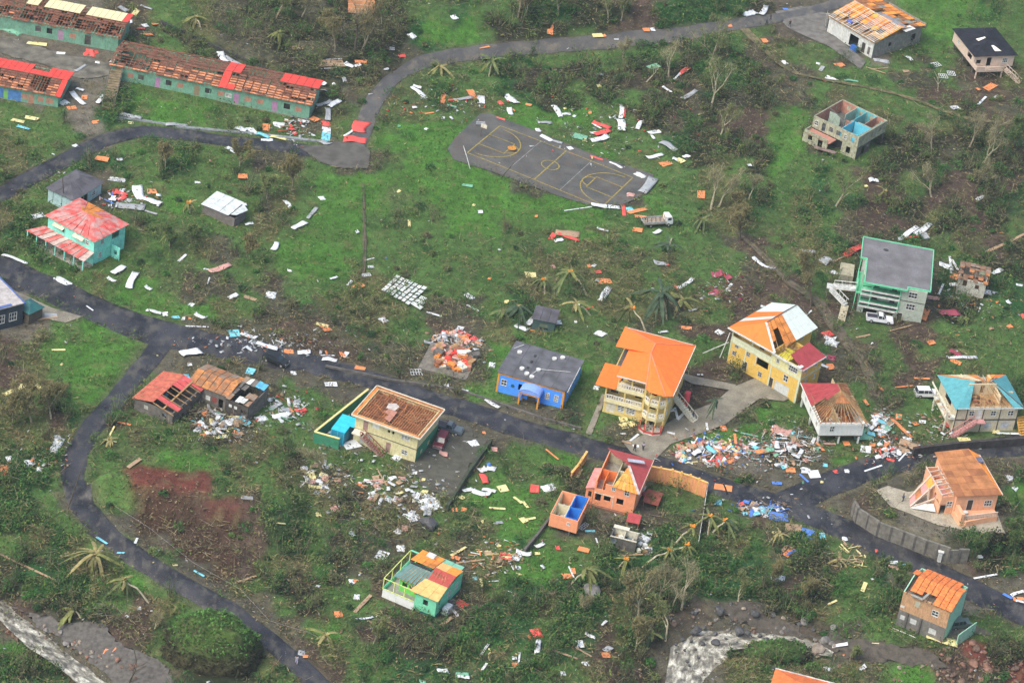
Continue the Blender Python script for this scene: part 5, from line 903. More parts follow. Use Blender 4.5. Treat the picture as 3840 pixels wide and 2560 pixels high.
for i in range(6): MB().bar((-XL, .9+i*1.3, 4.1), (-.3, .9+i*1.3, 4.55), .14, .16).build('roof_beam', pinkc, root)
for x_ in (-XL, -.4): MB().bar((x_, .6, 4.1), (x_, D_*.85, 4.1), .16, .2).build('roof_beam', pinkc, root)
clutter(root, -XL+.3, -.4, 1, D_*.8, 2.1, 14, [ply_v, timber, salm_r, white_paint], .9)
MB().prism([(W_*.02, -2.6), (W_*.16, -3.2), (W_*.75, -2.2), (W_*.98, -2.0), (W_, -.02), (0, -.02)], -.6, 1.15).build('balcony_base', peach, root); balustrade(root, [(W_*.12, -2.7), (W_*.75, -2.1), (W_*.97, -1.9)], 1.15, pinkc, .85, .3); MB().box(W_*.02, W_*.10, -3.0, -.1, -.6, 2.6).build('corner_pier', peach, root); MB().prism(arc(W_*.2, -1.4, .5, 0, 360, 10)[:-1], 1.15, 2.0).build('white_drum', white_paint, root)
deck(root, ((-XL-4.4, 2.8, .4), (-XL-.2, 4.4, 3.6), (-XL-.1, 6.2, 4.2), (-XL-4.0, 4.4, .8)), 4, 1, pick([ply_v, pinks, ply_brown]), name='fallen_porch_panel')
for a, b in (((-XL-4.4, 2.6, .5), (-XL, 4.2, 3.8)), ((-XL-4.2, 2.6, .3), (-XL, 3.0, 1.6)), ((-XL-4.0, 4.5, .9), (-XL, 6.3, 4.3)), ((-XL-1.2, 3.8, 3.4), (-XL-1, 3.0, .1))): MB().bar(a, b, .22, .3).build('fallen_porch_beam', pinkc, root)
MB().slab([(-XL-4.5, 2.4, .3), (-XL-.4, .8, .5), (-XL-.2, 2.6, .9), (-XL-4, 3.0, .7)], .08).build('fallen_awning', white_paint, root)
# ---------------------------------------------------------------- orange house with dull red roof, compound walls
orp = M('orange_peach_wall', (.80, .32, .16), .85, .06, dirt=.12); orange_in = M('orange_room_wall', (.78, .20, .05), .85, .08); cream_in = M('cream_room_wall', (.62, .58, .40), .85, .06, dirt=.15); dullred = M('dull_red_roof_sheet', (.38, .06, .06), .5, .12, kind='corr', dirt=.1)
root, W_, D_ = frame(T(2, 2, 772, 1262), T(2, 2, 1155, 1350), T(2, 2, 935, 985), 5.5, 'dull_red_roof_house', 'orange peach house with dull red roof, its front left rooms open to the sky', 'house')
walls(root, W_, D_, -.8, 5.0, orp, front=[(.12, 1.2, 1.0, 1.7, 'o'), (.34, 1.6, 1.2, 1.2, 'o'), (.65, 1.6, 1.2, 1.2, 'o'), (.78, 3.7, .9, 1.2, 'w'), (.45, 4.0, .7, .8, 'w'), (.15, 3.6, 1.5, 1.39, 'o')], right=[(.3, 3.6, .9, 1.1, 'w'), (.7, 1.2, .9, 1.1, 'w')]); slab_part(root, 'upper_floor', .2, W_-.2, .2, D_-.2, 2.6, 2.8, M('grey_tiled_floor', (.34, .33, .28), .8)); MB().box(W_*.48, W_*.48+.1, -.07, -.003, -.6, 3.2).build('drain_pipe', white_paint, root); MB().box(W_*.02, W_*.5, -.08, -.003, 2.7, 2.85).build('sill_band', trim_c, root)
for q, mt in (((.2, .25, .2, D_-.3), orange_in), ((.3, D_*.42, W_*.42, D_*.42), orange_in), ((W_*.42, .3, W_*.42, D_*.9), cream_in), ((.3, D_-.22, W_*.7, D_-.22), cream_in), ((W_*.7, D_*.35, W_*.7, D_-.3), cream_in), ((W_*.42, D_*.5, W_*.7, D_*.5), cream_in), ((W_*.2, .3, W_*.2, D_*.4), orange_in)): wall(root, *q, 2.8, 4.9, mt, t=.12, name='room_wall')
e = .5; z = 5.0; rA, rB = Vector((W_*.62, D_*.46, 6.6)), Vector((W_*.5, D_*.55, 6.6))
deck(root, ((W_+e, -e, z), (W_+e, D_+e, z), rB, rA), 5, 1, fill(dullred)); deck(root, ((W_+e, D_+e, z), (-e, D_+e, z), (W_*.2, D_*.78, 5.7), rB), 5, 1, fill(dullred)); deck(root, ((W_*.42, -e*.6, z), (W_+e, -e, z), rA, rA), 6, 3, pick([ply_v, ply_v, ply_yellow]), gap=.02)
MB().bar((W_+e, -e, z+.1), rA+Vector((0, 0, .12)), .45, .07).build('ridge_cap', M('pale_ridge_metal', (.50, .46, .42), .6), root); MB().bar(rA+Vector((-.5, 1.2, .35)), rA+Vector((2.2, 2.6, -.2)), .9, .06).build('curled_sheet', M('grey_curled_metal', (.42, .46, .52), .5), root)
MB().bar((W_+e+.03, -e, z), (W_+e+.03, D_+e, z), .1, .18).build('fascia', pinkc, root); slab_part(root, 'red_patio_roof', W_+.8, W_+3.6, D_*.35, D_*.75, .9, 1.0, M('brick_red_panel', (.26, .07, .045), .8)); posts(root, [(W_+1, D_*.4), (W_+3.4, D_*.4), (W_+3.4, D_*.7)], -.5, .9, .15, timber)
slab_part(root, 'plinth', -.6, W_+.2, -.5, -.02, -.8, .3, M('brown_plinth', (.22, .11, .07), .9)); wall(root, -1.2, .2, -1.2, D_*.6, 1.2, 3.2, orp, [(.5, 1.5, 1, 1.2, 'o')]); wall(root, -.15, D_*.62, -1.2, D_*.62, -.5, 3.2, orp); wall(root, -1.2, .2, -.1, .2, -.5, 3.2, orp, [(.5, 1.4, .6, 1.2, 'o')]); MB().slab([(-1.5, -.1, 3.25), (0, -.1, 3.7), (0, D_*.62, 3.7), (-1.5, D_*.62, 3.25)], .06).build('lean_to_roof', M('salmon_sheet', (.62, .25, .22), .6), root)
ow = M('orange_yard_wall', (.74, .33, .14), .85, .07, dirt=.3); cap_o = M('orange_coping', (.80, .46, .14), .8, .05)
yard_wall('compound_wall', [T(2, 2, 690, 1010), T(2, 2, 612, 1130), T(2, 2, 548, 1205)], 1.9, ow, cap_o, 'orange compound wall on the left of the dull red roofed house', cat='wall', panels=2)
yard_wall('compound_wall', [T(2, 2, 1262, 1145), T(2, 2, 1475, 1185), T(2, 2, 1640, 1235), T(2, 2, 1800, 1300)], 3.0, ow, cap_o, 'long orange compound wall stepping down the roadside to the right', posts_=.35, cat='wall', panels=2)
# ---------------------------------------------------------------- roofless orange cabin, small ruin, red shed
blue_r = M('vivid_blue_room_wall', (.02, .20, .62), .8, .08, dirt=.08); yfl = M('yellow_floor', (.66, .55, .08), .8, .15)
root, W_, D_ = frame(T(2, 3, 352, 12), T(2, 3, 612, 78), T(2, 3, 482, -196), 3.4, 'roofless_orange_cabin', 'roofless orange cabin with a vivid blue room and yellow floor', 'cabin')
walls(root, W_, D_, .9, 3.4, orp, front=[(.68, 2.0, .6, .7, 'w')]); slab_part(root, 'floor', .2, W_-.2, .2, D_-.2, .85, 1.0, concrete); slab_part(root, 'yellow_floor', .25, W_*.48, .3, D_*.45, 1.005, 1.05, yfl); posts(root, [(.3, .3), (W_*.75, .2), (W_-.2, D_*.5), (.3, D_*.5), (.3, D_-.3)], -.8, .85, .2, conc_dark); wall(root, W_-.2, D_*.2, .2, D_*.2, -.6, .8, recess_black)  # near-black wall paints the shade beneath the cabin floor
for q, mt in (((W_*.5, .3, W_*.5, D_-.3), cream_in), ((W_*.52, D_*.45, W_-.2, D_*.45), blue_r), ((W_*.54, .3, W_*.54, D_-.3), blue_r), ((W_*.54, D_-.22, W_-.2, D_-.22), blue_r), ((W_-.31, .3, W_-.31, D_-.3), blue_r), ((W_*.54, .32, W_-.3, .32), blue_r), ((.3, D_*.5, W_*.48, D_*.5), cream_in), ((.22, D_-.3, .22, .3), cream_in)): wall(root, *q, 1.0, 3.45 if mt == blue_r else 3.2, mt, t=.1, name='room_wall')
slab_part(root, 'blue_floor', W_*.56, W_-.34, .4, D_-.4, 1.0, 1.04, M('bright_blue_floor', (.02, .28, .72), .8)); clutter(root, .4, W_*.45, D_*.3, D_*.9, 1.05, 18, [white_paint, timber, trim_c, yfl], .6)
root, W_, D_ = frame(T(2, 3, 908, 205), T(2, 3, 1145, 268), T(2, 3, 935, 118), 2.3, 'roofless_hut', 'small roofless grey and cream hut below the dull red roofed house', 'hut')
walls(root, W_, D_, -.7, 2.0, (conc_dark, conc_dark, trim_c, conc_dark), front=[(.15, 0, .9, 1.8, 'o')]); slab_part(root, 'floor', .1, W_-.1, .1, D_-.1, .6, .7, M('dusty_blue_floor', (.16, .20, .22), .8)); wall(root, W_*.5, .2, W_*.5, D_-.2, .7, 2.0, trim_c, t=.1, name='room_wall'); MB().bar((0, -.05, 2.1), (W_, -.05, 2.1), .15, .15).build('wall_plate', trim_c, root); MB().bar((0, D_, 2.2), (W_*.6, D_, 2.2), .9, .1).build('loose_board', trim_c, root); clutter(root, .3, W_-.3, .3, D_-.3, .7, 10, [white_paint, timber]); clutter(root, W_+.2, W_+2.2, -1, D_, 0, 14, [white_paint, trim_c, conc_dark, timber], .9, 'rubble_piece')
root, W_, D_ = frame(T(2, 3, 1055, 82), T(2, 3, 1165, 105), T(2, 3, 1075, 25), 1.8, 'red_roof_shed', 'tiny lean-to with dull red roof behind the roofless hut', 'shed')
posts(root, [(.1, .1), (W_-.1, .1), (.1, D_-.1), (W_-.1, D_-.1)], -.5, 1.8, .12, timber); deck(root, ((-.1, -.1, 1.8), (W_+.1, -.1, 1.8), (W_+.1, D_+.1, 2.3), (-.1, D_+.1, 2.3)), 2, 1, fill(dullred)); wall(root, 0, D_, W_, D_, -.5, 1.8, timber_dark)
# ---------------------------------------------------------------- green house
lime = M('lime_green_wall', (.18, .62, .12), .85, .07, dirt=.1); mintw = M('mint_green_wall', (.18, .62, .38), .85, .06, dirt=.12); teal_slate = M('slate_teal_sheet', (.09, .20, .19), .6, .12, kind='corr', dirt=.15); mint_sh = M('mint_sheet', (.24, .58, .40), .5, .06, kind='corr'); lemon = M('lemon_rail_paint', (.66, .74, .22), .7)
root, W_, D_ = frame(T(1, 3, 1180, 598), T(1, 3, 1672, 792), T(1, 3, 1440, 350), 3.9, 'green_house', 'lime and mint green house with patched orange plywood and teal roof', 'house')
VX = W_*.20; V2 = W_*.60
wall(root, VX, 1.9, V2, 1.9, 1.0, 3.8, lime, [(.25, 2.0, .9, 1.0, 'o'), (.78, 2.0, .9, 1.0, 'o')]); wall(root, V2, 0, W_, 0, .4, 3.7, mintw, [(.5, 1.8, .9, 1.1, 'o')]); wall(root, V2, 1.9, V2, .1, .4, 3.7, mintw, t=.12); wall(root, W_, .2, W_, D_-.2, .4, 3.7, mintw, [(.12, 1.8, .6, 1.1, 'o'), (.5, 1.6, 1, 1.2, 'w'), (.8, 1.6, 1, 1.2, 'w')]); wall(root, W_, D_, VX, D_, .4, 3.7, mintw); wall(root, VX, D_-.2, VX, 2.0, 1.0, 3.7, lime, [(.4, 1.1, .9, 2, 'o')])
slab_part(root, 'floor', 0, W_-.2, .2, D_-.2, .85, 1.0, concrete); wall(root, 0, -.02, V2-.02, -.02, -.6, 1.6, whitew, t=.15, name='verandah_parapet'); wall(root, -.02, D_, -.02, .1, -.6, 1.6, mintw, t=.15, name='verandah_parapet'); wall(root, 0.2, .3, W_-.2, .3, -.9, .4, M('dark_teal_base', (.02, .16, .17), .8)); MB().box(W_-.1, W_+.02, .3, D_, -.9, .38).build('base_wall', M('dark_teal_base', (.02, .16, .17), .8), root)
for z_, h_ in ((1.68, .1), (3.75, .1)):
    MB().bar((0, -.05, z_), (V2, -.05, z_), .12, h_).build('rail', lemon, root); MB().bar((-.05, 0, z_), (-.05, D_, z_), .12, h_).build('rail', lemon if z_ > 2 else mint_t, root)
posts(root, [(0, 0), (W_*.2, -.02), (W_*.4, -.02), (0, D_*.33), (0, D_*.66), (0, D_)], 1.6, 3.75, .13, lemon)
MB().bar((0, D_, 3.8), (W_*.5, D_+.1, 3.8), .3, .1).build('rail', mintw, root)
z = 3.85; e = .4; rA, rB = Vector((W_*.32, D_*.52, 5.3)), Vector((W_*.9, D_*.52, 5.3)); Fq = ((W_*.12, 1.2, z), (W_+e, -e, z), rB, rA); Bq = ((W_+e, D_+e, z), (W_*.12, D_+e, z), rA, rB)
deck(root, ((W_*.10, 1.3, z), (V2+.6, 1.3, z), (V2+.6, D_*.52, 5.25), (W_*.24, D_*.52, 5.25)), 5, 1, fill(teal_slate)); sg = M('tan_plywood', (.72, .42, .15), .85, .12, dirt=.1)
deck(root, ((V2-.9, -.5, z+.05), (W_+e, -.5, z+.05), (W_+e, D_*.3, 4.75), (V2+.2, D_*.3, 4.75)), 3, 2, fill(sg), gap=.01); deck(root, ((V2+.6, D_*.3, 4.75), (W_+e, D_*.3, 4.75), (W_+e, D_*.62, 5.2), (V2+.4, D_*.62, 5.3)), 3, 2, fill(M('faded_crimson_board', (.42, .075, .055), .8, .15)), gap=.01)
deck(root, ((W_*.20, D_*.56, 5.35), (V2+.3, D_*.56, 5.35), (V2+.3, D_+e, 4.5), (W_*.20, D_+e, 4.5)), 4, 3, pick([ply_v, ply_orange, ply_v]), gap=.012); deck(root, ((V2+.4, D_*.62, 5.2), (W_+e, D_*.62, 5.2), (W_+e, D_*.9, 4.7), (V2+.4, D_*.9, 4.7)), 2, 1, pick([sg, ply_v])); deck(root, ((V2-1.6, D_*.92, 4.6), (W_, D_*.92, 4.6), (W_-.2, D_+.8, 4.2), (V2-1.6, D_+.8, 4.2)), 3, 1, fill(mint_sh)); slab_part(root, 'white_panel', V2-2.6, V2-1.2, D_*.82, D_+.2, 4.75, 4.82, white_paint)
MB().bar((W_*.24, D_*.5, 5.22), (V2+.3, D_*.5, 5.22), .35, .2).build('ridge_gap_shade', recess_black, root); rafters(root, Fq, 12, timber, skip=.2); clutter(root, V2-1.4, V2+.5, -.2, .9, 3.6, 8, [timber, sg, timber_dark], .6, 'splintered_board')  # dark bar paints the shade of the open ridge
stairs(root, (W_+.3, D_*.55, .9), (W_+2.6, D_*.40, -.5), 1.1, 6, conc_dark); slab_part(root, 'grey_panel', W_+.6, W_+1.6, D_*.15, D_*.35, .4, 1.6, M('grey_blue_panel', (.35, .42, .46), .7))
# ---------------------------------------------------------------- mint and tan cabin at lower right
tanw = M('tan_peach_wall', (.50, .30, .16), .9, .12, dirt=.5); mintp = M('pale_mint_wall', (.34, .62, .44), .85, .08, dirt=.15); blockg = M('grey_block_wall', (.17, .165, .15), .9, .2, dirt=.5); orr = M('orange_ribbed_sheet', (.72, .20, .05), .7, .25, 2.0, kind='corr', dirt=.2)
root, W_, D_ = frame(T(3, 3, 1248, 722), T(3, 3, 1690, 884), T(3, 3, 1400, 565), 7.0, 'mint_and_tan_house', 'tall tan and mint house on grey block base with orange ribbed roof', 'house', dpt=8.0)
wall(root, 0, 0, W_, 0, 3.2, 6.9, tanw, [(.33, 5.0, .9, 1.1, ('b', M('pale_boarded_window', (.42, .44, .34), .8))), (.72, 4.6, 1.2, 1.2, 'w'), (.04, 3.7, .8, .5, ('b', white_paint))]); wall(root, 0, 0, W_, 0, -1, 3.2, blockg, [(.1, 1.4, .8, .9, ('b', M('pale_grey_window', (.50, .52, .50), .7))), (.33, 1.4, 1.1, 1.0, ('b', M('pale_grey_window', (.50, .52, .50), .7))), (.75, 1.0, 1.3, 1.1, ('b', M('pale_grey_window', (.50, .52, .50), .7)))]); posts(root, [(W_*.19, -.1), (W_*.48, -.1)], -1, 3.2, .3, conc_dark)
walls(root, W_, D_, -1, 6.9, (None, mintp, mintp, tanw)); slab_part(root, 'ledge', -.4, W_*.5, -1.2, -.02, -.9, -.1, conc_dark); MB().bar((-.4, -1.15, -.1), (W_*.5, -1.15, -.1), .1, .2).build('ledge_rail', white_paint, root); rq = roofq(W_, D_, 6.95, .3, 1.2, 'gable'); gable_end(root, W_, D_, 6.9, 1.2, mintp)
deck(root, rq['back'], 8, 2, lambda i, j: orr if 0 < i < 7 or j else None); deck(root, rq['front'], 8, 5, lambda i, j: None if (i < 1) or (i in (3, 4) and j < 2) or (i in (1, 2) and j == 0) else orr); rafters(root, rq['front'], 10, timber_dark); slab_part(root, 'ceiling', .2, W_-.2, .2, D_-.2, 6.2, 6.3, M('grey_ceiling_board', (.22, .19, .15), .9)); MB().bar((W_*.18, -.3, 7.1), (W_*.42, -.3, 7.1), .5, .12).build('concrete_gutter', concrete, root); MB().bar((W_*.42, -.3, 7.2), (W_*.46, 1.3, 7.5), .4, .12).build('concrete_gutter', concrete, root)
wall(root, W_+2.2, .8, W_+3.4, D_*.75, -.6, 2.4, mintp, t=.15, name='side_wall'); slab_part(root, 'side_floor', W_+.1, W_+2.4, 1, D_*.8, .2, .35, conc_dark)
# ---------------------------------------------------------------- bottom edge house, teal shed, wreck fragments at the top
root, W_, D_ = frame(T(3, 3, 20, 1700), T(3, 3, 640, 1790), T(3, 3, 150, 1495), 3.6, 'orange_tiled_house', 'orange hip roofed house cut off by the bottom edge', 'house', dpt=7)
walls(root, W_, D_, -.8, 3.6, whitew, left=[(.5, 1, 1, 1.2, 'w')]); rq = roofq(W_, D_, 3.65, .5, 1.7, 'hip'); orf = M('faded_orange_roof', (.70, .17, .045), .6, .15, kind='corr', dirt=.2)
for k in rq: deck(root, rq[k], 5, 1, fill(orf))
MB().bar((-.5, D_+.5, 3.7), (W_+.5, D_+.5, 3.7), .15, .2).build('fascia', white_paint, root); MB().bar(rq['right'][2], (W_+.5, -.5, 3.75), .3, .08).build('ridge_cap', pinks, root)
tealw = M('dull_teal_board', (.05, .10, .09), .85, .2, dirt=.3)
root, W_, D_ = frame(T(2, 1, 195, 1352), T(2, 1, 398, 1392), T(2, 1, 228, 1262), 2.4, 'teal_shed', 'dull teal shed with sagging grey roof above the blue building', 'shed')
walls(root, W_, D_, -.5, 2.3, tealw, front=[(.5, .9, 1.5, .6, ('b', M('faded_green_panel', (.13, .17, .11), .9))), (.55, .3, 1.5, .4, 'o')]); deck(root, ((-.3, -.3, 2.35), (W_+.3, -.3, 2.35), (W_+.2, D_+.3, 2.8), (-.1, D_+.3, 2.8)), 3, 1, fill(felt)); MB().box(-.2, W_*.6, -.3, -.1, -.3, -.1).build('sill_plank', ply_orange, root)
root, W_, D_ = frame(T(1, 0, 855, 55), T(1, 0, 1100, 60), T(1, 0, 900, -110), 2.2, 'broken_roof_frame', 'brown slatted roof frame lying wrecked at the top edge', 'wreck'); deck(root, ((0, 0, .6), (W_, 0, .6), (W_, D_, 2.2), (0, D_, 2.2)), 6, 3, pick([plyd, ply_brown], .3)); purlins(root, ((0, 0, .7), (W_, 0, .7), (W_, D_, 2.3), (0, D_, 2.3)), 6, pinkc, pieces=2); rafters(root, ((0, 0, .6), (W_, 0, .6), (W_, D_, 2.2), (0, D_, 2.2)), 8, timber_red)
# foundation slab of the destroyed house
root, W_, D_ = frame(T(1, 2, 1490, 240), T(1, 2, 1800, 318), T(1, 2, 1560, 110), .35, 'bare_foundation', 'bare grey foundation slab left of the blue building, heaped with wreckage', 'foundation', w=9.0, dpt=9); slab_part(root, 'slab', 0, W_, 0, D_, -.6, .35, M('muddy_slab', (.17, .16, .13), .9, .3, dirt=.6)); clutter(root, 1.5, W_-.3, 2.0, D_-.3, .4, 60, [timber, white_paint, salm_r, timber_red, ply_orange, conc_dark, sheet_red, trim_c], 1.7, 'rubble_piece')
for i in range(4): wall(root, W_*.35+i*.9, 2.5+i*1.2, W_*.35+1.2+i*.9, 2.5+i*1.2, .35, 1.0+.3*(i % 2), random.choice([sheet_red, salm_r, whitew]), t=.12, name='broken_wall')
_P = [Vector(flat((x_-6, y_+8), 2.9)) for x_, y_ in ((3205, 1880), (3222, 1915), (3300, 1965), (3394, 2000), (3480, 2032), (3568, 2062), (3640, 2064))]; root = empty('retaining_wall', tuple(_P[0]), 0, 'tall grey retaining wall below the terrace beside the main road', 'wall'); _wm = M('mossy_grey_retaining_wall', (.17, .165, .14), .95, .25, dirt=.5)
for a, b in zip(_P[:-1], _P[1:]):
    for i in range(2):
        q, r = a.lerp(b, i/2)-_P[0], a.lerp(b, (i+.97)/2)-_P[0]; s = Vector((-(r-q).y, (r-q).x, 0)).normalized()*.22; z1 = gz(*(_P[0]+q+s*6)[:2])-_P[0].z+.35; lo = Vector((0, 0, -4.6-0))
        q.z = r.z = z1; v = [q-s+lo, r-s+lo, r+s+lo, q+s+lo, q-s, r-s, r+s, q+s]; MB().add(v, [(3, 2, 1, 0), (4, 5, 6, 7), (0, 1, 5, 4), (1, 2, 6, 5), (2, 3, 7, 6), (3, 0, 4, 7)]).build('wall_panel', _wm, root); MB().box(q.x-.2, q.x+.2, q.y-.35, q.y+.05, q.z-4.4, q.z+.05).build('buttress', conc_dark, root)
blackw = M('sooty_retaining_wall', (.045, .04, .04), .95, .35, dirt=.2)
yard_wall('retaining_wall', [T(3, 2, 1340, 975), T(3, 2, 1700, 930), T(3, 2, 2352, 880), T(3, 2, 2500, 860)], 1.7, blackw, None, 'dark soot stained retaining wall below the teal roofed house', t=.6, panels=5, base=-.6)
yard_wall('mesh_fence', [T(2, 2, 1802, 1300), T(2, 2, 1760, 1560), T(2, 3, 1715, 270)], 1.6, M('pale_fence_panel', (.17, .19, .165), .8, .2), white_paint, 'thin grey fence running downhill from the long orange wall', t=.06, capw=.08, panels=4)
yard_wall('boundary_hedge_wall', [T(1, 2, 2165, 890), T(1, 2, 1950, 1190), T(1, 2, 1760, 1500)], 1.3, M('dark_olive_wall', (.04, .055, .035), .95, .3), None, 'dark mossy boundary wall beside the gravel yard', t=.5, panels=5)  # one dark green-grey tone over the whole wall
yard_wall('stone_boundary', [T(2, 3, 345, 45), T(2, 3, 240, 190), T(2, 3, 120, 330)], .9, conc_dark, None, 'low grey boundary wall left of the roofless orange cabin', t=.4, panels=4)
yard_wall('roadside_kerb_wall', [T(1, 2, 640, 215), T(1, 2, 1250, 345), T(1, 2, 1850, 430), T(2, 2, 300, 700), T(2, 2, 640, 790)], .45, conc_dark, None, 'low kerb wall along the upper side of the main road', t=.35, panels=9)
yard_wall('drain_wall', [(600, 75), (780, 158), (960, 238), (1090, 290)], .3, M('dark_drain_edge', (.04, .045, .04), .95), None, 'dark concrete edge of the drain above the long school block', t=.5, base=-1.6, panels=8)
yard_wall('water_channel', [T(0, 0, 1060, 1065), T(0, 0, 1700, 1165), T(0, 0, 2352, 1225), T(1, 0, 640, 1300)], .2, M('blue_grey_channel', (.22, .25, .25), .7, .2), None, 'blue grey drain channel between the school bank and school road', t=.8, panels=7)
for e_ in bpy.data.objects:
    if e_.type == 'EMPTY' and e_.parent is None and 'category' not in e_: e_['category'] = 'wall'
# ---------------------------------------------------------------- streams, boulders, mound
def ribbon(name, pts, w, mat, lift, label, nc=9):
    P = [on(p) for p in pts]; q = []
    for a in range(len(P)-1):
        p0 = P[max(a-1, 0)]; p1 = P[a]; p2 = P[a+1]; p3 = P[min(a+2, len(P)-1)]; n_ = max(2, int((p2-p1).length/1.0))
        for k in range(n_): t = k/n_; q.append((.5*((2*p1)+(p2-p0)*t+(2*p0-5*p1+4*p2-p3)*t*t+(3*p1-p0-3*p2+p3)*t**3), w[a]*(1-t)+w[a+1]*t))
    V = []; n = len(q)
    for a, (p, ww) in enumerate(q):
        d = q[min(a+1, n-1)][0]-q[max(a-1, 0)][0]; d.z = 0; d.normalize(); s = Vector((-d.y, d.x, 0)); zc = gz(p.x, p.y)+lift
        for c in range(nc):
            u = -1+2*c/(nc-1); uu = u*ww/2*(1+.25*(float(vnoise(a, u+2, 4, 3))-.5)); V.append((p.x+s.x*uu, p.y+s.y*uu, zc+.28*float(vnoise(a*1.0, u*9, 2.0, 8))))
    ii = np.arange(n*nc).reshape(n, nc); FF = np.stack([ii[:-1, :-1], ii[:-1, 1:], ii[1:, 1:], ii[1:, :-1]], -1).reshape(-1, 4)[:, ::-1]
    fl_ = np.array([((c/(nc-1)-.5)*q[a][1], a*.6, 0) for a in range(n) for c in range(nc)])
    o = nmesh(name, np.array(V), FF, mat, fl_, smooth=True); tag(o, label, kind='structure'); return P
def water_mat(name, foam):
    m = bpy.data.materials.new(name); m.use_nodes = True; n = m.node_tree.nodes; l = m.node_tree.links; b = n['Principled BSDF']; tc = n.new('ShaderNodeTexCoord')
    t = n.new('ShaderNodeTexNoise'); t.inputs['Scale'].default_value = .75; t.inputs['Detail'].default_value = 12; t.inputs['Roughness'].default_value = .75; t.inputs['Distortion'].default_value = .25; at_ = n.new('ShaderNodeAttribute'); at_.attribute_name = 'col'; l.new(at_.outputs['Vector'], t.inputs['Vector'])
    r = n.new('ShaderNodeValToRGB'); l.new(t.outputs[0], r.inputs[0]); r.color_ramp.elements[0].position = foam-.10; r.color_ramp.elements[0].color = (.085, .08, .065, 1); r.color_ramp.elements[1].position = foam+.12; r.color_ramp.elements[1].color = (.72, .71, .60, 1)
    e = r.color_ramp.elements.new(foam); e.color = (.24, .23, .18, 1); l.new(r.outputs[0], b.inputs['Base Color']); b.inputs['Roughness'].default_value = .35
    bp = n.new('ShaderNodeBump'); bp.inputs['Strength'].default_value = .6; bp.inputs['Distance'].default_value = .3; l.new(t.outputs[0], bp.inputs['Height']); l.new(bp.outputs[0], b.inputs['Normal']); return m
wm = water_mat('white_water', .50); wm2 = water_mat('grey_running_water', .52)
SA = ribbon('left_stream', [(-180, 2170), (0, 2290), (90, 2360), (190, 2440), (300, 2520), (420, 2620)], [4, 4, 5, 5, 5, 5], wm2, .35, 'pale foaming stream crossing the lower left corner')
SB = ribbon('right_stream', [(3120, 2462), (3040, 2436), (2930, 2412), (2790, 2404), (2680, 2400), (2620, 2440), (2590, 2510), (2575, 2640)], [1.5, 3, 4, 5.5, 9, 9.5, 8, 8], wm, .45, 'white water stream among boulders near the bottom')
dt = M('ochre_track_soil', (.16, .135, .070), .95, .3, .9, c2=(.075, .085, .035), dirt=.4, bump=.3); bt = M('brown_path_soil', (.12, .095, .070), .95, .3, .9, c2=(.07, .075, .04), dirt=.4, bump=.3)
ribbon('dirt_track', [(2790, 110), (2870, 190), (2960, 265), (3080, 300), (3200, 320), (3320, 345), (3440, 380), (3560, 425), (3680, 455), (3860, 470)], [2.4, 1.8, 1.3, 1.1, 1.0, 1.0, 1.1, 1.1, 1.1, 1.1], dt, .06, 'ochre dirt track crossing the upper right slope')
ribbon('worn_path', [(2760, 870), (2860, 960), (2960, 1060), (3060, 1130), (3120, 1210), (3190, 1310), (3250, 1380), (3290, 1480), (3400, 1500)], [.8, 1.4, 1.8, 2.4, 2.6, 2.4, 2.2, 1.8, 1], bt, .05, 'brown worn path between the yellow house and green trimmed house')
ribbon('field_ditch_path', [(1362, 690), (1364, 780), (1367, 880), (1366, 960), (1360, 1060)], [.3, .5, .8, .7, .3], bt, .05, 'thin bare strip down the middle of the green field')
rock_m = [M('grey_river_rock', (.17, .165, .15), .85, .3, 2, bump=.4), M('dark_wet_rock', (.075, .078, .08), .6, .3, 2, bump=.4), M('tan_river_rock', (.26, .22, .17), .9, .3, 2, bump=.4), M('reddish_rock', (.22, .12, .085), .9, .3, 2, bump=.4), M('earthy_brown_rock', (.15, .10, .075), .9, .3, 2, bump=.4)]
def rockmesh(seed):
    import bmesh
    r = random.Random(seed); bm = bmesh.new(); bmesh.ops.create_icosphere(bm, subdivisions=2, radius=1)
    ax = [Vector((r.uniform(-1, 1), r.uniform(-1, 1), r.uniform(-.4, 1))).normalized() for _ in range(12)]
    for v in bm.verts:
        for a in ax:
            d = v.co.dot(a)
            if d > .56: v.co -= a*(d-.56)*.97
        v.co *= 1+r.uniform(-.05, .05)
    me = bpy.data.meshes.new('boulder'); bm.to_mesh(me); bm.free(); return me
rockvar = {}
for s in range(6):
    for k, mt in enumerate(rock_m): me = rockmesh(s); me.materials.append(mt); rockvar[s, k] = me
def rock(px, r, k, label, group, sink=.25, up=0.0):
    p = on(px); o = bpy.data.objects.new('boulder', rockvar[random.randrange(6), k]); COL.objects.link(o)
    o.location = (p.x, p.y, gz(p.x, p.y)+r*(.6-sink)+up); o.scale = (r*random.uniform(.8, 1.3), r*random.uniform(.8, 1.2), r*random.uniform(.6, .9)); o.rotation_euler = (random.uniform(-.3, .3), random.uniform(-.3, .3), random.random()*6); tag(o, label, 'boulder', group)
def rocks(n, x0, y0, x1, y1, ks, label, group, r0=.35, r1=1.1, path=None, spread=60):
    for i in range(n):
        if path:
            t = random.random()*(len(path)-1); a = int(t); f = t-a; x_ = path[a][0]*(1-f)+path[min(a+1, len(path)-1)][0]*f+random.gauss(0, spread); y_ = path[a][1]*(1-f)+path[min(a+1, len(path)-1)][1]*f+random.gauss(0, spread*.5)
        else: x_ = random.uniform(x0, x1); y_ = random.uniform(y0, y1)
        rock((x_, y_), r0+(r1-r0)*random.random()**2.2, random.choice(ks), label, group)
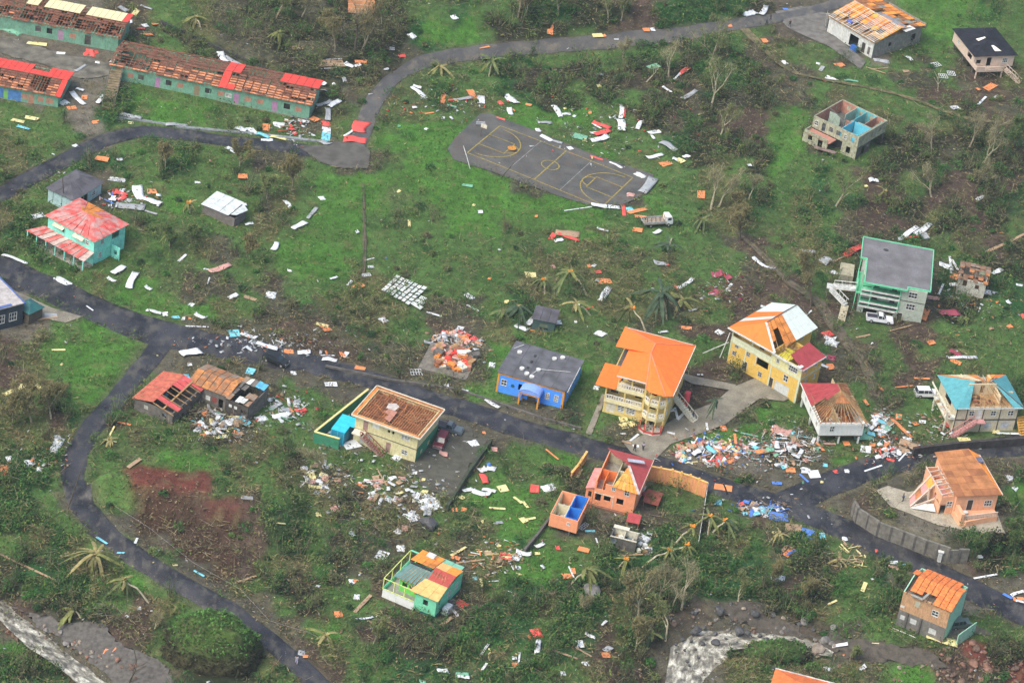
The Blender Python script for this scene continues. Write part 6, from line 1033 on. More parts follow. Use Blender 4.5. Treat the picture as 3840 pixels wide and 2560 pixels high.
for z in ((1690, 1130, 1.2), (1860, 1150, .6), (2080, 1140, 1.4), (1640, 1215, .5), (1740, 1245, .6), (1900, 950, 1.2), (2160, 1150, .8), (1850, 1240, 1.0), (2330, 1230, 1.0), (2230, 970, 1.0), (1580, 1300, .4), (1700, 1360, .4), (1600, 1400, .4), (1560, 1200, .5), (1640, 1140, .4), (1760, 1190, .35), (1960, 1200, .5), (2060, 1230, .35), (1500, 1250, .5), (1760, 1100, .6), (1620, 1440, .35), (1680, 1290, .35), (2270, 1170, .5)): rock(T(2, 3, z[0], z[1]), z[2], 1, 'dark wet boulder standing in the white water', 'dark boulders in the white water', up=.7)
rocks(70, 2500, 2260, 2960, 2400, [0, 1, 2, 0, 4], 'grey boulder on the bank just above the white water', 'boulders above the white water', .2, .8)
rocks(42, 2890, 2330, 3130, 2520, [0, 0, 2, 1], 'grey stone on the stream bank left of the orange hip roof', 'stones by the right stream', .3, 1.0)
rocks(60, 3520, 2400, 3840, 2560, [3, 3, 4, 2, 4], 'reddish boulder in the tumbled heap at the lower right corner', 'red boulders in the corner', .3, 1.1)
rocks(26, 3040, 2480, 3560, 2560, [3, 4, 2], 'small brown stone on the muddy flat near the bottom edge', 'stones on the mud flat', .25, .6)
rocks(42, 0, 0, 0, 0, [0, 4, 2, 3], 'brown stone on the gravel bar beside the left stream', 'stones on the left gravel bar', .25, .75, [(130, 2330), (250, 2400), (360, 2470), (500, 2540)], 38)
rocks(14, 0, 0, 0, 0, [4, 3], 'dark reddish stone below the left stream', 'stones under the left stream', .3, .8, [(0, 2340), (60, 2380), (90, 2400)], 18)
rock(T(2, 3, 745, 755), 1.9, 0, 'biggest grey brown boulder in the green thicket above the stream', None, 0); rock(T(1, 3, 1590, 140), 2.0, 1, 'dark rounded boulder right of the pink scrap above the green house', None, .1); rock(T(3, 3, 525, 1190), 1.2, 0, 'pale grey boulder touching the white panel by the stream', None); rock(T(3, 3, 440, 1290), 1.8, 2, 'cream pale boulder between the mossy mound and orange hip roof', None)
gravel_m = M('gravel_bar_mat', (.092, .088, .080), .95, .35, 1.5, dirt=.6, bump=.4)
patch('gravel_bar', [T(0, 3, *p) for p in ((120, 860), (330, 960), (700, 1000), (900, 1060), (1250, 1270), (1500, 1430), (1600, 1620), (1100, 1620), (800, 1330), (500, 1130), (300, 1060))], gravel_m, .16, label='grey gravel bar beside the left stream', soft=3)
patch('muddy_flat', [T(3, 3, *p) for p in ((-600, 880), (-300, 800), (0, 980), (260, 1040), (520, 1150), (900, 1180), (1500, 1300), (1650, 1420), (1200, 1420), (700, 1320), (300, 1180), (0, 1130))], M('stony_mud', (.070, .062, .050), .95, .35, 1.2, dirt=.6, bump=.4), .14, label='stony mud bank above the right stream', soft=4)
# ---------------------------------------------------------------- foliage tools
leafmat = attr_mat('leaf_and_twig_colours', .85, 3.0, .12, .15)
def leafquads(c, l, w, el0, el1, cols, jitter=.2):
    """flat leaf shaped quads at centres c (N,3)"""
    n = len(c); az = RS.rand(n)*2*np.pi; el = el0+(el1-el0)*RS.rand(n); d = np.stack([np.cos(az)*np.cos(el), np.sin(az)*np.cos(el), np.sin(el)], 1)
    s = np.stack([-np.sin(az), np.cos(az), (RS.rand(n)-.5)*.9], 1); s /= np.linalg.norm(s, axis=1)[:, None]
    l = l*(.6+.8*RS.rand(n))[:, None]; w = w*(.6+.8*RS.rand(n))[:, None]
    v = np.stack([c-d*l/2, c+s*w/2, c+d*l/2, c-s*w/2], 1).reshape(-1, 3); f = np.arange(4*n).reshape(n, 4)
    cc = np.repeat(cols*(1+(RS.rand(n)[:, None]-.5)*2*jitter), 4, axis=0); return v, f, cc
def treemesh(kind, seed, h):
    """trunk mesh and crown mesh; base at origin"""
    r = random.Random(seed); tr = MB(); tips = []
    def grow(p, d, L, rad, lev):
        pts = [p]; n_ = 4; q = p.copy(); dd = d.copy()
        for i in range(n_):
            dd = (dd+Vector((r.uniform(-.16, .16), r.uniform(-.16, .16), r.uniform(-.05, .14)))).normalized(); q = q+dd*(L/n_); pts.append(q.copy())
        tr.tube(pts, [rad*(1-.5*i/n_) for i in range(n_+1)], 5 if lev < 2 else 3); 
        if lev >= 1: tips.extend(pts[2:])
        if lev < LV:
            k = r.choice([2, 3]) if lev else r.choice([3, 4])
            for j in range(k):
                az = r.random()*6.28; sp = r.uniform(.35, .8); nd = (dd+Vector((math.cos(az)*sp, math.sin(az)*sp, r.uniform(-.05, .3)))).normalized(); b = pts[-1] if j < 2 else pts[r.choice([2, 3])]
                grow(b, nd, L*r.uniform(.55, .8), max(rad*.55, .034), lev+1)
    LV = 3 if kind != 'snag' else 1
    grow(Vector((0, 0, -.3)), Vector((r.uniform(-.1, .1), r.uniform(-.1, .1), 1)), h*(.45 if kind != 'snag' else .7), .020*h+.06, 0)
    me = tr.mesh('trunk'); cr = None
    if kind != 'snag':
        n = {'bare': 900, 'leafy': 2200, 'sparse': 1100, 'brown': 2000}[kind]; tp = np.array([tuple(t) for t in tips]); c = tp[RS.randint(0, len(tp), n)]+RS.randn(n, 3)*np.array([.5, .5, .4])*h*.09
        base = np.array({'bare': (.21, .20, .11), 'leafy': (.050, .105, .03), 'sparse': (.12, .155, .055), 'brown': (.15, .135, .06)}[kind]); alt = np.array((.15, .14, .06)); k = RS.rand(n)[:, None]**3
        v, f, cc = leafquads(c, 1.0 if kind == 'bare' else .6, .05 if kind == 'bare' else .13, -.9, 1.2, base*(1-k)+alt*k, .35)
        cr = (v, f, cc)
    return me, cr
bark = M('grey_brown_bark', (.27, .235, .165), .9, .3, 2); bark_p = M('pale_stripped_bark', (.42, .38, .26), .9, .25, 2); bark_d = M('dark_bark', (.085, .07, .05), .9, .3, 2)
def tree(px, h, kind, label, lean=(0, 0), brk=None, cat='tree', group=None, name='storm_stripped_tree', sx=1.0):
    p = on(px); root = empty(name, (p.x, p.y, p.z), random.random()*6 if lean == (0, 0) else 0, label, cat, group)
    me, cr = treemesh(kind, int(px[0]*7+px[1]), h); t = link('trunk', me, brk or bark, root)
    if cr: v, f, cc = cr; c = nmesh('crown', v, f, leafmat, cc); c.parent = root; c['kind'] = 'stuff'
    root.rotation_euler = (lean[1], lean[0], root.rotation_euler.z); root.scale = (sx, sx, 1); return root
TR = [
 (T(2, 0, 1800, 640), 11, 'sparse', 'tall forked stripped tree beside the concrete road above the court', (.04, 0), bark),
 (T(2, 0, 1835, 985), 11.5, 'sparse', 'tall thin trunked stripped tree nearer the court than its taller neighbour', (0, 0), bark_p),
 (T(2, 0, 1910, 1265), 7.5, 'sparse', 'leaning many branched bare tree right of the court', (.35, 0), bark_p),
 (T(2, 0, 1440, 700), 8, 'bare', 'pale forked bare tree next to the green scrap above the court', (-.05, 0), bark_p),
 (T(2, 0, 1020, 560), 5.5, 'bare', 'small bare tree leaning left over the concrete road verge', (-.35, 0), bark),
 (T(2, 0, 1240, 750), 4.5, 'snag', 'snapped pale stump tree on the bank above the court', (.4, 0), bark_p),
 (T(2, 1, 1830, 350), 9, 'bare', 'fan shaped clump of pale bare stems right of the court', (0, 0), bark_p),
 (T(2, 1, 1900, 330), 8, 'bare', 'second pale bare clump close behind the fan shaped one', (.15, 0), bark_p),
 (T(1, 0, 905, 500), 13, 'bare', 'big dark bare tree above the right end of the long school block', (.08, 0), bark_d),
 (T(1, 0, 980, 480), 11, 'brown', 'brown twiggy tree touching the big dark bare tree', (.2, 0), bark),
 (T(1, 0, 720, 470), 8, 'brown', 'low brown tree left of the big dark bare tree', (-.2, 0), bark),
 (T(1, 0, 180, 200), 8, 'sparse', 'bare greenish tree at the top edge above the school drain', (0, 0), bark),
 (T(1, 0, 420, 160), 7, 'bare', 'bare leaning tree at the top edge, left of the broken roof frame', (.25, 0), bark_p),
 (T(2, 0, 60, 150), 8, 'bare', 'bare tree at the top edge above the orange roadside board', (0, 0), bark),
 (T(2, 0, 130, 170), 8, 'brown', 'brown tree at the top edge beside the orange roadside board', (0, 0), bark),
 (T(2, 0, 430, 130), 7, 'leafy', 'bushy green tree hanging over the top edge of the valley road', (0, 0), bark),
 (T(2, 0, 880, 200), 7, 'sparse', 'twiggy tree left of the reddish earth scar at the top', (0, 0), bark),
 (T(2, 0, 1000, 190), 6, 'sparse', 'twiggy tree touching the reddish earth scar at the top', (.1, 0), bark),
 (T(3, 1, 628, 320), 8.5, 'sparse', 'leaning pale trunked tree below the roofless shell house', (.30, 0), bark_p),
 (T(3, 1, 1500, 235), 8, 'bare', 'bare trunk leaning left, right of the leaning pale tree', (-.35, 0), bark_p),
 (T(3, 1, 395, 1240), 11, 'brown', 'brown leaved tree left of the green trimmed house', (0, 0), bark_d),
 (T(3, 0, 1500, 1400), 7, 'bare', 'broken bare tree on the brown slope right of the shell house', (-.4, 0), bark),
 (T(3, 0, 1560, 830), 4.5, 'snag', 'thin bent bare trunk above the dirt track', (-.2, 0), bark_p),
 (T(3, 1, 1880, 210), 8, 'bare', 'forked bare tree near the right edge above the green trimmed house', (.25, 0), bark_d),
 (T(3, 0, 1980, 1500), 9, 'bare', 'tallest leaning bare stem of the thicket at the right edge', (.3, 0), bark_p),
 (T(3, 0, 1850, 1350), 8, 'bare', 'leftmost bare stem of the thicket at the right edge', (.15, 0), bark),
 (T(3, 0, 2150, 1450), 8, 'leafy', 'dark green leafy tree at the right edge thicket', (.1, 0), bark_d),
 (T(3, 0, 2250, 1350), 8, 'leafy', 'dark leafy tree nearest the right edge', (0, 0), bark_d),
 (T(3, 0, 2050, 1300), 7, 'bare', 'bare stem behind the dark leafy tree at the right edge', (.2, 0), bark_p),
 (T(2, 1, 2090, 640), 7, 'brown', 'tangled brown tree left of the dirt path bend', (0, 0), bark_d),
 (T(2, 1, 2000, 480), 6, 'brown', 'tangled brown tree right of the white flatbed truck', (0, 0), bark),
 (T(2, 1, 2180, 260), 6, 'bare', 'tree with a torn pale stump right of the orange board', (.1, 0), bark_p),
 (T(0, 2, 120, 760), 7, 'brown', 'leftmost of the three rust brown dead trees below the curved white sheets', (0, 0), bark_p),
 (T(0, 2, 290, 740), 8, 'brown', 'middle one of the three rust brown dead trees at the left edge', (0, 0), bark_p),
 (T(0, 2, 470, 700), 7, 'brown', 'rightmost of the three rust brown dead trees near the lane', (0, 0), bark_p),
 (T(2, 3, 1150, 1010), 9, 'brown', 'brown broken tree in the thicket above the stream', (.05, 0), bark_p),
 (T(2, 3, 1350, 780), 7, 'bare', 'thin grey bare tree leaning right above the stream', (.25, 0), bark),
 (T(2, 3, 1560, 880), 9, 'bare', 'tall bare tree at the edge of the stream boulders', (0, 0), bark_p),
 (T(2, 3, 1470, 890), 5, 'snag', 'snapped orange brown trunk beside the tall bare streamside tree', (.05, 0), bark_p),
 (T(2, 3, 1410, 1180), 8, 'sparse', 'curved stem tree left of the white water', (-.1, 0), bark_p),
 (T(2, 3, 1130, 1270), 7, 'brown', 'split brown tree with bright torn wood left of the stream', (0, 0), bark_p),
 (T(2, 3, 1390, 1290), 4, 'snag', 'dark stump tree touching the left edge of the white water', (.2, 0), bark_d),
 (T(2, 3, 650, 930), 4, 'bare', 'small forked bare tree below the biggest grey boulder', (0, 0), bark_p),
 (T(2, 3, 2080, 810), 5, 'sparse', 'pale bent tree on the green slope right of the stream bend', (.15, 0), bark_p),
 (T(1, 2, 620, 1200), 6, 'bare', 'uprooted grey bare tree below the cream house', (-.3, 0), bark),
 (T(0, 1, 1560, 720), 5, 'leafy', 'small dark bushy tree on the meadow right of the turquoise house', (0, 0), bark_d),
 (T(0, 1, 1800, 700), 4.5, 'leafy', 'low dark green tree right of the small bushy one on the meadow', (0, 0), bark_d),
 (T(0, 1, 2280, 820), 5, 'brown', 'olive brown tree at the centre of the left meadow', (0, 0), bark),
 (T(0, 0, 1520, 1560), 6, 'brown', 'dead brown tree below the school road', (0, 0), bark),
 (T(0, 0, 2200, 1540), 6, 'brown', 'larger dead brown tree below the end of the school road', (0, 0), bark),
 (T(1, 1, 330, 170), 7, 'brown', 'straw brown tree left of the big green field', (0, 0), bark),
 (T(1, 1, 100, 260), 6, 'sparse', 'thin olive tree left of the straw brown tree', (0, 0), bark),
 (T(3, 3, 30, 640), 4, 'brown', 'brown scrub tree below the blue scrap sheet', (0, 0), bark_d),
 (T(3, 3, 320, 800), 5, 'brown', 'dark brown scrub tree left of the tan and mint house', (0, 0), bark_d),
 (T(3, 3, 1180, 700), 5, 'leafy', 'green bush tree against the left wall of the tan and mint house', (0, 0), bark_d),
 (T(3, 3, 1900, 420), 5, 'leafy', 'green bush tree below the end of the grey retaining wall', (0, 0), bark_d),
 (T(3, 3, 2200, 350), 6, 'leafy', 'dark green tree at the right edge below the terrace', (0, 0), bark_d),
 (T(3, 3, 750, 1360), 3.5, 'sparse', 'small yellow green tree above the orange hip roof', (0, 0), bark),
 (T(0, 3, 1420, 1080), 3, 'bare', 'small pale bare tree left of the grassy mound', (0, 0), bark_p),
 (T(0, 3, 1190, 1560), 6, 'snag', 'thin dark bare trunk at the bottom edge by the gravel bar', (.1, 0), bark_d),
 (T(1, 3, 1080, 1200), 5, 'sparse', 'thin olive tree below the green house', (0, 0), bark),
]
for a in TR: tree(a[0], a[1], a[2], a[3], a[4], a[5])
# ---------------------------------------------------------------- palms
frond_g = M('dark_palm_green', (.045, .075, .04), .8, .3, 2, dirt=0); frond_y = M('yellow_olive_frond', (.14, .155, .045), .8, .3, 2, dirt=0); frond_t = M('straw_frond', (.25, .22, .09), .85, .25, 2, dirt=0); heart_o = M('orange_palm_heart', (.62, .24, .03), .85, .25, 2, dirt=0); frond_o = M('olive_green_frond', (.10, .13, .045), .8, .3, 2, dirt=0)
def frondmesh(L, droop, mat, w=.085):
    v = []; f = []; n = 8
    for i in range(n+1):
        t = i/n; x_ = L*t; z_ = L*(.45*t-droop*t*t)
        v.append((x_, 0, z_))
    for i in range(n):
        for s in (-1, 1):
            b = len(v); ll = w*(1.6 if .1 < i/n < .8 else .8)*2
            p = v[i]; q = v[i+1]; v += [(p[0]+ll*.35, s*ll, p[2]-ll*.35), (q[0]+ll*.2, s*ll*.9, q[2]-ll*.35)]; f.append((i, i+1, b+1, b) if s > 0 else (i+1, i, b, b+1))
    me = bpy.data.meshes.new('frond'); me.from_pydata(v, [], f); me.update(); me.materials.append(mat); return me
FM = {(k, d): frondmesh(L, d, m_) for k, m_, L in (('g', frond_g, 2.6), ('y', frond_y, 2.4), ('t', frond_t, 2.2), ('o', frond_o, 2.6)) for d in (.9, 1.5, 2.4)}
def palm(foot, heart, hh, label, cols='yo', heartmat=heart_o, n=11, name='palm_tree', cat='palm', scale=1.0, wind=None, r=.16):
    a = on(foot); b = on(heart, hh); root = empty(name, tuple(a), 0, label, cat); d = b-a; mid = d*.5+Vector((0, 0, .12*d.length*(1 if d.z > 1 else .3)))
    if d.length > .6: MB().tube([(0, 0, -.2), mid*.55, mid, d*.8, d], [r*1.2, r, r*.9, r*.8, r*.75], 6).build('trunk', bark_p, root)
    if heartmat:
        hm = MB()
        for i in range(7): t = i*.9; hm.bar(d+Vector((0, 0, -.1)), d+Vector((math.cos(t)*.45, math.sin(t)*.45, .25+.2*(i % 2))), .24, .12)
        hm.build('heart', heartmat, root)
    n = int(n*1.5)
    for i in range(n):
        me = FM[random.choice(cols), random.choice((.9, 1.5, 2.4))]; o = bpy.data.objects.new('frond', me); COL.objects.link(o); o.parent = root; o.location = d
        az = (i/n*6.28+random.uniform(-.3, .3)) if wind is None else wind+random.gauss(0, .55); s = scale*random.uniform(.7, 1.15)
        o.rotation_euler = (random.uniform(-.6, .6), random.uniform(-.9, .8), az); o.scale = (s, s, s)
    return root
palm(T(2, 1, 1425, 1372), T(2, 1, 1375, 1130), 4.5, 'upright dark green palm above the yellow house, fronds swept upward', 'gg', frond_t, 16, scale=1.3)
palm(T(2, 1, 690, 1140), T(2, 1, 540, 935), 3.5, 'snapped palm with orange heart left of the orange board', 'oy', heart_o, 10)
palm(T(2, 1, 302, 1125), T(2, 1, 290, 1005), 2.2, 'short palm with orange heart above the teal shed', 'oo', heart_o, 10)
palm(T(2, 1, 1240, 1500), T(2, 1, 1110, 1265), 4.0, 'leaning palm with bright orange heart above the orange roofed mansion', 'yt', heart_o, 8, wind=2.5)
palm(T(2, 1, 720, 1320), T(2, 1, 590, 1220), 2.0, 'broken palm trunk beside the red strip above the mansion', 'yt', None, 7)
palm(T(2, 3, 1480, 310), T(2, 3, 1660, 135), 3.2, 'longest leaning palm trunk with orange heart by the grey fence', 'y', heart_o, 6, scale=.7)
palm(T(2, 3, 1400, 420), T(2, 3, 1610, 300), 2.6, 'curved fallen palm with orange heart just below the grey fence end', 'y', heart_o, 7, scale=.7)
palm(T(2, 3, 1200, 500), T(2, 3, 1450, 350), 2.2, 'fallen palm with orange heart lying below the roofless hut', 'yo', heart_o, 6, scale=.7)
palm(T(2, 3, 970, 515), T(2, 3, 1050, 435), 1.8, 'short fallen palm with orange heart below the small ruin', 'yo', heart_o, 7, scale=.8)
palm(T(2, 3, 510, 700), T(2, 3, 690, 525), 3.0, 'leaning palm with large yellow green fronds below the orange cabin', 'yyo', frond_y, 14, scale=1.25, wind=-.6)
palm(T(2, 3, 1800, 200), T(2, 3, 1820, 40), 2.6, 'orange hearted palm just right of the fence', 'oy', heart_o, 8, scale=.8)
palm(T(2, 3, 1820, 215), T(2, 3, 1960, 80), 2.6, 'orange hearted palm left of the blue scrap sheets', 'og', heart_o, 9, scale=.9, wind=-1)
palm(T(2, 2, 1830, 715), T(2, 2, 1868, 540), 5.0, 'limp dark palm with hanging fronds on the pale apron', 'gg', None, 9, scale=.62)
palm(T(0, 3, 890, 560), T(0, 3, 880, 390), 3.2, 'palm stump with straw coloured hanging fronds left of the lane', 'tty', frond_t, 13, scale=1.2)
palm(T(0, 3, 1370, 830), T(0, 3, 1140, 620), 3.4, 'fallen palm with straw crown between the lane and left stream', 'tyo', frond_t, 9, scale=1.0)
palm(T(0, 3, 740, 960), T(0, 3, 690, 900), 1.0, 'flattened yellow palm crown on the bank of the left stream', 'yy', None, 8, scale=1.1, wind=-2.8)
palm(T(0, 1, 1745, 390), T(0, 1, 1735, 300), 2.4, 'small orange brown palm left of the silver roofed shed', 'ty', heart_o, 8, scale=.6)
palm(T(0, 1, 1560, 690), T(0, 1, 1560, 580), 3.0, 'little palm with straw top on the left meadow', 'ty', frond_t, 8, scale=.5)
palm(T(0, 0, 1850, 270), T(0, 0, 1800, 160), 1.8, 'broken yellow palm on the slope above the school drain', 'ty', frond_t, 7, scale=.9)
palm(T(1, 0, 205, 400), T(1, 0, 210, 300), 3.0, 'green yellow palm on the brown slope above the long school block', 'yo', frond_y, 11, scale=.9)
palm(T(1, 0, 1700, 680), T(1, 0, 1690, 620), 1.4, 'yellow broken palm at the inner bend of the concrete road', 'ty', frond_t, 9)
palm(T(1, 0, 2140, 700), T(1, 0, 2170, 560), 3.2, 'green palm on the bank above the court', 'oyo', frond_y, 11)
palm(T(1, 1, 2310, 1330), T(1, 1, 2280, 1290), 1.0, 'flattened palm with curved orange trunk left of the teal shed', 'oy', frond_y, 9)
palm(T(2, 1, 90, 1380), T(2, 1, 60, 1250), 2.6, 'dark palm directly left of the teal shed', 'gg', frond_t, 12)
palm(T(2, 1, 1480, 620), T(2, 1, 1440, 690), 1.4, 'fallen green palm crown right below the white truck', 'gg', None, 9)
palm(T(2, 1, 1560, 1220), T(2, 1, 1560, 1190), 1.0, 'yellow palm crown beside the white curved sheet and red wreck', 'yt', frond_t, 12, scale=1.1)
palm(T(2, 1, 1720, 540), T(2, 1, 1750, 450), 2.2, 'dark green palm clump right of the white truck', 'go', frond_y, 12)
palm(T(2, 3, 1280, 1180), T(2, 3, 1280, 1110), 2.4, 'yellow stemmed palm in the thicket left of the white water', 'yg', frond_y, 10)
palm(T(3, 3, 120, 260), T(3, 3, 100, 200), 1.2, 'yellow splintered palm below the tan panel', 'tt', frond_t, 9, scale=.8)
palm(T(3, 1, 1080, 240), T(3, 1, 1075, 190), 1.6, 'bright yellow broken palm below the shell house', 'ty', frond_t, 6, scale=.8)
palm(T(3, 3, 680, 520), T(3, 3, 650, 440), .9, 'brown uprooted palm root mass on the slope below the main road', 'to', M('red_brown_root', (.20, .11, .07), .9), 9)
palm(T(1, 3, 690, 1250), T(1, 3, 640, 1130), 1.8, 'yellow leaning palm right of the lower lane', 'yt', frond_t, 7, scale=.9)
palm(T(0, 2, 1000, 950), T(0, 2, 1010, 900), .8, 'splintered yellow palm stems beside the lane', 't', frond_t, 6, scale=.7)
# ---------------------------------------------------------------- grassy mound
def mound(px, rx, ry, rz_, label, c, seed=1, rot=0):
    import bmesh
    p = on(px); bm = bmesh.new(); bmesh.ops.create_icosphere(bm, subdivisions=5, radius=1); xs = []
    v = np.array([tuple(q.co) for q in bm.verts]); f = np.array([[w.index for w in q.verts] for q in bm.faces]); bm.free()
    r_ = 1+.30*(fbm(v[:, 0]*3+9, v[:, 1]*3+v[:, 2]*2, 1.3, seed, 4)-.5)[:, None]+.10*(vnoise(v[:, 0]*14, v[:, 1]*14+v[:, 2]*9, 1.0, seed+3)-.5)[:, None]
    v = v*r_*np.array([rx, ry, rz_]); ca, sa = math.cos(rot), math.sin(rot); v = np.stack([v[:, 0]*ca-v[:, 1]*sa, v[:, 0]*sa+v[:, 1]*ca, v[:, 2]], 1)
    n_ = fbm(v[:, 0]+40, v[:, 1]*1.0+v[:, 2], 2.2, seed+9, 4)[:, None]; cc = np.array(c)*(.55+.9*n_); k = np.clip((n_-.5)*7, 0, 1)*.7; k = np.maximum(k, np.clip(1.7-v[:, 2:]/rz_*2.3, 0, 1)*.85); cc = cc*(1-k)+np.array((.055, .042, .028))*k*(.5+n_)  # brown soil tones; lower sides darkened, shade painted into the vertex colour
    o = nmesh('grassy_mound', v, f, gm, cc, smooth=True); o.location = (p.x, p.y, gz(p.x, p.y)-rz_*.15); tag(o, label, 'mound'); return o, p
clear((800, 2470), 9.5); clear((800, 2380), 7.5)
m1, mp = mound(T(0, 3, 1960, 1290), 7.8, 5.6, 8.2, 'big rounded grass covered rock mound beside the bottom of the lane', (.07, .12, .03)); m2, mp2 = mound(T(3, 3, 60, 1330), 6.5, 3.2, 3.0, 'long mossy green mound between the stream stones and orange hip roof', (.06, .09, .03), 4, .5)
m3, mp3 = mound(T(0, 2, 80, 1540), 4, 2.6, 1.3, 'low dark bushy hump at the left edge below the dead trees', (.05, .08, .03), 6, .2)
# ---------------------------------------------------------------- vehicles
tyre_m = M('tyre_rubber', (.02, .02, .02), .9, .1, dirt=0); rim_m = M('wheel_rim', (.35, .35, .35), .4, .1, dirt=0)
def car(a, b, kind, paint, label, name, L=4.8, w=1.85, glassc=None, cat='car'):
    A, B = on(a), on(b); c = (A+B)/2; rz = math.atan2(B.y-A.y, B.x-A.x); root = empty(name, (c.x, c.y, gz(c.x, c.y)+.02), rz, label, cat)
    h = L/2; y = w/2
    def prof(P, y0, y1, mat, nm, par, taper=0.0):
        n_ = len(P); zt = max(p[1] for p in P); zb = min(p[1] for p in P); f_ = lambda z: taper*(z-zb)/(zt-zb+1e-6); v = [(p[0], y0+f_(p[1]), p[1]) for p in P]+[(p[0], y1-f_(p[1]), p[1]) for p in P]
        return MB().add(v, [tuple(range(n_)), tuple(range(2*n_-1, n_-1, -1))]+[(i, i+n_, (i+1) % n_+n_, (i+1) % n_) for i in range(n_)]).build(nm, mat, par)
    if kind == 'truck':
        prof([(-h, .75), (h*.55, .75), (h*.55, .95), (-h, .95)], -y, y, M('truck_bed_floor', (.33, .28, .22), .8), 'flatbed', root)
        for s in (-1, 1): MB().box(-h, h*.5, s*y-.04, s*y+.04, .953, 1.35).build('side_board', M('grey_side_board', (.40, .40, .38), .7), root)
        MB().box(-h-.06, -h, -y, y, .953, 1.3).build('tailgate', M('grey_side_board', (.40, .40, .38), .7), root); MB().box(-h*.9, h*.8, -.4, .4, .45, .74).build('chassis', tyre_m, root)
        for i in range(5): MB().bar((-h*.8+i*.9, -y+.1, 1.0), (-h*.8+i*.9+.7, y-.1, 1.05), .12).build('bed_slat', timber_dark, root)
        prof([(h*.52, .55), (h, .55), (h, 1.35), (h*.90, 2.15), (h*.56, 2.25), (h*.52, 2.1)], -y*.95, y*.95, paint, 'cab', root, .08); g_ = prof([(h*.925, 1.45), (h+.01, 1.42), (h*.935, 2.0), (h*.90, 2.0)], -y*.8, y*.8, wins, 'windscreen', root)
        for s in (-1, 1): MB().box(h*.62, h*.86, s*y*.95-.02, s*y*.95+.02, 1.45, 1.95).build('side_window', wins, root)
        for i in range(3): MB().bar((h*.46, -.8+i*.8, 1.0), (h*.48, -.7+i*.7, 2.2), .08).build('rack_bar', timber, root)
        wx = (-h*.55, h*.72)
    else:
        zc = .95 if kind != 'suv' else 1.05
        if kind == 'pickup': body = [(-h, .42), (h*.98, .42), (h, .75), (h*.93, .98), (h*.42, 1.06), (-h*.18, 1.06), (-h*.18, 1.05), (-h, 1.0)]
        else: body = [(-h, .42), (h*.97, .42), (h, .72), (h*.90, zc-.08), (h*.45, zc), (-h*.98, zc)]
        prof(body, -y, y, paint, 'body', root, .06)
        if kind == 'pickup':
            MB().box(-h+.12, -h*.20, -y+.18, y-.18, 1.0, 1.075).build('cargo_bed', M('dark_bed_liner', (.03, .03, .05), .8), root); MB().box(-h, -h*.2, -y+.04, -y+.17, 1.0, 1.16).build('bed_side', paint, root); MB().box(-h, -h*.2, y-.17, y-.04, 1.0, 1.16).build('bed_side', paint, root); MB().box(-h, -h+.1, -y+.18, y-.18, 1.0, 1.16).build('tailgate', paint, root); cab = [(-h*.19, 1.05), (h*.44, 1.05), (h*.20, 1.62), (-h*.12, 1.66)]; rf = [(-h*.13, 1.661), (h*.20, 1.625), (h*.18, 1.70), (-h*.1, 1.73)]
        else: cab = [(-h*.96, zc), (h*.48, zc), (h*.22, 1.62), (-h*.84, 1.66)]; rf = [(-h*.84, 1.661), (h*.22, 1.625), (h*.18, 1.72), (-h*.8, 1.75)]
        prof(cab, -y+.07, y-.07, glass(), 'cabin_glass', root, .14); prof(rf, -y+.18, y-.18, paint, 'roof', root)
        for s in (-1, 1):
            for xx in ((-h*.15, h*.12, h*.42) if kind == 'pickup' else (-h*.9, -h*.38, h*.0, h*.44)): MB().bar((xx, s*(y-.075), 1.05), (xx*.98-(.0 if xx < h*.3 else h*.22), s*(y-.2), 1.65), .07, .05).build('pillar', paint, root)
            MB().box(h*.90, h*.985, s*y*.75-.16, s*y*.75+.16, .72, .86).build('headlight', rim_m, root); MB().box(h*.30, h*.36, s*(y+.05)-.09, s*(y+.05)+.09, 1.05, 1.2).build('mirror', paint, root)
        MB().box(h*.97, h*1.02, -y*.9, y*.9, .4, .6).build('front_bumper', M('grey_bumper', (.2, .2, .2), .6), root); MB().box(-h*1.02, -h*.99, -y*.9, y*.9, .4, .62).build('rear_bumper', M('grey_bumper', (.2, .2, .2), .6), root); wx = (-h*.62, h*.64)
    for x_ in wx:
        for s in (-1, 1):
            o = MB().tube([(x_, s*(y-.22), .36), (x_, s*(y+.01), .36)], [.36, .36], 12).build('wheel', tyre_m, root); MB().tube([(x_, s*y, .36), (x_, s*(y+.03), .36)], [.2, .2], 8).build('rim', rim_m, o)
    EXCL.append([(c.x+2.6*math.cos(t), c.y+2.6*math.sin(t)) for t in (0, 1, 2, 3, 4, 5)]); return root
cp = lambda n_, c_: M(n_, c_, .3, .04, .5, dirt=.05)
car(c3(440, 1385), c3(925, 1450), 'pickup', cp('white_car_paint', (.72, .74, .76)), 'white double cab pickup parked below the green trimmed house', 'pickup_truck', 5.2)
car(T(3, 2, 1350, 500), T(3, 2, 1555, 500), 'suv', cp('white_car_paint', (.72, .74, .76)), 'white estate car parked left of the teal roofed house', 'parked_car', 4.6)
car(T(1, 2, 1655, 790), T(1, 2, 1885, 850), 'pickup', cp('slate_blue_car_paint', (.10, .13, .15)), 'dark grey pickup nosing out from behind the cream house', 'pickup_truck', 5.0)
car(T(1, 2, 1735, 870), T(1, 2, 1655, 1010), 'suv', cp('maroon_car_paint', (.16, .025, .035)), 'maroon estate car parked below the dark grey pickup', 'parked_car', 4.7)
car(T(2, 1, 1180, 505), T(2, 1, 1470, 490), 'truck', cp('white_cab_paint', (.74, .76, .74)), 'white flatbed truck standing on the grass below the court', 'flatbed_truck', 6.0, 2.1, cat='truck')
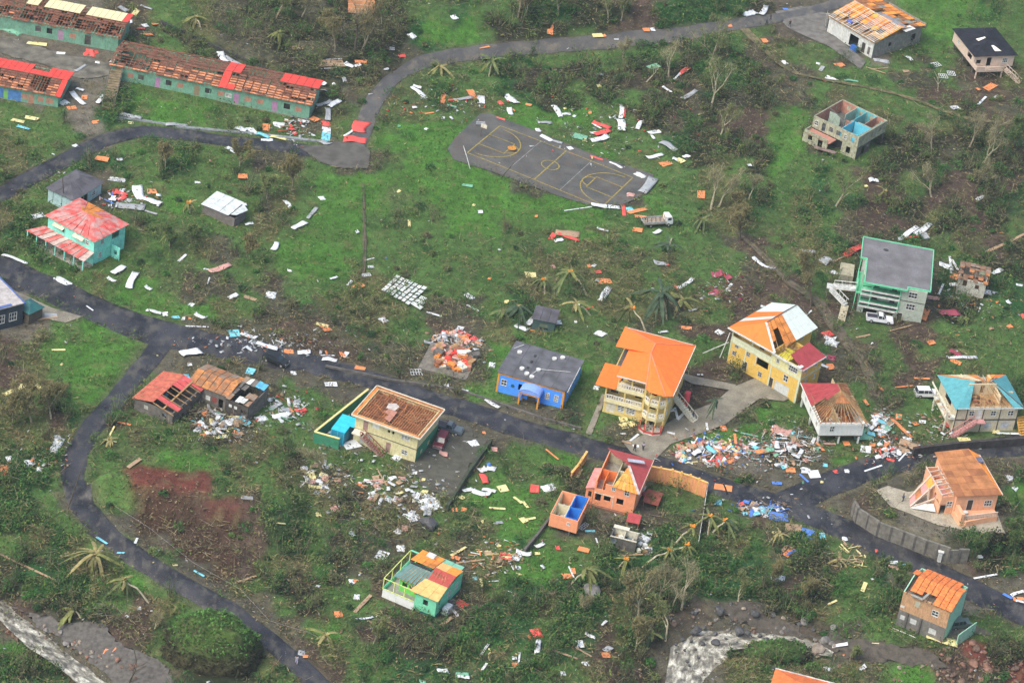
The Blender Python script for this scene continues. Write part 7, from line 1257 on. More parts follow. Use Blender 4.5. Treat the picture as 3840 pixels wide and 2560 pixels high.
car(T(1, 2, 70, 150), T(1, 2, 290, 240), 'suv', cp('black_car_paint', (.015, .018, .02)), 'black wrecked car on the main road behind the rust roofed ruin', 'wrecked_car', 4.8)
car(T(3, 3, 1700, 1060), T(3, 3, 1810, 1040), 'suv', cp('silver_green_paint', (.10, .14, .13)), 'dark green car half hidden beside the tan and mint house', 'parked_car', 4.0)
# ---------------------------------------------------------------- people
skin = M('brown_skin', (.14, .07, .045), .7, .05, dirt=0)
def person(px, shirt, trousers, label, face=0.0, stride=.22):
    p = on(px)
    def skinned(nm, V, E, Rr, mat, par=None):
        me = bpy.data.meshes.new(nm); me.from_pydata(V, E, []); me.update(); o = link(nm, me, mat, par); sk = o.modifiers.new('skin', 'SKIN'); sv = me.skin_vertices[0].data
        for i, r_ in enumerate(Rr): sv[i].radius = (r_, r_*.85)
        sv[0].use_root = True; sb = o.modifiers.new('sub', 'SUBSURF'); sb.levels = 1; sb.render_levels = 1; return o
    V = [(0, 0, .95), (0, 0, 1.2), (0, 0, 1.42), (0, 0, 1.53), (.01, 0, 1.66), (0, .19, 1.40), (.03, .25, 1.13), (.12, .24, .90), (0, -.19, 1.40), (-.03, -.25, 1.13), (.02, -.27, .88), (.0, .1, .90), (stride*.6, .11, .5), (stride, .11, .09), (stride+.13, .11, .04), (0, -.1, .90), (-stride*.3, -.11, .5), (-stride, -.11, .09), (-stride+.13, -.11, .04)]
    E = [(0, 1), (1, 2), (2, 3), (3, 4), (2, 5), (5, 6), (6, 7), (2, 8), (8, 9), (9, 10), (0, 11), (11, 12), (12, 13), (13, 14), (0, 15), (15, 16), (16, 17), (17, 18)]
    Rr = [.14, .15, .16, .055, .105, .065, .045, .035, .065, .045, .035, .09, .065, .045, .04, .09, .065, .045, .04]
    o = skinned('person', V, E, Rr, skin); o.location = (p.x, p.y, gz(p.x, p.y)+.06); o.rotation_euler.z = face; tag(o, label, 'person')
    skinned('shirt', [V[i] for i in (0, 1, 2, 5, 6, 8, 9)], [(0, 1), (1, 2), (2, 3), (3, 4), (2, 5), (5, 6)], [.165, .175, .185, .085, .065, .085, .065], shirt, o)
    skinned('trousers', [V[i] for i in (0, 11, 12, 13, 15, 16, 17)], [(0, 1), (1, 2), (2, 3), (0, 4), (4, 5), (5, 6)], [.16, .11, .085, .07, .11, .085, .07], trousers, o)
    skinned('hair', [(-.01, 0, 1.70), (-.03, 0, 1.72)], [(0, 1)], [.108, .10], M('black_hair', (.012, .01, .01), .8), o)
cw_s = M('white_cloth', (.62, .64, .68), .9, .05); cd_s = M('dark_cloth', (.03, .035, .05), .9); cb_s = M('blue_cloth', (.06, .12, .26), .9); cr_s = M('pale_violet_cloth', (.50, .46, .60), .9)
person(T(2, 2, 1200, 1000), cr_s, cd_s, 'person in pale violet shirt on the main road below the mansion', 1.2); person(T(2, 2, 1122, 1010), cd_s, cd_s, 'person in dark clothes on the main road, left of the violet shirt', -1.0); person(T(2, 2, 1658, 712), cd_s, cb_s, 'person in dark clothes standing on the pale apron', .5)
person(T(1, 3, 368, 1392), cw_s, cr_s, 'person in white and lilac walking down the lower lane', -1.3); person(T(3, 0, 20, 190), cd_s, cd_s, 'person in dark clothes on the concrete road at the top', .3); person(T(3, 0, 196, 250), cd_s, cd_s, 'person in dark clothes at the corner of the workshop yard', 2.0)
person(T(2, 0, 2335, 230), cb_s, cd_s, 'person in blue walking on the concrete road at the top', .1); person(T(3, 2, 1235, 1470), cb_s, cd_s, 'person in blue on the beige terrace beside the peach house', .5)
# ---------------------------------------------------------------- poles, hoops, odd single things
def pole(foot, top, hh, label, mat, r=.12, name='utility_pole', cat='pole', arm=False):
    a = on(foot); b = on(top, hh); root = empty(name, tuple(a), 0, label, cat); d = b-a; MB().tube([(0, 0, -.3), d*.5, d], [r, r*.85, r*.7], 7).build('shaft', mat, root)
    if arm: MB().bar(d*.94+Vector((-.9, 0, 0)), d*.94+Vector((.9, 0, 0)), .12).build('crossarm', mat, root)
pole((250, 1918), (303, 1765), 8.0, 'dark leaning pole beside the narrow lane bend', bark_d, .13, arm=False); pole(T(2, 0, -110, 1640), T(2, 0, 20, 1500), 4.5, 'dark thin post at the near sideline of the court', bark_d, .1)
pole(T(1, 2, 1400, 240), T(1, 2, 1430, 20), 7.5, 'dark thin pole left of the destroyed foundation', bark_d, .1); pole(T(2, 2, 1985, 1400), T(2, 2, 1940, 1300), 3, 'dark short post on the main road by the orange scrap', bark_d, .16); pole(T(0, 1, 590, 320), T(0, 1, 575, 60), 7, 'dark slender pole in front of the grey roofed house', bark_d, .1)
root = empty('basketball_hoop', tuple(on(T(1, 0, 2065, 1250))), R(-20), 'basketball hoop with white backboard at the far left corner of the court', 'basketball hoop'); MB().tube([(0, 0, 0), (0, 0, 2.4), (.5, -.3, 3.0)], [.08, .08, .07], 6).build('post', conc_dark, root); MB().box(-.1, 1.2, -.4, -.34, 2.2, 3.1).build('backboard', trim_c, root); MB().tube(arc(.5, -.65, .24, 0, 360, 10) and [(a[0], a[1], 2.4) for a in arc(.5, -.65, .24, 0, 350, 10)], [.03]*11, 4).build('ring', redp, root)
root = empty('floodlight_frame', tuple(on(T(1, 0, 2060, 1160))), .2, 'grey white metal frame above the court hoop', 'frame'); MB().box(-.9, .9, -.1, .1, .4, 1.0).build('panel', M('dull_white_metal', (.40, .43, .45), .6), root); MB().bar((-.8, 0, 0), (-.8, 0, .4), .12).build('leg', conc_dark, root); MB().bar((.8, 0, 0), (.8, 0, .4), .12).build('leg', conc_dark, root)
pole(T(1, 0, 1972, 1552), T(1, 0, 1905, 1340), 3.8, 'white leaning hoop post at the near left corner of the court', white_paint, .09, 'hoop_post', 'post')
root = empty('white_pillar', tuple(on(T(3, 3, 1570, 445))), 0, 'white pillar with cap by the roadside below the retaining wall', 'pillar'); MB().box(-.3, .3, -.3, .3, -.2, 1.9).build('shaft', white_paint, root); MB().box(-.5, .5, -.45, .45, 1.9, 2.1).build('cap', white_paint, root)
_c = [on(p)+Vector((0, 0, .25+.9*(i % 2))) for i, p in enumerate([(655, 1770), (690, 1830), (430, 1900), (560, 2000), (720, 2110), (900, 2230), (1010, 2330), (1150, 2390), (1300, 2440)][2:])]; root = empty('fallen_cable', tuple(_c[0]), 0, 'pale fallen cable trailing along the upper edge of the narrow lane', 'cable'); MB().tube([p-_c[0] for p in _c], [.035]*len(_c), 4).build('wire', M('pale_wire', (.20, .19, .17), .7), root)
# ---------------------------------------------------------------- debris, piece by piece
def _dull(v): m_ = sum(v)/3; return tuple(.95*(q*.88+m_*.12) for q in v)
DC = {'W': ('white', (.68, .73, .74)), 'R': ('red', (.80, .07, .05)), 'O': ('orange', (.80, .25, .06)), 'Y': ('pale yellow', (.74, .66, .26)), 'B': ('blue', (.06, .22, .70)), 'C': ('cyan', (.16, .62, .74)), 'G': ('grey', (.34, .37, .38)), 'N': ('tan', (.40, .27, .15)), 'P': ('salmon pink', (.62, .32, .26)), 'M': ('maroon', (.36, .05, .09)), 'T': ('mint green', (.16, .44, .28)), 'K': ('black', (.03, .03, .03))}
DC = {k: (v[0], _dull(v[1])) for k, v in DC.items()}
DM = {k: M('scrap_'+v[0].replace(' ', '_'), v[1], .6, .12, 1.5, dirt=.10) for k, v in DC.items()}
KN = {'s': ('bent_metal_sheet', 'roof sheet', 'bent'), 'p': ('plank', 'plank', 'loose'), 'b': ('flat_board', 'board', 'flat'), 't': ('crumpled_scrap', 'scrap', 'crumpled'), 'F': ('slatted_frame', 'frame', 'slatted')}
def sheet_mesh(L, w, bend, seed):
    r = random.Random(seed); nx_, ny_ = 8, 4; v = []; f = []; k1, k2 = r.uniform(.4, 1.0), r.uniform(0, 6)
    g_ = lambda t, u: bend*(math.sin(t*3.14*k1+k2*.3)*.5+.25*math.sin(t*7+k2))+bend*.35*u*u*math.sin(k2+t*2)
    for z_ in (0, .04):
        for i in range(nx_+1):
            for j in range(ny_+1):
                t = i/nx_; u = -1+2*j/ny_; wt = w*(1-.25*abs(math.sin(k2+t*2.2))*r.uniform(.6, 1)); v.append(((t-.5)*L, u*wt/2+.15*w*math.sin(t*3+k2), .10+z_+abs(g_(t, u))))
    N_ = (nx_+1)*(ny_+1); ix = lambda z_, i, j: z_*N_+i*(ny_+1)+j
    for i in range(nx_):
        for j in range(ny_): f += [(ix(1, i, j), ix(1, i+1, j), ix(1, i+1, j+1), ix(1, i, j+1)), (ix(0, i, j+1), ix(0, i+1, j+1), ix(0, i+1, j), ix(0, i, j))]
    for i in range(nx_):
        for j, s in ((0, 0), (ny_, 1)): a = (ix(0, i, j), ix(0, i+1, j), ix(1, i+1, j), ix(1, i, j)); f.append(a if s == 0 else a[::-1])
    for j in range(ny_):
        for i, s in ((0, 1), (nx_, 0)): a = (ix(0, i, j), ix(0, i, j+1), ix(1, i, j+1), ix(1, i, j)); f.append(a if s == 0 else a[::-1])
    me = bpy.data.meshes.new('sheet'); me.from_pydata(v, [], f); me.update(); me.polygons.foreach_set('use_smooth', [True]*len(f)); return me
def crumple_mesh(L, w, seed):
    r = random.Random(seed); n_ = 6; v = []; f = []
    for i in range(n_+1):
        for j in range(n_+1):
            u, t = i/n_-.5, j/n_-.5; e_ = max(abs(u), abs(t)); v.append((u*L*(1+r.uniform(-.15, .15)), t*w*(1+r.uniform(-.18, .18)), .06+max(0, (.5-e_))*r.uniform(.1, 1.0)*min(L, w)*.8))
    for i in range(n_):
        for j in range(n_): a = i*(n_+1)+j; f.append((a, a+n_+1, a+n_+2, a+1))
    b = len(v); v += [(x_, y_, -.1) for x_, y_, z_ in v]; f += [tuple(b+k for k in q[::-1]) for q in list(f)]
    ring = [i*(n_+1) for i in range(n_+1)]+[n_*(n_+1)+j for j in range(1, n_+1)]+[i*(n_+1)+n_ for i in range(n_-1, -1, -1)]+[j for j in range(n_-1, 0, -1)]
    for a, c in zip(ring, ring[1:]+ring[:1]): f.append((a, a+b, c+b, c)[::-1])
    me = bpy.data.meshes.new('crumple'); me.from_pydata(v, [], f); me.update(); return me
DEB = []
def debris(k, c, a, b, w, lift=0.0):
    A, B = on(a), on(b); L = max((B-A).length, .35); m_ = (A+B)/2; ang = math.atan2(B.y-A.y, B.x-A.x); seed = int(a[0]*3+a[1]*5+b[0]); r = random.Random(seed)
    if k == 's': me = sheet_mesh(L, w, min(.32*w, .5), seed)
    elif k == 't': me = crumple_mesh(max(L, w*.8), w, seed)
    elif k == 'p': me = MB().bar((-L/2, 0, .1), (L/2, 0, .1+r.uniform(0, .2)), max(w*.5, .1), .07).mesh('plank')
    elif k == 'F':
        mb = MB()
        for i in range(5): mb.bar((-L/2+L*i/4, -w/2, .15), (-L/2+L*i/4, w/2, .2), .1, .06)
        for s in (-1, 0, 1): mb.bar((-L/2, s*w/2, .22), (L/2, s*w/2, .22), .1, .06)
        me = mb.mesh('frame')
    else: # board: slightly irregular outline, tilted
        x_, y_ = L/2, w/2; j = lambda: r.uniform(.82, 1.06); z1, z2 = r.uniform(.05, .3), r.uniform(.05, .3)
        me = MB().slab([(-x_*j(), -y_*j(), .1), (x_*j(), -y_*j(), z1), (x_*j(), y_*j(), z2), (-x_*j(), y_*j(), .12)], .05).mesh('board')
    me.materials.append(DM[c]); o = bpy.data.objects.new(KN[k][0], me); COL.objects.link(o); o.location = (m_.x, m_.y, gz(m_.x, m_.y)+lift); 
    h1 = gz(m_.x+.6*math.cos(ang), m_.y+.6*math.sin(ang))-gz(m_.x-.6*math.cos(ang), m_.y-.6*math.sin(ang)); o.rotation_euler = (0, -math.atan2(h1, 1.2), ang)
    o['category'] = KN[k][1]; DEB.append((o, k, c, ((a[0]+b[0])/2, (a[1]+b[1])/2), L)); return o
DEBRIS = """
00 s G 1290 55 1400 90 .6;b Y 1225 145 1270 90 1.2;s G 1080 80 1170 115 1.5;b O 1290 320 1405 320 1;s R 1260 260 1330 275 .8;b Y 240 395 430 420 1.2;b W 515 490 600 495 .9;t R 780 480 890 500 2.6;s G 690 660 790 600 .8;s W 650 855 780 965 1.3;b O 745 895 805 900 1.4;s W 695 825 770 840 .8;b O 615 1000 700 990 1.3;b O 840 1130 920 1115 1.2;b Y 225 1075 355 1100 1.3;b Y 105 1100 230 1125 1.1;b C 150 1155 275 1195 .9;b Y 1175 1130 1230 1135 .9;s G 1070 1050 1300 1100 1.4;s G 1520 1150 1720 1165 1.2;s W 2165 1175 2260 1215 1.5;b W 2290 1175 2340 1240 1.6;b W 2080 1355 2170 1405 1.2;b O 880 1450 1000 1475 1.8;b W 1070 1470 1130 1465 1;s W 2015 510 2080 590 1.6;s G 2060 530 2250 620 1.2;s W 900 960 940 880 1;t W 560 960 620 930 1.6;t W 680 1330 710 1350 .9;t T 30 240 200 300 3.2;s W 0 200 60 220 2;t W 870 575 920 580 1;s W 1130 205 1215 210 1.5;t W 1310 240 1360 235 1.4;b O 1395 220 1450 215 1;t R 1840 610 1900 620 1.6;s W 1960 590 2140 630 1.6;s G 380 700 560 720 .5
10 b O 855 40 1100 60 1;t W 1795 165 1845 155 1.6;t W 1410 310 1460 350 1.5;b G 1225 450 1275 455 1.5;b R 1310 520 1375 518 1;p W 640 550 790 545 .3;p W 590 632 745 628 .4;b N 570 580 810 590 3.2;s W 815 590 900 620 1.4;s W 900 610 965 605 1.1;b O 905 568 1025 575 1.3;s W 1185 655 1205 630 .9;b O 2050 445 2150 432 .7;s G 790 720 825 765 1;s W 600 790 640 760 1.2;s W 605 870 645 810 1.5;s G 550 975 690 935 1.2;s W 665 980 780 930 1.4;b W 380 1105 490 1130 1;b O 500 1080 570 1120 1.8;b O 95 1140 90 1205 1.5;b W 475 1220 540 1255 .6;s C 0 1240 120 1270 1.2;s Y 120 1265 280 1290 1.1;s W 45 1285 155 1300 1;s G 650 1000 660 1120 1.3;t R 640 1115 645 1160 1.6;b W 645 1170 645 1230 1.8;b C 645 1220 640 1300 1.8;s R 975 1130 960 1225 3.4;s R 805 1285 1010 1310 2.6;s W 810 1260 900 1190 .6;s W 1440 800 1555 910 1.2;s W 1440 800 1520 815 1;b O 1725 870 1710 955 1.1;b O 1960 820 2010 915 1.6;s G 1815 920 1990 900 1.1;b R 1765 920 1820 925 .8;b W 2065 880 2070 955 1.6;p T 1750 965 1840 990 1;b W 1435 990 1475 990 .9;b W 2290 870 2350 940 1.6;t R 2230 930 2260 960 1;s W 2320 1000 2352 1060 1.2;b R 2210 1080 2290 1110 .5;b T 1300 1160 1330 1165 .9;t W 1550 1180 1575 1190 .8;b O 1550 1050 1640 1035 .6;b W 1705 1085 1735 1090 .9;s G 600 1290 670 1340 1.6;t W 700 770 730 770 .9;b N 300 440 440 450 1.6
20 b O 355 225 350 325 1.4;b Y 730 330 835 330 1.7;b O 838 335 860 330 1;b O 1200 275 1265 280 1.6;b W 1270 275 1310 275 1.3;b W 935 360 980 365 .9;t W 2130 140 2235 110 1.8;s W 2295 150 2325 60 1.4;b O 2295 380 2352 375 1.8;s G 715 680 840 700 .8;b Y 780 795 825 795 1.2;b O 700 1035 735 1040 1.1;b T 1255 630 1355 600 1.6;s R 1550 680 1625 620 .9;s W 1480 740 1570 650 .5;p O 1530 700 1640 630 .6;s W 1385 800 1475 855 .8;s G 1565 920 1690 830 1.2;s W 385 975 440 1080 1.3;s W 455 1050 540 1055 1;s W 0 900 35 960 1.5;b O 120 960 185 975 .9;s G 235 1125 370 1135 1;b W 560 1065 585 1075 .8;s W 1005 970 995 1100 1.1;s W 985 1100 1005 1215 2;s R 1035 985 1015 1080 .9;s R 745 1125 905 1180 1.6;s R 770 1255 890 1195 1.5;s W 730 1140 825 1185 .5;b T 555 1240 690 1280 2.2;s W 715 1290 885 1265 1.8;s W 725 1235 790 1220 1;s W 1145 1190 1195 1120 1;b W 1250 1225 1365 1210 1.1;s W 1285 1245 1300 1280 .7;s G 1370 1310 1500 1390 1.8;s W 1240 1455 1385 1420 1.2;b O 1365 1520 1460 1495 1.7;b Y 1520 1490 1570 1470 2;s W 1470 1470 1520 1480 1.2;s W 1580 1460 1620 1435 1.1;b W 260 1245 365 1305 1.2;s G 365 1290 460 1325 .8;b W 515 1350 545 1380 1.2;b R 720 1435 835 1475 .7;b R 940 1510 980 1525 .5;t W 220 1195 255 1195 1.3;b W 2175 1510 2190 1535 .9;b O 1980 240 2020 240 1.2;s W 900 1490 1010 1550 .7
30 b B 140 90 190 90 1.2;b O 610 605 695 595 1.8;b W 525 705 635 750 1.6;b R 495 730 545 750 .9;t W 120 580 170 570 1.6;t G 975 550 1110 570 1.4;F W 1500 610 1575 595 1.6;F W 1570 705 1645 710 1.8;F W 1650 680 1715 685 1.8;s W 1270 520 1320 565 1;b O 2000 825 2080 785 1.8;b O 1910 810 1950 835 .6;p W 1930 965 2000 900 1;t W 1685 990 1755 985 1.3;t G 2085 900 2115 880 .8;b N 1240 660 1300 655 1;b W 1270 330 1335 360 1.2;p N 900 620 1080 680 .6;p N 950 640 1100 630 .5;t W 440 580 480 590 .8;s T 700 740 830 755 .7
01 b W 1000 75 1160 100 1.5;s W 1250 150 1310 270 2.2;s W 1300 240 1470 320 1.6;b O 1350 195 1440 195 1.8;s G 1065 310 1330 350 2.4;p G 1330 370 1440 410 1;b O 2185 50 2275 60 2.0;b W 1785 110 1840 115 .9;s W 2190 320 2265 320 .9;s W 2250 495 2330 490 .8;s W 1045 960 1130 880 1.4;s W 1190 1090 1245 940 1.5;s W 985 990 1065 1020 .9;p W 1640 835 1710 775 1;s W 1330 1070 1395 1095 .9;s P 1930 945 2110 860 1.5;p W 1870 905 1950 920 .8;s W 2095 1170 2185 1145 1.1;b N 2240 1155 2352 1190 .9;p W 1905 1045 1925 985 .5;s W 20 775 250 865 .8;t W 515 980 640 1050 1.5;s W 1345 1280 1480 1320 .9;b W 1490 1320 1545 1320 1.2;b C 1575 1350 1650 1345 .8;b O 1730 1355 1760 1360 .6;b W 1670 1360 1700 1365 .9;s W 1790 1320 1895 1360 1.1;p W 1705 1430 1915 1440 .6;b C 2100 1500 2200 1495 2.4;s W 2220 1490 2352 1550 1.2;b W 1735 1225 1780 1245 1;b G 400 1330 530 1340 1.6;p N 330 1370 530 1350 1;p W 795 1245 855 1295 .5;t W 260 440 400 400 1.4;b R 1030 200 1090 200 2;b W 1090 190 1140 200 1.8
11 s W 345 550 450 480 1.3;s G 480 450 555 340 .8;t W 580 255 630 250 1.3;s W 160 740 185 660 1.2;s W 270 280 310 345 1;b O 900 1085 985 1040 1.8;s W 685 1005 745 975 .6;s W 835 1055 885 1015 .6;t W 95 1130 180 1150 2;s W 285 920 330 925 .8;b W 2035 380 2085 385 1.2;b T 1890 130 1990 148 .9;t W 1925 1130 1990 1175 1.2;p W 1935 1235 2045 1295 .8;p W 1565 1300 1705 1345 .9;t W 1150 1350 1195 1390 1.3;b O 600 1450 680 1440 2.2;b Y 555 1405 670 1440 .9;t W 1850 1440 1905 1450 1;b Y 2280 1205 2320 1210 1;p Y 1405 455 1408 520 1;F W 975 970 1050 960 .8;p W 990 830 1085 805 .5;t Y 1990 310 2015 320 .7;b Y 1295 200 1325 185 .7;b B 1185 800 1205 805 .6;b O 2130 990 2160 1000 .6;F W 1030 890 1080 890 .6;s W 915 560 940 580 .8
21 s N 400 560 620 600 2.5;s R 420 590 620 645 1;b R 350 635 390 580 1;s W 385 650 470 640 1;s W 730 330 990 340 1.4;p W 480 372 730 340 .5;s R 1025 420 1030 320 .9;t C 1050 360 1110 350 1.4;b O 1060 390 1235 355 1.1;b O 1120 420 1240 435 1.2;b O 1110 540 1200 560 1.6;s W 1310 590 1360 545 1;s W 780 530 885 560 .6;b O 1740 185 1735 265 1.7;s G 1180 200 1310 80 2.2;t W 1130 20 1220 70 1.6;t P 1050 220 1130 230 1.6;b Y 125 960 225 960 2;b O 790 1020 910 1020 2;s G 765 1010 800 1020 1;s W 800 1200 905 1080 1.4;s G 1300 850 1420 860 1.6;b R 1415 860 1445 880 .5;s W 2210 800 2352 900 1;s W 1520 1085 1660 1000 1;t R 1500 1080 1530 1065 1.2;s M 1830 950 1930 950 2.4;s M 1950 980 2005 1010 2;t M 1850 1110 1900 1130 2.6;p W 1960 1110 2020 1040 1;b W 765 1480 850 1520 2;b O 1550 1440 1655 1455 1;t W 1870 1470 1930 1500 1.5;s W 1350 1500 1430 1480 .6;s W 40 1420 145 1470 1.6;s W 150 1430 205 1355 1.3;b R 175 1400 205 1340 .6;b W 400 1400 455 1400 1.3;b W 570 1390 600 1390 .6;b R 680 1270 745 1260 .5;p W 570 1220 625 1235 1.2;b O 690 880 720 880 1;b W 735 885 765 865 .7;t P 360 880 395 880 1;b R 765 935 820 930 1;s G 1620 1290 1700 1275 .6;t W 2285 1245 2320 1250 .8;b O 210 420 235 425 .7
31 s W 925 95 1015 100 1.6;b Y 885 145 915 145 .8;s W 1915 275 1995 240 1;s R 700 785 895 690 1.6;p N 590 840 760 770 .8;s W 1255 610 1375 530 1.3;s W 1360 605 1480 490 1.4;b R 1250 625 1400 600 .6;s G 1190 625 1240 630 1.6;b G 1400 600 1470 600 2.6;s G 305 740 440 760 1.2;s G 490 850 580 820 2.4;b W 580 950 630 930 1.6;s W 1570 880 1700 900 2;p W 1670 790 1680 950 .9;p W 1690 820 1745 920 .9;b O 1690 990 1745 955 1.8;s W 2065 960 2140 910 1.2;b W 1665 1050 1740 1050 1;p N 1990 755 2170 680 1.4;p N 2170 680 2352 590 1.2;s M 1580 1330 1740 1310 2.2;b O 1410 1370 1450 1270 2;b P 1445 1160 1590 1180 1.3;p W 1565 1140 1610 1045 .8;p N 1100 1480 1330 1425 .5;p N 810 1535 935 1515 .8;b R 2325 1340 2352 1340 1.5;b W 2275 1045 2352 1060 .8;t W 1985 1110 2050 1120 1.6;s W 2190 1200 2230 1225 .9;t R 510 1510 590 1490 1.6;s W 520 1530 620 1560 1.6;b O 2200 1440 2240 1430 1;s G 0 880 60 910 1;p W 340 1340 400 1290 .5
02 s W 1670 140 1835 90 2;s Y 30 490 240 405 1.2;s Y 300 400 440 500 1;s W 430 1075 565 900 1.8;t W 510 880 560 875 1.2;p Y 475 82 600 85 .9;t C 1665 335 1740 330 2;b C 2260 270 2340 290 2.2;s W 2035 790 2250 665 1.6;t O 0 1160 80 1175 1.8;t R 0 1230 60 1215 1.6;t W 230 1120 300 1120 1.8;b G 2210 1430 2330 1450 1;t W 1910 840 1955 850 1.2;p O 1080 740 1200 770 .8;p Y 1005 870 1050 790 .6;p Y 950 900 1070 930 .6;p N 1175 1160 1290 1080 1.4;t W 340 1170 380 1180 1.2;t W 60 1080 110 1070 1.2;b W 1720 215 1765 215 1
12 b O 250 90 350 100 1.2;s W 380 100 500 110 1.4;s W 0 30 200 80 1.2;s W 610 160 740 190 1.2;b O 770 120 815 120 1.8;b W 800 150 840 100 1;b O 905 235 1010 260 1.3;p W 595 130 720 135 .5;b W 630 395 750 400 1.2;t W 320 290 370 290 1;t W 0 720 100 700 1.6;s W 140 690 310 670 1.6;b O 265 640 330 625 1.6;b W 810 970 945 940 2.2;t W 1260 1050 1330 1080 1.6;s P 1680 1040 1760 1050 1.4;b W 985 1280 1065 1290 1.2;s W 2100 545 2240 610 .9;p W 1820 430 1950 465 .8;b W 1730 410 1770 410 .9;b W 2135 215 2200 225 1.8;F W 1420 290 1520 290 1.8;t W 1500 1500 1690 1480 3.4;b W 1560 1430 1615 1440 1.2;p N 1985 1190 2090 1045 1.6;s W 2040 1190 2110 1170 1.5;s W 2120 1160 2200 1180 1.5;t B 2125 1130 2155 1130 .9;s R 2080 1220 2100 1310 1.3;s W 1910 1390 1985 1350 1;s W 1995 1370 2150 1420 1.6;s W 2080 1355 2200 1390 1;b Y 2225 1360 2310 1350 1.8;b Y 1870 1420 1915 1450 1;b O 1795 1550 1850 1550 1.2;b O 1885 1540 1935 1550 1.2;p Y 2140 1530 2290 1545 1;b P 2155 990 2220 1000 1.5;t W 1960 950 2040 930 1.8;b Y 1520 1270 1555 1275 .8;b W 1440 1210 1480 1215 .8;b P 705 1515 745 1568 1.4;t W 410 1165 475 1165 1.2;b Y 470 1240 545 1240 2.2;t W 580 1330 660 1330 1.4;b O 2080 840 2110 840 .7;s W 660 840 700 850 .9;p N 1110 1170 1200 1330 .5;p N 1060 1340 1210 1290 .6
22 b Y 985 720 1065 720 1.6;b Y 990 785 1060 775 1.6;b Y 1070 770 1130 750 1.6;p W 1085 915 1160 860 .8;p W 985 850 1050 855 .6;s N 1010 930 1100 940 .7;p W 1495 610 1520 715 .9;p W 1520 720 1605 640 1;s W 1415 640 1490 640 1;p O 1570 540 1572 575 .8;p W 1425 835 1495 855 .9;p W 1785 750 1795 820 .8;t O 1920 795 1965 795 1.4;p O 2045 850 2055 950 1;p Y 2000 900 2010 970 .8;p T 1760 870 1890 950 .8;b R 210 1315 205 1395 1.7;t W 280 1360 400 1330 1.8;p Y 15 1430 90 1495 1;p Y 95 1465 145 1535 1;p O 310 1000 420 1110 .6;b W 1105 960 1165 965 .6;b Y 590 1250 630 1175 .8;b R 710 1510 775 1510 1.4;s M 1220 1380 1270 1480 1.8;s W 1145 1450 1215 1330 .9;b O 1860 1330 2020 1360 1.8;b C 1850 1480 1930 1485 1.2;b R 2080 1500 2130 1495 .9;b B 2120 1465 2180 1485 .8;b B 2260 1540 2352 1550 1.6;t R 1565 240 1600 250 1.4;p W 1700 308 1755 310 .6;t W 750 420 800 430 1.2;b O 1660 890 1690 890 .9;p T 2100 840 2260 880 .7;p O 1530 1100 1560 1120 .5
32 b O 1170 690 1230 700 2;t W 1180 690 1220 700 .9;b O 1340 740 1370 770 1;b W 1385 735 1450 745 1;p O 1125 700 1320 890 1.4;p O 980 375 1055 455 1;p N 1090 610 1180 560 .6;p O 1340 340 1485 350 1;p O 1170 425 1330 415 .6;s W 1650 150 1925 155 1;s M 1660 105 1780 140 1.6;b W 1695 90 1745 100 1;b O 1670 165 1775 215 1.2;b W 845 985 950 1000 2;s W 960 690 1010 765 1.8;t W 1240 895 1320 910 1.3;s N 1200 940 1370 990 2.4;b W 1120 1000 1200 1010 1.8;p W 1250 1010 1415 1055 .6;p W 1200 1100 1265 1030 .6;p W 885 1195 1045 1145 .7;b R 1085 1080 1160 1100 .7;b O 690 940 750 940 1.4;p P 510 940 620 945 1;b Y 1745 905 1865 905 1.6;s T 780 870 960 880 2.2;s W 1000 800 1090 850 2;b O 880 530 915 590 .6;b O 560 205 590 260 1.4;t M 540 140 620 160 1.8;s W 450 200 550 250 .8;s G 460 160 530 140 1.6;t W 530 0 640 30 1.8;s P 40 790 210 850 2.6;s W 85 840 175 880 .9;b O 1470 20 1530 10 1.4;t W 935 20 975 20 .8;p O 440 930 510 1010 1.2;b B 35 1300 130 1315 .8;b W 300 1180 395 1190 1.8;b W 400 1180 440 1260 2.2;p B 290 1220 370 1295 .8;b C 120 1155 170 1150 1.2;b O 160 1180 250 1185 1.5;b C 500 1135 550 1140 1;b R 610 1185 640 1215 1;t W 700 1190 750 1195 1.3;t W 2190 1250 2245 1260 1.6;t W 2235 1340 2265 1345 1;p W 1580 1025 1720 1025 .6;s W 2100 855 2320 850 .6;b G 1900 970 1965 985 1;b Y 480 1290 510 1295 .8;p O 760 1540 840 1480 1.2;b Y 2060 830 2130 840 1.2;b R 1610 750 1670 780 1.5
03 p C 885 230 985 298 .8;p C 1075 375 1145 380 .8;p C 1780 537 1875 597 .7;p W 1240 290 1260 250 .8;t W 1260 880 1295 880 .7;b Y 1770 1170 1855 1140 1.2;b W 1150 950 1180 970 .6;p N 0 385 540 650 .8;p N 2140 655 2352 590 .8;b O 960 1310 990 1260 .8;b O 1050 1290 1080 1250 .8
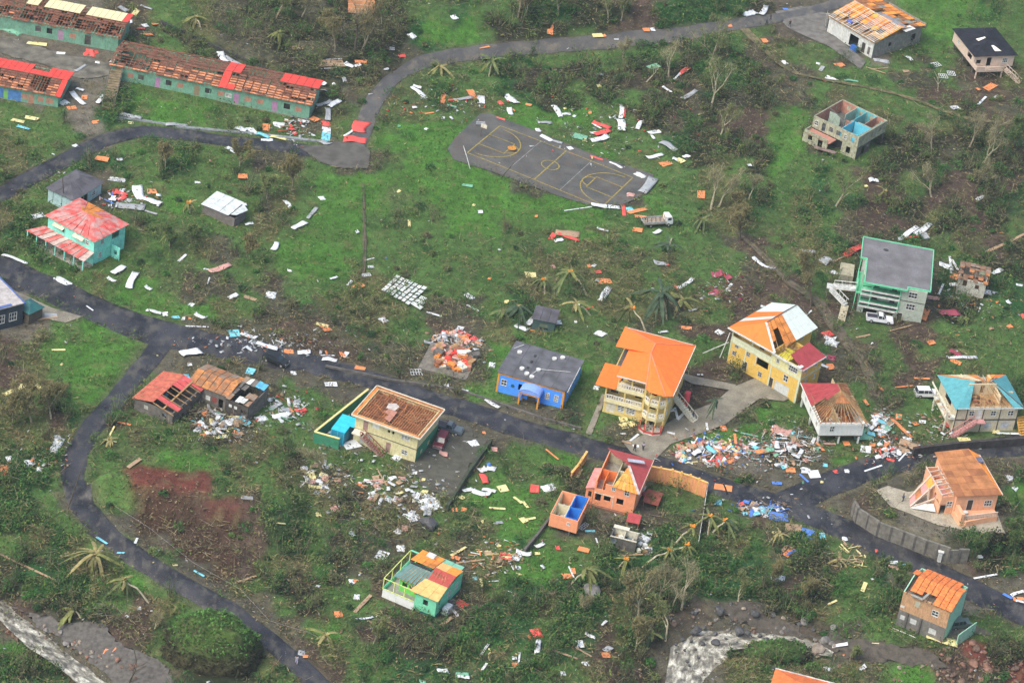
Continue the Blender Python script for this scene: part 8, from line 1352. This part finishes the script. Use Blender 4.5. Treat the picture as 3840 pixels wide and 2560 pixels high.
13 b W 1135 440 1185 360 2.0;b P 1335 145 1395 150 1.6;s W 850 165 905 225 1;t W 1290 190 1325 160 1.2;t W 1300 330 1360 330 1.6;t W 1385 60 1490 20 2.6;s G 1540 10 1610 20 2;p N 905 920 1055 770 1.2;s W 920 990 1075 965 .5;p W 1050 1065 1155 1068 .8;p N 1690 1050 1800 970 1.4;p W 1785 870 1855 960 1;b R 1830 815 1925 870 1.8;p Y 1790 400 1930 325 1;p Y 2065 610 2072 695 1;b O 1790 410 1875 435 1;p N 1840 470 2100 440 .8;b R 2240 400 2352 420 1.8;b Y 2070 90 2105 85 .9;s G 2180 110 2270 100 .8;b C 1990 610 2030 612 1;t W 855 635 900 635 1.2;b O 895 630 925 640 .8;t W 900 775 950 780 1.2;s W 1665 1470 1760 1465 1;b T 1830 1490 1960 1500 1.2;s W 1850 1520 1960 1525 .8;t O 720 935 795 935 1.4;p W 2065 1310 2135 1215 .8;p Y 2140 1360 2145 1260 .8;p W 2070 1460 2120 1390 .8;b R 1995 1450 2020 1455 .8;t Y 550 20 600 20 1;p Y 180 100 265 108 1;b O 430 1325 480 1330 .8;t G 395 1290 440 1295 1.3;p N 1020 1000 1100 1030 .6;b W 2000 560 2010 570 .4;s T 1500 1560 1560 1562 .8
23 b O 600 330 710 365 1.3;b R 400 330 440 330 1.2;b W 0 400 80 430 1.8;s W 35 370 175 390 1.3;b Y 205 380 260 385 .8;s W 210 320 290 290 1;b O 455 590 560 590 1.6;b O 545 545 585 545 1.6;p W 520 500 575 630 .5;p W 770 240 800 325 .5;t W 1230 340 1285 345 1.8;t W 1180 220 1260 260 1.5;p C 670 175 760 180 1;F W 630 160 690 110 .8;b Y 80 50 130 100 1.2;p Y 130 70 215 60 1;b W 590 1215 660 1215 2;s W 220 1310 255 1180 1;t R 180 1110 270 1100 2.0;s W 665 1125 765 1155 .8;s W 820 1040 875 1000 .5;s G 860 1290 900 1240 1.2;b O 820 1310 900 1320 1.4;t W 640 1395 715 1395 1.3;b T 400 1510 450 1505 1.2;t W 450 1480 490 1480 1;b O 0 1410 75 1410 1.3;b W 1050 570 1080 580 1.3;b W 0 1340 45 1345 1;p W 70 1290 60 1390 .6;p N 300 1240 600 1355 .8;p N 580 1240 730 1330 .6;p N 980 400 1200 395 .5;b W 990 400 1000 410 .4
33 b N 155 140 310 165 3;b B 300 180 450 220 2.8;b B 0 30 190 60 2.6;b C 495 190 505 255 1;b O 155 400 240 330 1.2;s B 180 400 255 350 .6;b W 1110 460 1200 465 .8;b P 1100 490 1200 525 .7;b C 1230 485 1285 490 .8;p W 1890 610 2100 578 .8;p Y 865 730 895 655 1.4;b W 580 1215 735 1195 2;s Y 1450 1160 1740 1220 2;b Y 955 1195 1020 1200 .6;t W 25 600 85 605 1.4;t W 105 600 150 610 1.3;t W 515 1450 600 1460 2;s W 835 1440 900 1420 1;p B 2160 750 2240 800 1.2;s W 2235 770 2352 735 .8;b O 2250 800 2352 800 1;s W 2275 825 2352 830 .6;t W 1925 400 1970 400 1;b R 980 355 1010 355 .9;t W 680 240 730 245 1;p Y 550 850 630 820 .8;p Y 45 180 120 250 1.2;p N 110 390 165 320 1.2
"""
for line in DEBRIS.strip().splitlines():
    t = (int(line[0]), int(line[1]))
    for it in line[3:].split(';'):
        k, c, a, b, c_, d_, w = it.split(); debris(k, c, T(*t, float(a), float(b)), T(*t, float(c_), float(d_)), float(w))
# big gridded roof section on the field
p0 = on(T(1, 1, 1150, 1110)); root = empty('fallen_roof_section', tuple(p0), R(-28), 'large white gridded roof section lying in the middle of the meadow', 'roof section')
deck(root, ((0, 0, .25), (6.5, -.5, .3), (6.2, 6.0, .8), (-.6, 5.8, .5)), 7, 6, lambda i, j: random.choice([sheet_white, white_paint, sheet_white]), gap=.04, name='roof_square', tip=.15)
for i in range(3): MB().slab([(6.3+.1*i, .3+i*1.3, .2), (9-.6*i, -.3+i*1.5, .3), (9.1-.6*i, .6+i*1.5, .5), (6.4, 1.2+i*1.3, .3)], .05).build('loose_strip', sheet_white, root)
# ---------------------------------------------------------------- heaps: bigger pieces one by one
def heap(cx, cy_, rx, ry, n, cols, where, hmax=.8, klist='bpppst'):
    for i in range(n):
        t = random.random()*6.28; q = math.sqrt(random.random()); x_ = cx+rx*q*math.cos(t); y_ = cy_+ry*q*math.sin(t); k = random.choice(klist); L = random.uniform(14, 52 if k in 'ps' else 30); an = random.random()*3.14; w = {'p': random.uniform(.2, .5), 's': random.uniform(.6, 1.2), 'b': random.uniform(.6, 1.6), 't': random.uniform(.7, 1.6)}[k]; c = random.choice(cols)
        o = debris(k, c, (x_-L/2*math.cos(an), y_-L/2*.7*math.sin(an)), (x_+L/2*math.cos(an), y_+L/2*.7*math.sin(an)), w, lift=hmax*(1-q)*random.random()); o.rotation_euler.x += random.uniform(-.35, .35); o.rotation_euler.y += random.uniform(-.3, .3); DEB.pop()
        if k == 'p': o.name = 'heap_plank'; o['category'] = 'timber'  # plain plank bars of the heaps, under a separate object name
        g_ = f"{DC[c][0]} {KN[k][1]} pieces {where}"; o['label'] = f"{DC[c][0]} {KN[k][1]} in the wreckage {where}"; o['group'] = g_
heap(1705, 1290, 95, 50, 70, 'WWWOONPRGGN', 'heaped on the bare foundation', 1.0)
heap(835, 1590, 120, 55, 66, 'WWWNOTGCYG', 'below the rust roofed ruin', .9)
heap(1070, 1530, 70, 55, 22, 'WWWGTRNG', 'left of the yard wall', .5)
heap(2660, 1700, 130, 46, 95, 'WWWWRNNOGYBPC', 'spilling onto the main road', .9)
heap(2930, 1690, 140, 66, 95, 'PPNNWWWWCGONT', 'below the maroon roofed house', 1.6)
heap(3330, 1690, 75, 35, 26, 'RNNWWOG', 'where the branch road starts', .7)
heap(3290, 1600, 55, 45, 26, 'TWWWNOPC', 'beside the maroon roofed house', 1.2)
heap(1480, 1840, 150, 55, 38, 'WWWNNPGYTO', 'scattered below the cream house', .3)
heap(1215, 1790, 85, 65, 26, 'WWWNPYG', 'on the cluttered slope', .3)
heap(2860, 1915, 85, 24, 26, 'BBGGWWNC', 'on the lower road edge', .5)
heap(1860, 2110, 110, 70, 26, 'NNYYOW', 'right of the green house', .3, 'pppb')
heap(680, 1480, 80, 45, 34, 'WCGNNK', 'between the two ruins by the junction', .5)
heap(1080, 480, 45, 30, 16, 'WWGNR', 'by the long school block', .5)
heap(3180, 2095, 70, 60, 36, 'NNYYN', 'among uprooted stems', .4, 'pppp')
heap(430, 750, 60, 25, 12, 'WWRGB', 'right of the grey roofed house', .5)
heap(3080, 260, 0.1, 0.1, 1, 'G', 'beside the garage building', .2)
heap(3580, 1570, 40, 30, 14, 'WPNG', 'left of the pink outside stair', .5)
heap(980, 1290, 90, 20, 14, 'WWWG', 'on the upper road verge', .2)
LM = [('the black roofed house', T(3, 0, 2000, 400)), ('the garage building', T(3, 0, 900, 250)), ('the roofless shell house', T(3, 0, 750, 1150)), ('the court', (2050, 620)), ('the court near end', (2350, 760)), ('the long school block', (780, 340)), ('the right end of the long school block', (1160, 450)), ('the cream sheeted school block', (250, 120)), ('the red sheeted school block', (120, 340)), ('the school steps', (410, 400)), ('the school road', (500, 510)), ('the concrete apron', (1290, 570)),
      ('the bend of the curved road', (1450, 280)), ('the earth scar', (2400, 80)), ('the tall stripped trees', (2670, 330)), ('the grey roofed house', (300, 690)), ('the turquoise house', (290, 880)), ('the silver shed', (830, 790)), ('the teal kiosk', (95, 1170)), ('the road junction', (580, 1260)), ('the white gridded roof section', (1470, 1080)), ('the centre of the green field', (1600, 800)), ('the white flatbed truck', (2460, 835)), ('the teal shed', (2045, 1200)), ('the blue building', (2020, 1420)),
      ('the mansion', (2420, 1400)), ('the yellow house', (2900, 1300)), ('the green trimmed house', (3350, 1050)), ('the wrecked cottage', (3650, 1040)), ('the maroon roofed house', (3110, 1560)), ('the teal roofed house', (3680, 1500)), ('the peach house', (3600, 1830)), ('the dull red roofed house', (2330, 1780)), ('the long orange wall', (2560, 1780)), ('the roofless orange cabin', (2130, 1920)), ('the roofless hut', (2340, 2010)), ('the green house', (1580, 2170)), ('the tan and mint house', (3480, 2250)), ('the orange hip roof', (3060, 2540)),
      ('the cream house', (1500, 1550)), ('the bare foundation', (1690, 1330)), ('the broken shack', (590, 1480)), ('the rust roofed ruin', (850, 1410)), ('the red field', (640, 1790)), ('the lane bend', (290, 1800)), ('the dead brown trees', (130, 1560)), ('the left stream', (200, 2430)), ('the grassy mound', (800, 2400)), ('the lower lane', (1000, 2350)), ('the white water', (2640, 2410)), ('the biggest grey boulder', (2220, 2230)), ('the stone thicket bank', (2100, 2400)), ('the retaining wall', (3400, 2000)), ('the roadside wreckage heap', (2640, 1700)), ('the white parked car', (3470, 1480)), ('the upright dark palm', (2490, 1140)), ('the dirt track', (3500, 400)), ('the valley slope top', (2100, 200)), ('the dark boundary wall', (1830, 1760)), ('the right edge thicket', (3750, 600)), ('the maroon wreck', (2700, 1060))]
import collections
bk = collections.defaultdict(list)
for o, k, c, p, L in DEB:
    lm = min(LM, key=lambda q: (q[1][0]-p[0])**2+(q[1][1]-p[1])**2); dx, dy = p[0]-lm[1][0], p[1]-lm[1][1]
    side = ('above' if dy < 0 else 'below') if abs(dy) > abs(dx) else ('left of' if dx < 0 else 'right of'); bk[k, c, lm[0], side].append((math.hypot(dx, dy), o))
ORD = ['closest', 'second closest', 'third closest', 'fourth closest', 'fifth closest', 'sixth closest', 'seventh closest', 'eighth closest', 'ninth closest', 'tenth closest', 'eleventh closest', 'twelfth closest']
for (k, c, lm, side), L in bk.items():
    L.sort(key=lambda q: q[0]); g_ = f"{DC[c][0]} {KN[k][1]} pieces {side} {lm}"
    for i, (d_, o) in enumerate(L):
        o['label'] = f"{DC[c][0]} {KN[k][2]} {KN[k][1]} lying {side} {lm}" if len(L) == 1 else f"{DC[c][0]} {KN[k][1]} {side} {lm}, {ORD[min(i, 11)]} to it"
        if len(o['label'].split()) > 16: o['label'] = ' '.join(o['label'].replace('roof sheet', 'sheet').replace('to it', '').replace('lying ', '').split()[:16]).strip()
        if len(L) > 1: o['group'] = g_
byl = collections.defaultdict(list)
for o in bpy.data.objects:
    if o.parent is None and 'label' in o and ('wreckage' in o['label'] or o.name.startswith('boulder')): byl[o['label']].append(o)
OD2 = ['first', 'second', 'third', 'fourth', 'fifth', 'sixth', 'seventh', 'eighth', 'ninth', 'tenth', 'eleventh', 'twelfth', 'thirteenth', 'fourteenth', 'fifteenth', 'sixteenth', 'seventeenth', 'eighteenth', 'nineteenth', 'twentieth', 'twenty-first', 'twenty-second', 'twenty-third', 'twenty-fourth', 'twenty-fifth', 'twenty-sixth']
for lb, L in byl.items():
    if 1 < len(L) <= 26:
        L.sort(key=lambda o: project(o.location.x, o.location.y, o.location.z)[0])
        for i, o in enumerate(L): o['label'] = (lb.replace(' lying', '')+', '+OD2[i]+' from left')
# ---------------------------------------------------------------- ground cover, twigs, fronds, bushes, crumbs (stuff)
N = 1500000
px_ = RS.uniform(-120, 3960, N); py_ = RS.uniform(-120, 2680, N)
d0 = FW[:, None]+(px_-1920)/F_PX*RT[:, None]+(1280-py_)/F_PX*UP[:, None]; tt = -CAM[2]/d0[2]; gx_, gy_ = CAM[0]+d0[0]*tt, CAM[1]+d0[1]*tt
ppx, ppy = project(gx_, gy_, H(gx_, gy_)); cls = cell(ppx, ppy, gx_, gy_, 40); ok = roaddist(gx_, gy_) > -.75+1.5*fbm(gx_, gy_, 2.5, 77, 3)
for pp in EXCL:
    a = np.array(pp); m_ = ok & (gx_ > a[:, 0].min()-1) & (gx_ < a[:, 0].max()+1) & (gy_ > a[:, 1].min()-1) & (gy_ < a[:, 1].max()+1)
    if m_.any(): i_ = np.where(m_)[0]; ok[i_[polysd(gx_[i_], gy_[i_], pp) < .15]] = False
near = {}
for o in bpy.data.objects:
    if o.parent is None and o.get('category') in ('roof sheet', 'plank', 'board', 'scrap', 'frame', 'timber', 'roof section'): near[int(o.location.x//1.3), int(o.location.y//1.3)] = 1
_k = {ix*100003+iy for ix, iy in near}; _k = _k | {v+1 for v in _k} | {v-1 for v in _k} | {v-100003 for v in _k} | {v+100003 for v in _k}; clr = np.isin((gx_//1.3).astype(np.int64)*100003+(gy_//1.3).astype(np.int64), np.array(sorted(_k), np.int64))
clr = clr[ok]; gx_, gy_, cls = gx_[ok], gy_[ok], cls[ok]; gz_ = H(gx_, gy_); bushy = fbm(gx_, gy_, 7, 301, 3); fine = fbm(gx_, gy_, 2.2, 333, 3)
def take(prob_by_class, frac_noise=None, cap=None, tall=False):
    p = np.array([prob_by_class.get(k, 0) for k in KEYS])[cls]
    if frac_noise is not None: p = p*frac_noise
    if tall: p = np.where(clr, 0, p)
    i = np.where(RS.rand(len(cls)) < p)[0]
    return i[:cap] if cap else i
def stuffobj(name, parts, label):
    v = []; f = []; c = []; k = 0
    for a, b, e in parts: v.append(a); f.append(b+k); c.append(e); k += len(a)
    o = nmesh(name, np.concatenate(v), np.concatenate(f), leafmat, np.concatenate(c)); tag(o, label, kind='stuff'); return o
# grass blades and clumps
i = take({'g': .16, 'h': .10, 'G': .07, 'o': .07, 'b': .02, 'm': .02, 'r': .01}, np.clip(fine*2-.3, .1, 1.3)); c = np.stack([gx_[i], gy_[i], gz_[i]+.18], 1)
col = np.array([(.062, .135, .024), (.085, .118, .036), (.032, .072, .022), (.13, .125, .05), (.10, .09, .05), (.09, .075, .04), (.09, .06, .035), (.04, .04, .02), (.12, .12, .08), (.1, .1, .07)  , (.06, .05, .03)])[cls[i]]
stuffobj('grass', [leafquads(c, .55, .16, .1, 1.2, col, .45)], 'green and olive grass tussocks over the valley floor')
# green undergrowth: domed clumps
hb = np.clip((bushy-.42)*6, 0, 1)*1.3
i = take({'e': .03, 'G': .55, 'd': .42, 'h': .08, 'o': .13, 'g': .02, 'm': .06, 'b': .11}, np.clip((bushy-.38)*5, .12, 1), tall=True); n = len(i); c = np.stack([gx_[i]+RS.randn(n)*.2, gy_[i]+RS.randn(n)*.2, gz_[i]+.1+hb[i]*(.35+.65*RS.rand(n))], 1)
base = np.array([(.045, .12, .02), (.055, .11, .03), (.034, .095, .022), (.080, .115, .03), (.068, .085, .034), (.058, .066, .030), (.05, .05, .03), (.034, .048, .02), (.06, .07, .03), (.06, .07, .03)  , (.06, .05, .03)])[cls[i]]; k = RS.rand(n)[:, None]; base = np.where(k < .14, np.array((.11, .16, .035)), np.where(k > .80, base*.45, base))
stuffobj('undergrowth', [leafquads(c, .55, .26, -.3, 1.0, base, .45)], 'dark green leafy undergrowth of battered shrubs')
# separate low bushes
i = take({'G': .0024, 'd': .0032, 'h': .0007, 'o': .0013, 'b': .0013, 'm': .0007, 'g': .0001, 'e': .0008}, tall=True); nb_ = len(i); per = 105; rb = (.5+1.9*RS.rand(nb_)**1.8); uu = RS.randn(nb_*per, 3); uu /= np.linalg.norm(uu, axis=1)[:, None]; uu[:, 2] = np.abs(uu[:, 2]); j = np.repeat(i, per); rr = np.repeat(rb, per)*(.55+.5*RS.rand(nb_*per))
c = np.stack([gx_[j]+uu[:, 0]*rr, gy_[j]+uu[:, 1]*rr, gz_[j]+.1+uu[:, 2]*rr*.85], 1); bc = np.array([(.030, .090, .022), (.045, .125, .026), (.070, .115, .032), (.085, .085, .042), (.026, .060, .022), (.11, .145, .045)])[RS.randint(0, 6, nb_)]
stuffobj('low_bushes', [leafquads(c, .5, .2, -.5, 1.1, np.repeat(bc, per, axis=0), .45)], 'low rounded bushes, green, olive and brown'); print('bushes', nb_)
# thickets: many stemmed scrub
i = take({'G': .0012, 'd': .0028, 'o': .0005, 'b': .0007, 'm': .0003, 'h': .00012, 'e': .0006}, tall=True); ns_ = len(i); per = 9; j = np.repeat(i, per); n = len(j); hh = np.repeat(1.6+3.2*RS.rand(ns_)**1.5, per)*(.5+.6*RS.rand(n)); az = RS.rand(n)*6.28; el = 1.0+.5*RS.rand(n)
p = np.stack([gx_[j]+RS.randn(n)*.25, gy_[j]+RS.randn(n)*.25, gz_[j]], 1); dr = np.stack([np.cos(az)*np.cos(el), np.sin(az)*np.cos(el), np.sin(el)], 1); q = p+dr*hh[:, None]; s = np.stack([-np.sin(az), np.cos(az), 0*az], 1); u = np.cross(dr, s); r_ = .035+.03*RS.rand(n)
ring = [s*np.cos(t)+u*np.sin(t) for t in (0, 2.1, 4.2)]; V = np.stack([p+g_*r_[:, None] for g_ in ring]+[q+g_*r_[:, None]*.4 for g_ in ring], 1).reshape(-1, 3); b_ = (np.arange(n)*6)[:, None]; F = np.stack([b_+np.array([k_]) for k_ in ((0, 1, 4, 3), (1, 2, 5, 4), (2, 0, 3, 5))], 1).reshape(-1, 4)
sc_ = np.repeat(np.array([(.17, .155, .09), (.10, .085, .055), (.26, .23, .14)])[RS.randint(0, 3, n)], 6, axis=0); m = n*11; k_ = np.repeat(np.arange(n), 11); tt_ = .45+.6*RS.rand(m); c = p[k_]+dr[k_]*(hh[k_]*tt_)[:, None]+RS.randn(m, 3)*.28; tone = np.repeat(np.array([(.035, .10, .022), (.075, .125, .032), (.095, .105, .045), (.032, .070, .02)])[RS.randint(0, 4, ns_)], per*11, axis=0)
stuffobj('scrub_thicket', [(V, F, sc_), leafquads(c, .5, .15, -.8, 1.1, tone, .5)], 'many stemmed scrub thickets stripped by the storm'); print('scrub', ns_)
# fallen fronds / straw litter
i = take({'b': .10, 'm': .10, 'o': .08, 'd': .10, 'e': .12, 'h': .020, 'r': .03, 'g': .01, 'G': .03, 'c': .03, 'x': .05}, np.clip(fine*1.6, .3, 1.3)); n = len(i); c = np.stack([gx_[i], gy_[i], gz_[i]+.2+.15*RS.rand(n)], 1)
pal = np.array([(.15, .11, .06), (.08, .06, .035), (.05, .04, .025), (.10, .10, .045), (.20, .16, .09)])[RS.randint(0, 5, n)]
stuffobj('leaf_litter', [leafquads(c, .5, .24, -.3, .7, pal, .4)], 'brown leaf litter and torn soil clods')
i = take({'e': .03, 'o': .11, 'h': .014, 'G': .036, 'b': .040, 'm': .024, 'd': .035, 'g': .003}, np.clip((fine-.3)*3, 0, 1.2)); n = len(i); c = np.stack([gx_[i], gy_[i], gz_[i]+.22+hb[i]*.7], 1)
pal = np.array([(.22, .19, .085), (.15, .15, .055), (.28, .24, .12), (.17, .115, .06), (.12, .14, .05)])[RS.randint(0, 5, n)]
stuffobj('fallen_fronds', [leafquads(c, 1.4, .10, -.15, .35, pal, .3)], 'straw coloured fallen fronds and leaf litter')
# broken twigs and branches: thin 3-sided sticks
i = take({'e': .03, 'b': .040, 'm': .020, 'o': .026, 'd': .060, 'h': .007, 'G': .014, 'r': .002, 'c': .001, 'x': .001}, np.clip((bushy-.3)*3, .1, 1.2)); n = len(i); az = RS.rand(n)*6.28; el = (RS.rand(n)-.25)*.8; L = .6+2.0*RS.rand(n)**2; r_ = .022+.028*RS.rand(n)
d = np.stack([np.cos(az)*np.cos(el), np.sin(az)*np.cos(el), np.sin(el)], 1); s = np.stack([-np.sin(az), np.cos(az), 0*az], 1); u = np.cross(d, s); p = np.stack([gx_[i], gy_[i], gz_[i]+.15+hb[i]*.8+.1*RS.rand(n)], 1); q = p+d*L[:, None]
ring = [s*np.cos(t)+u*np.sin(t) for t in (0, 2.1, 4.2)]; V = np.stack([p+g_*r_[:, None] for g_ in ring]+[q+g_*r_[:, None]*.4 for g_ in ring], 1).reshape(-1, 3); b_ = (np.arange(n)*6)[:, None]; F = np.stack([b_+np.array([a]) for a in ((0, 1, 4, 3), (1, 2, 5, 4), (2, 0, 3, 5))], 1).reshape(-1, 4)
pc_ = np.array([(.20, .165, .12), (.13, .105, .075), (.30, .25, .17), (.09, .07, .05)])[RS.randint(0, 4, n)]; stuffobj('broken_branches', [(V, F, np.repeat(pc_, 6, axis=0))], 'brown and grey broken twigs and branches')
# small crumbs of wreckage
def crumbs(name, n, x0, y0, x1, y1, cols, smin, smax, label, gauss=False):
    cx, cy2 = (x0+x1)/2, (y0+y1)/2
    X_ = RS.normal(cx, (x1-x0)/4, n) if gauss else RS.uniform(x0, x1, n); Y_ = RS.normal(cy2, (y1-y0)/4, n) if gauss else RS.uniform(y0, y1, n)
    d0 = FW[:, None]+(X_-1920)/F_PX*RT[:, None]+(1280-Y_)/F_PX*UP[:, None]; P = CAM[:, None]+d0*(-CAM[2]/d0[2]); x_, y_ = P[0], P[1]; z_ = H(x_, y_)+.12+(.5*RS.rand(n)**2 if gauss else 0)
    a = RS.rand(n)*6.28; L = smin+(smax-smin)*RS.rand(n)**2; w = L*(.08+.6*RS.rand(n)**1.5); t = .04
    e1 = np.stack([np.cos(a), np.sin(a), (RS.rand(n)-.5)*.5], 1)*L[:, None]/2; e2 = np.stack([-np.sin(a), np.cos(a), (RS.rand(n)-.5)*.5], 1)*w[:, None]/2; e3 = np.array([0, 0, t]); c = np.stack([x_, y_, z_], 1)
    V = np.stack([c-e1-e2-e3, c+e1-e2-e3, c+e1+e2-e3, c-e1+e2-e3, c-e1-e2, c+e1-e2, c+e1+e2, c-e1+e2], 1).reshape(-1, 3); b_ = (np.arange(n)*8)[:, None]
    F = np.stack([b_+np.array([q]) for q in ((4, 5, 6, 7), (0, 1, 5, 4), (1, 2, 6, 5), (2, 3, 7, 6), (3, 0, 4, 7), (3, 2, 1, 0))], 1).reshape(-1, 4); pal = np.array([DC[k][1] for k in cols])[RS.randint(0, len(cols), n)]
    return V, F, np.repeat(pal*(.45+.5*RS.rand(n)[:, None]), 8, axis=0)
ps = [crumbs('', 800, 0, 0, 3840, 2560, 'WWWGNNYPO', .12, .7, '')]
for b in ((1600, 1230, 1810, 1370, 420, 'WNONPGG'), (680, 1500, 980, 1700, 420, 'WWNNGGWYP'), (980, 1450, 1180, 1620, 220, 'WWGTRN'), (2500, 1630, 2880, 1770, 620, 'WWNNNGYBRP'), (2760, 1600, 3120, 1790, 560, 'PNWNGNWT'), (3200, 1640, 3460, 1760, 160, 'RNWO'), (3220, 1530, 3380, 1680, 240, 'TWNOP'), (1250, 1740, 1750, 2000, 360, 'WWNNGYW'), (1080, 1650, 1380, 1940, 220, 'WWNNYG'), (2740, 1880, 2980, 1950, 160, 'BGGWNN'), (1720, 2030, 2000, 2200, 180, 'NNOW'), (2600, 1020, 2820, 1160, 160, 'RMWN'), (3500, 1000, 3760, 1240, 220, 'WWNOG'), (700, 1240, 1300, 1340, 240, 'WWWGO'), (1440, 330, 1960, 480, 160, 'WWORG'), (2000, 380, 2560, 620, 200, 'WWRGY'), (1050, 420, 1180, 560, 120, 'WGRN'), (350, 700, 620, 800, 120, 'WWROG'), (3420, 1520, 3640, 1700, 180, 'WWPN'), (2260, 1980, 2480, 2080, 140, 'WWGN'), (80, 1640, 260, 1800, 120, 'WWON'), (0, 1880, 3840, 2560, 260, 'WWNNYO'), (3640, 2420, 3840, 2560, 120, 'NPG')):
    ps.append(crumbs('', b[4], *b[:4], b[5], .15, .95, '', True))
stuffobj('small_debris', ps, 'tiny scraps of broken wood, sheet and plaster scattered everywhere')
# leaf skins on the mounds; shade painted into hollows and browner lower sides
for mo, p_, r3, n_ in ((m1, mp, (7.8, 5.6, 8.2), 9000), (m2, mp2, (6.5, 3.2, 3), 2200), (m3, mp3, (4, 2.6, 1.3), 1200)):
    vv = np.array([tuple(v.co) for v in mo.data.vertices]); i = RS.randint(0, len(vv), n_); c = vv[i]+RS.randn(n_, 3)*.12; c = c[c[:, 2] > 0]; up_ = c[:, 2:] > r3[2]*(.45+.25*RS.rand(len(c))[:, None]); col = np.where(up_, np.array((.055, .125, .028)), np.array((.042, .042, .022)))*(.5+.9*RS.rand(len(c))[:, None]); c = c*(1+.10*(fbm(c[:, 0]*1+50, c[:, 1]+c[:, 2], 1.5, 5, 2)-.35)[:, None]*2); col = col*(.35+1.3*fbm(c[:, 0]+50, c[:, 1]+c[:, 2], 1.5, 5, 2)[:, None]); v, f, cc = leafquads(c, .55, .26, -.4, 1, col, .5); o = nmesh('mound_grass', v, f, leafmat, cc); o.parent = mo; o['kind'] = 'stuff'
# the ground lies smooth under slabs and floors
co = np.empty(len(x)*3, np.float32); g.data.vertices.foreach_get('co', co); co = co.reshape(-1, 3)
for pp in EXCL:
    a = np.array(pp); m_ = (co[:, 0] > a[:, 0].min()-1) & (co[:, 0] < a[:, 0].max()+1) & (co[:, 1] > a[:, 1].min()-1) & (co[:, 1] < a[:, 1].max()+1)
    i_ = np.where(m_)[0]
    if len(i_): s_ = polysd(co[i_, 0], co[i_, 1], pp); i_ = i_[s_ < .7]; co[i_, 2] = np.minimum(co[i_, 2], H(co[i_, 0], co[i_, 1])-.04)
g.data.vertices.foreach_set('co', co.ravel()); g.data.update()
# ---------------------------------------------------------------- haze
hz = MB().box(-1650, 1650, -1650, 1650, -12, 400).build('haze', None); hm = bpy.data.materials.new('haze_air'); hm.use_nodes = True; n = hm.node_tree.nodes; n.remove(n['Principled BSDF']); pv = n.new('ShaderNodeVolumePrincipled')
pv.inputs['Color'].default_value = (.74, .90, .95, 1); pv.inputs['Density'].default_value = .00010; pv.inputs['Anisotropy'].default_value = .2; hm.node_tree.links.new(pv.outputs[0], n['Material Output'].inputs['Volume']); hz.data.materials.append(hm); tag(hz, 'thin pale haze over the valley', kind='stuff')
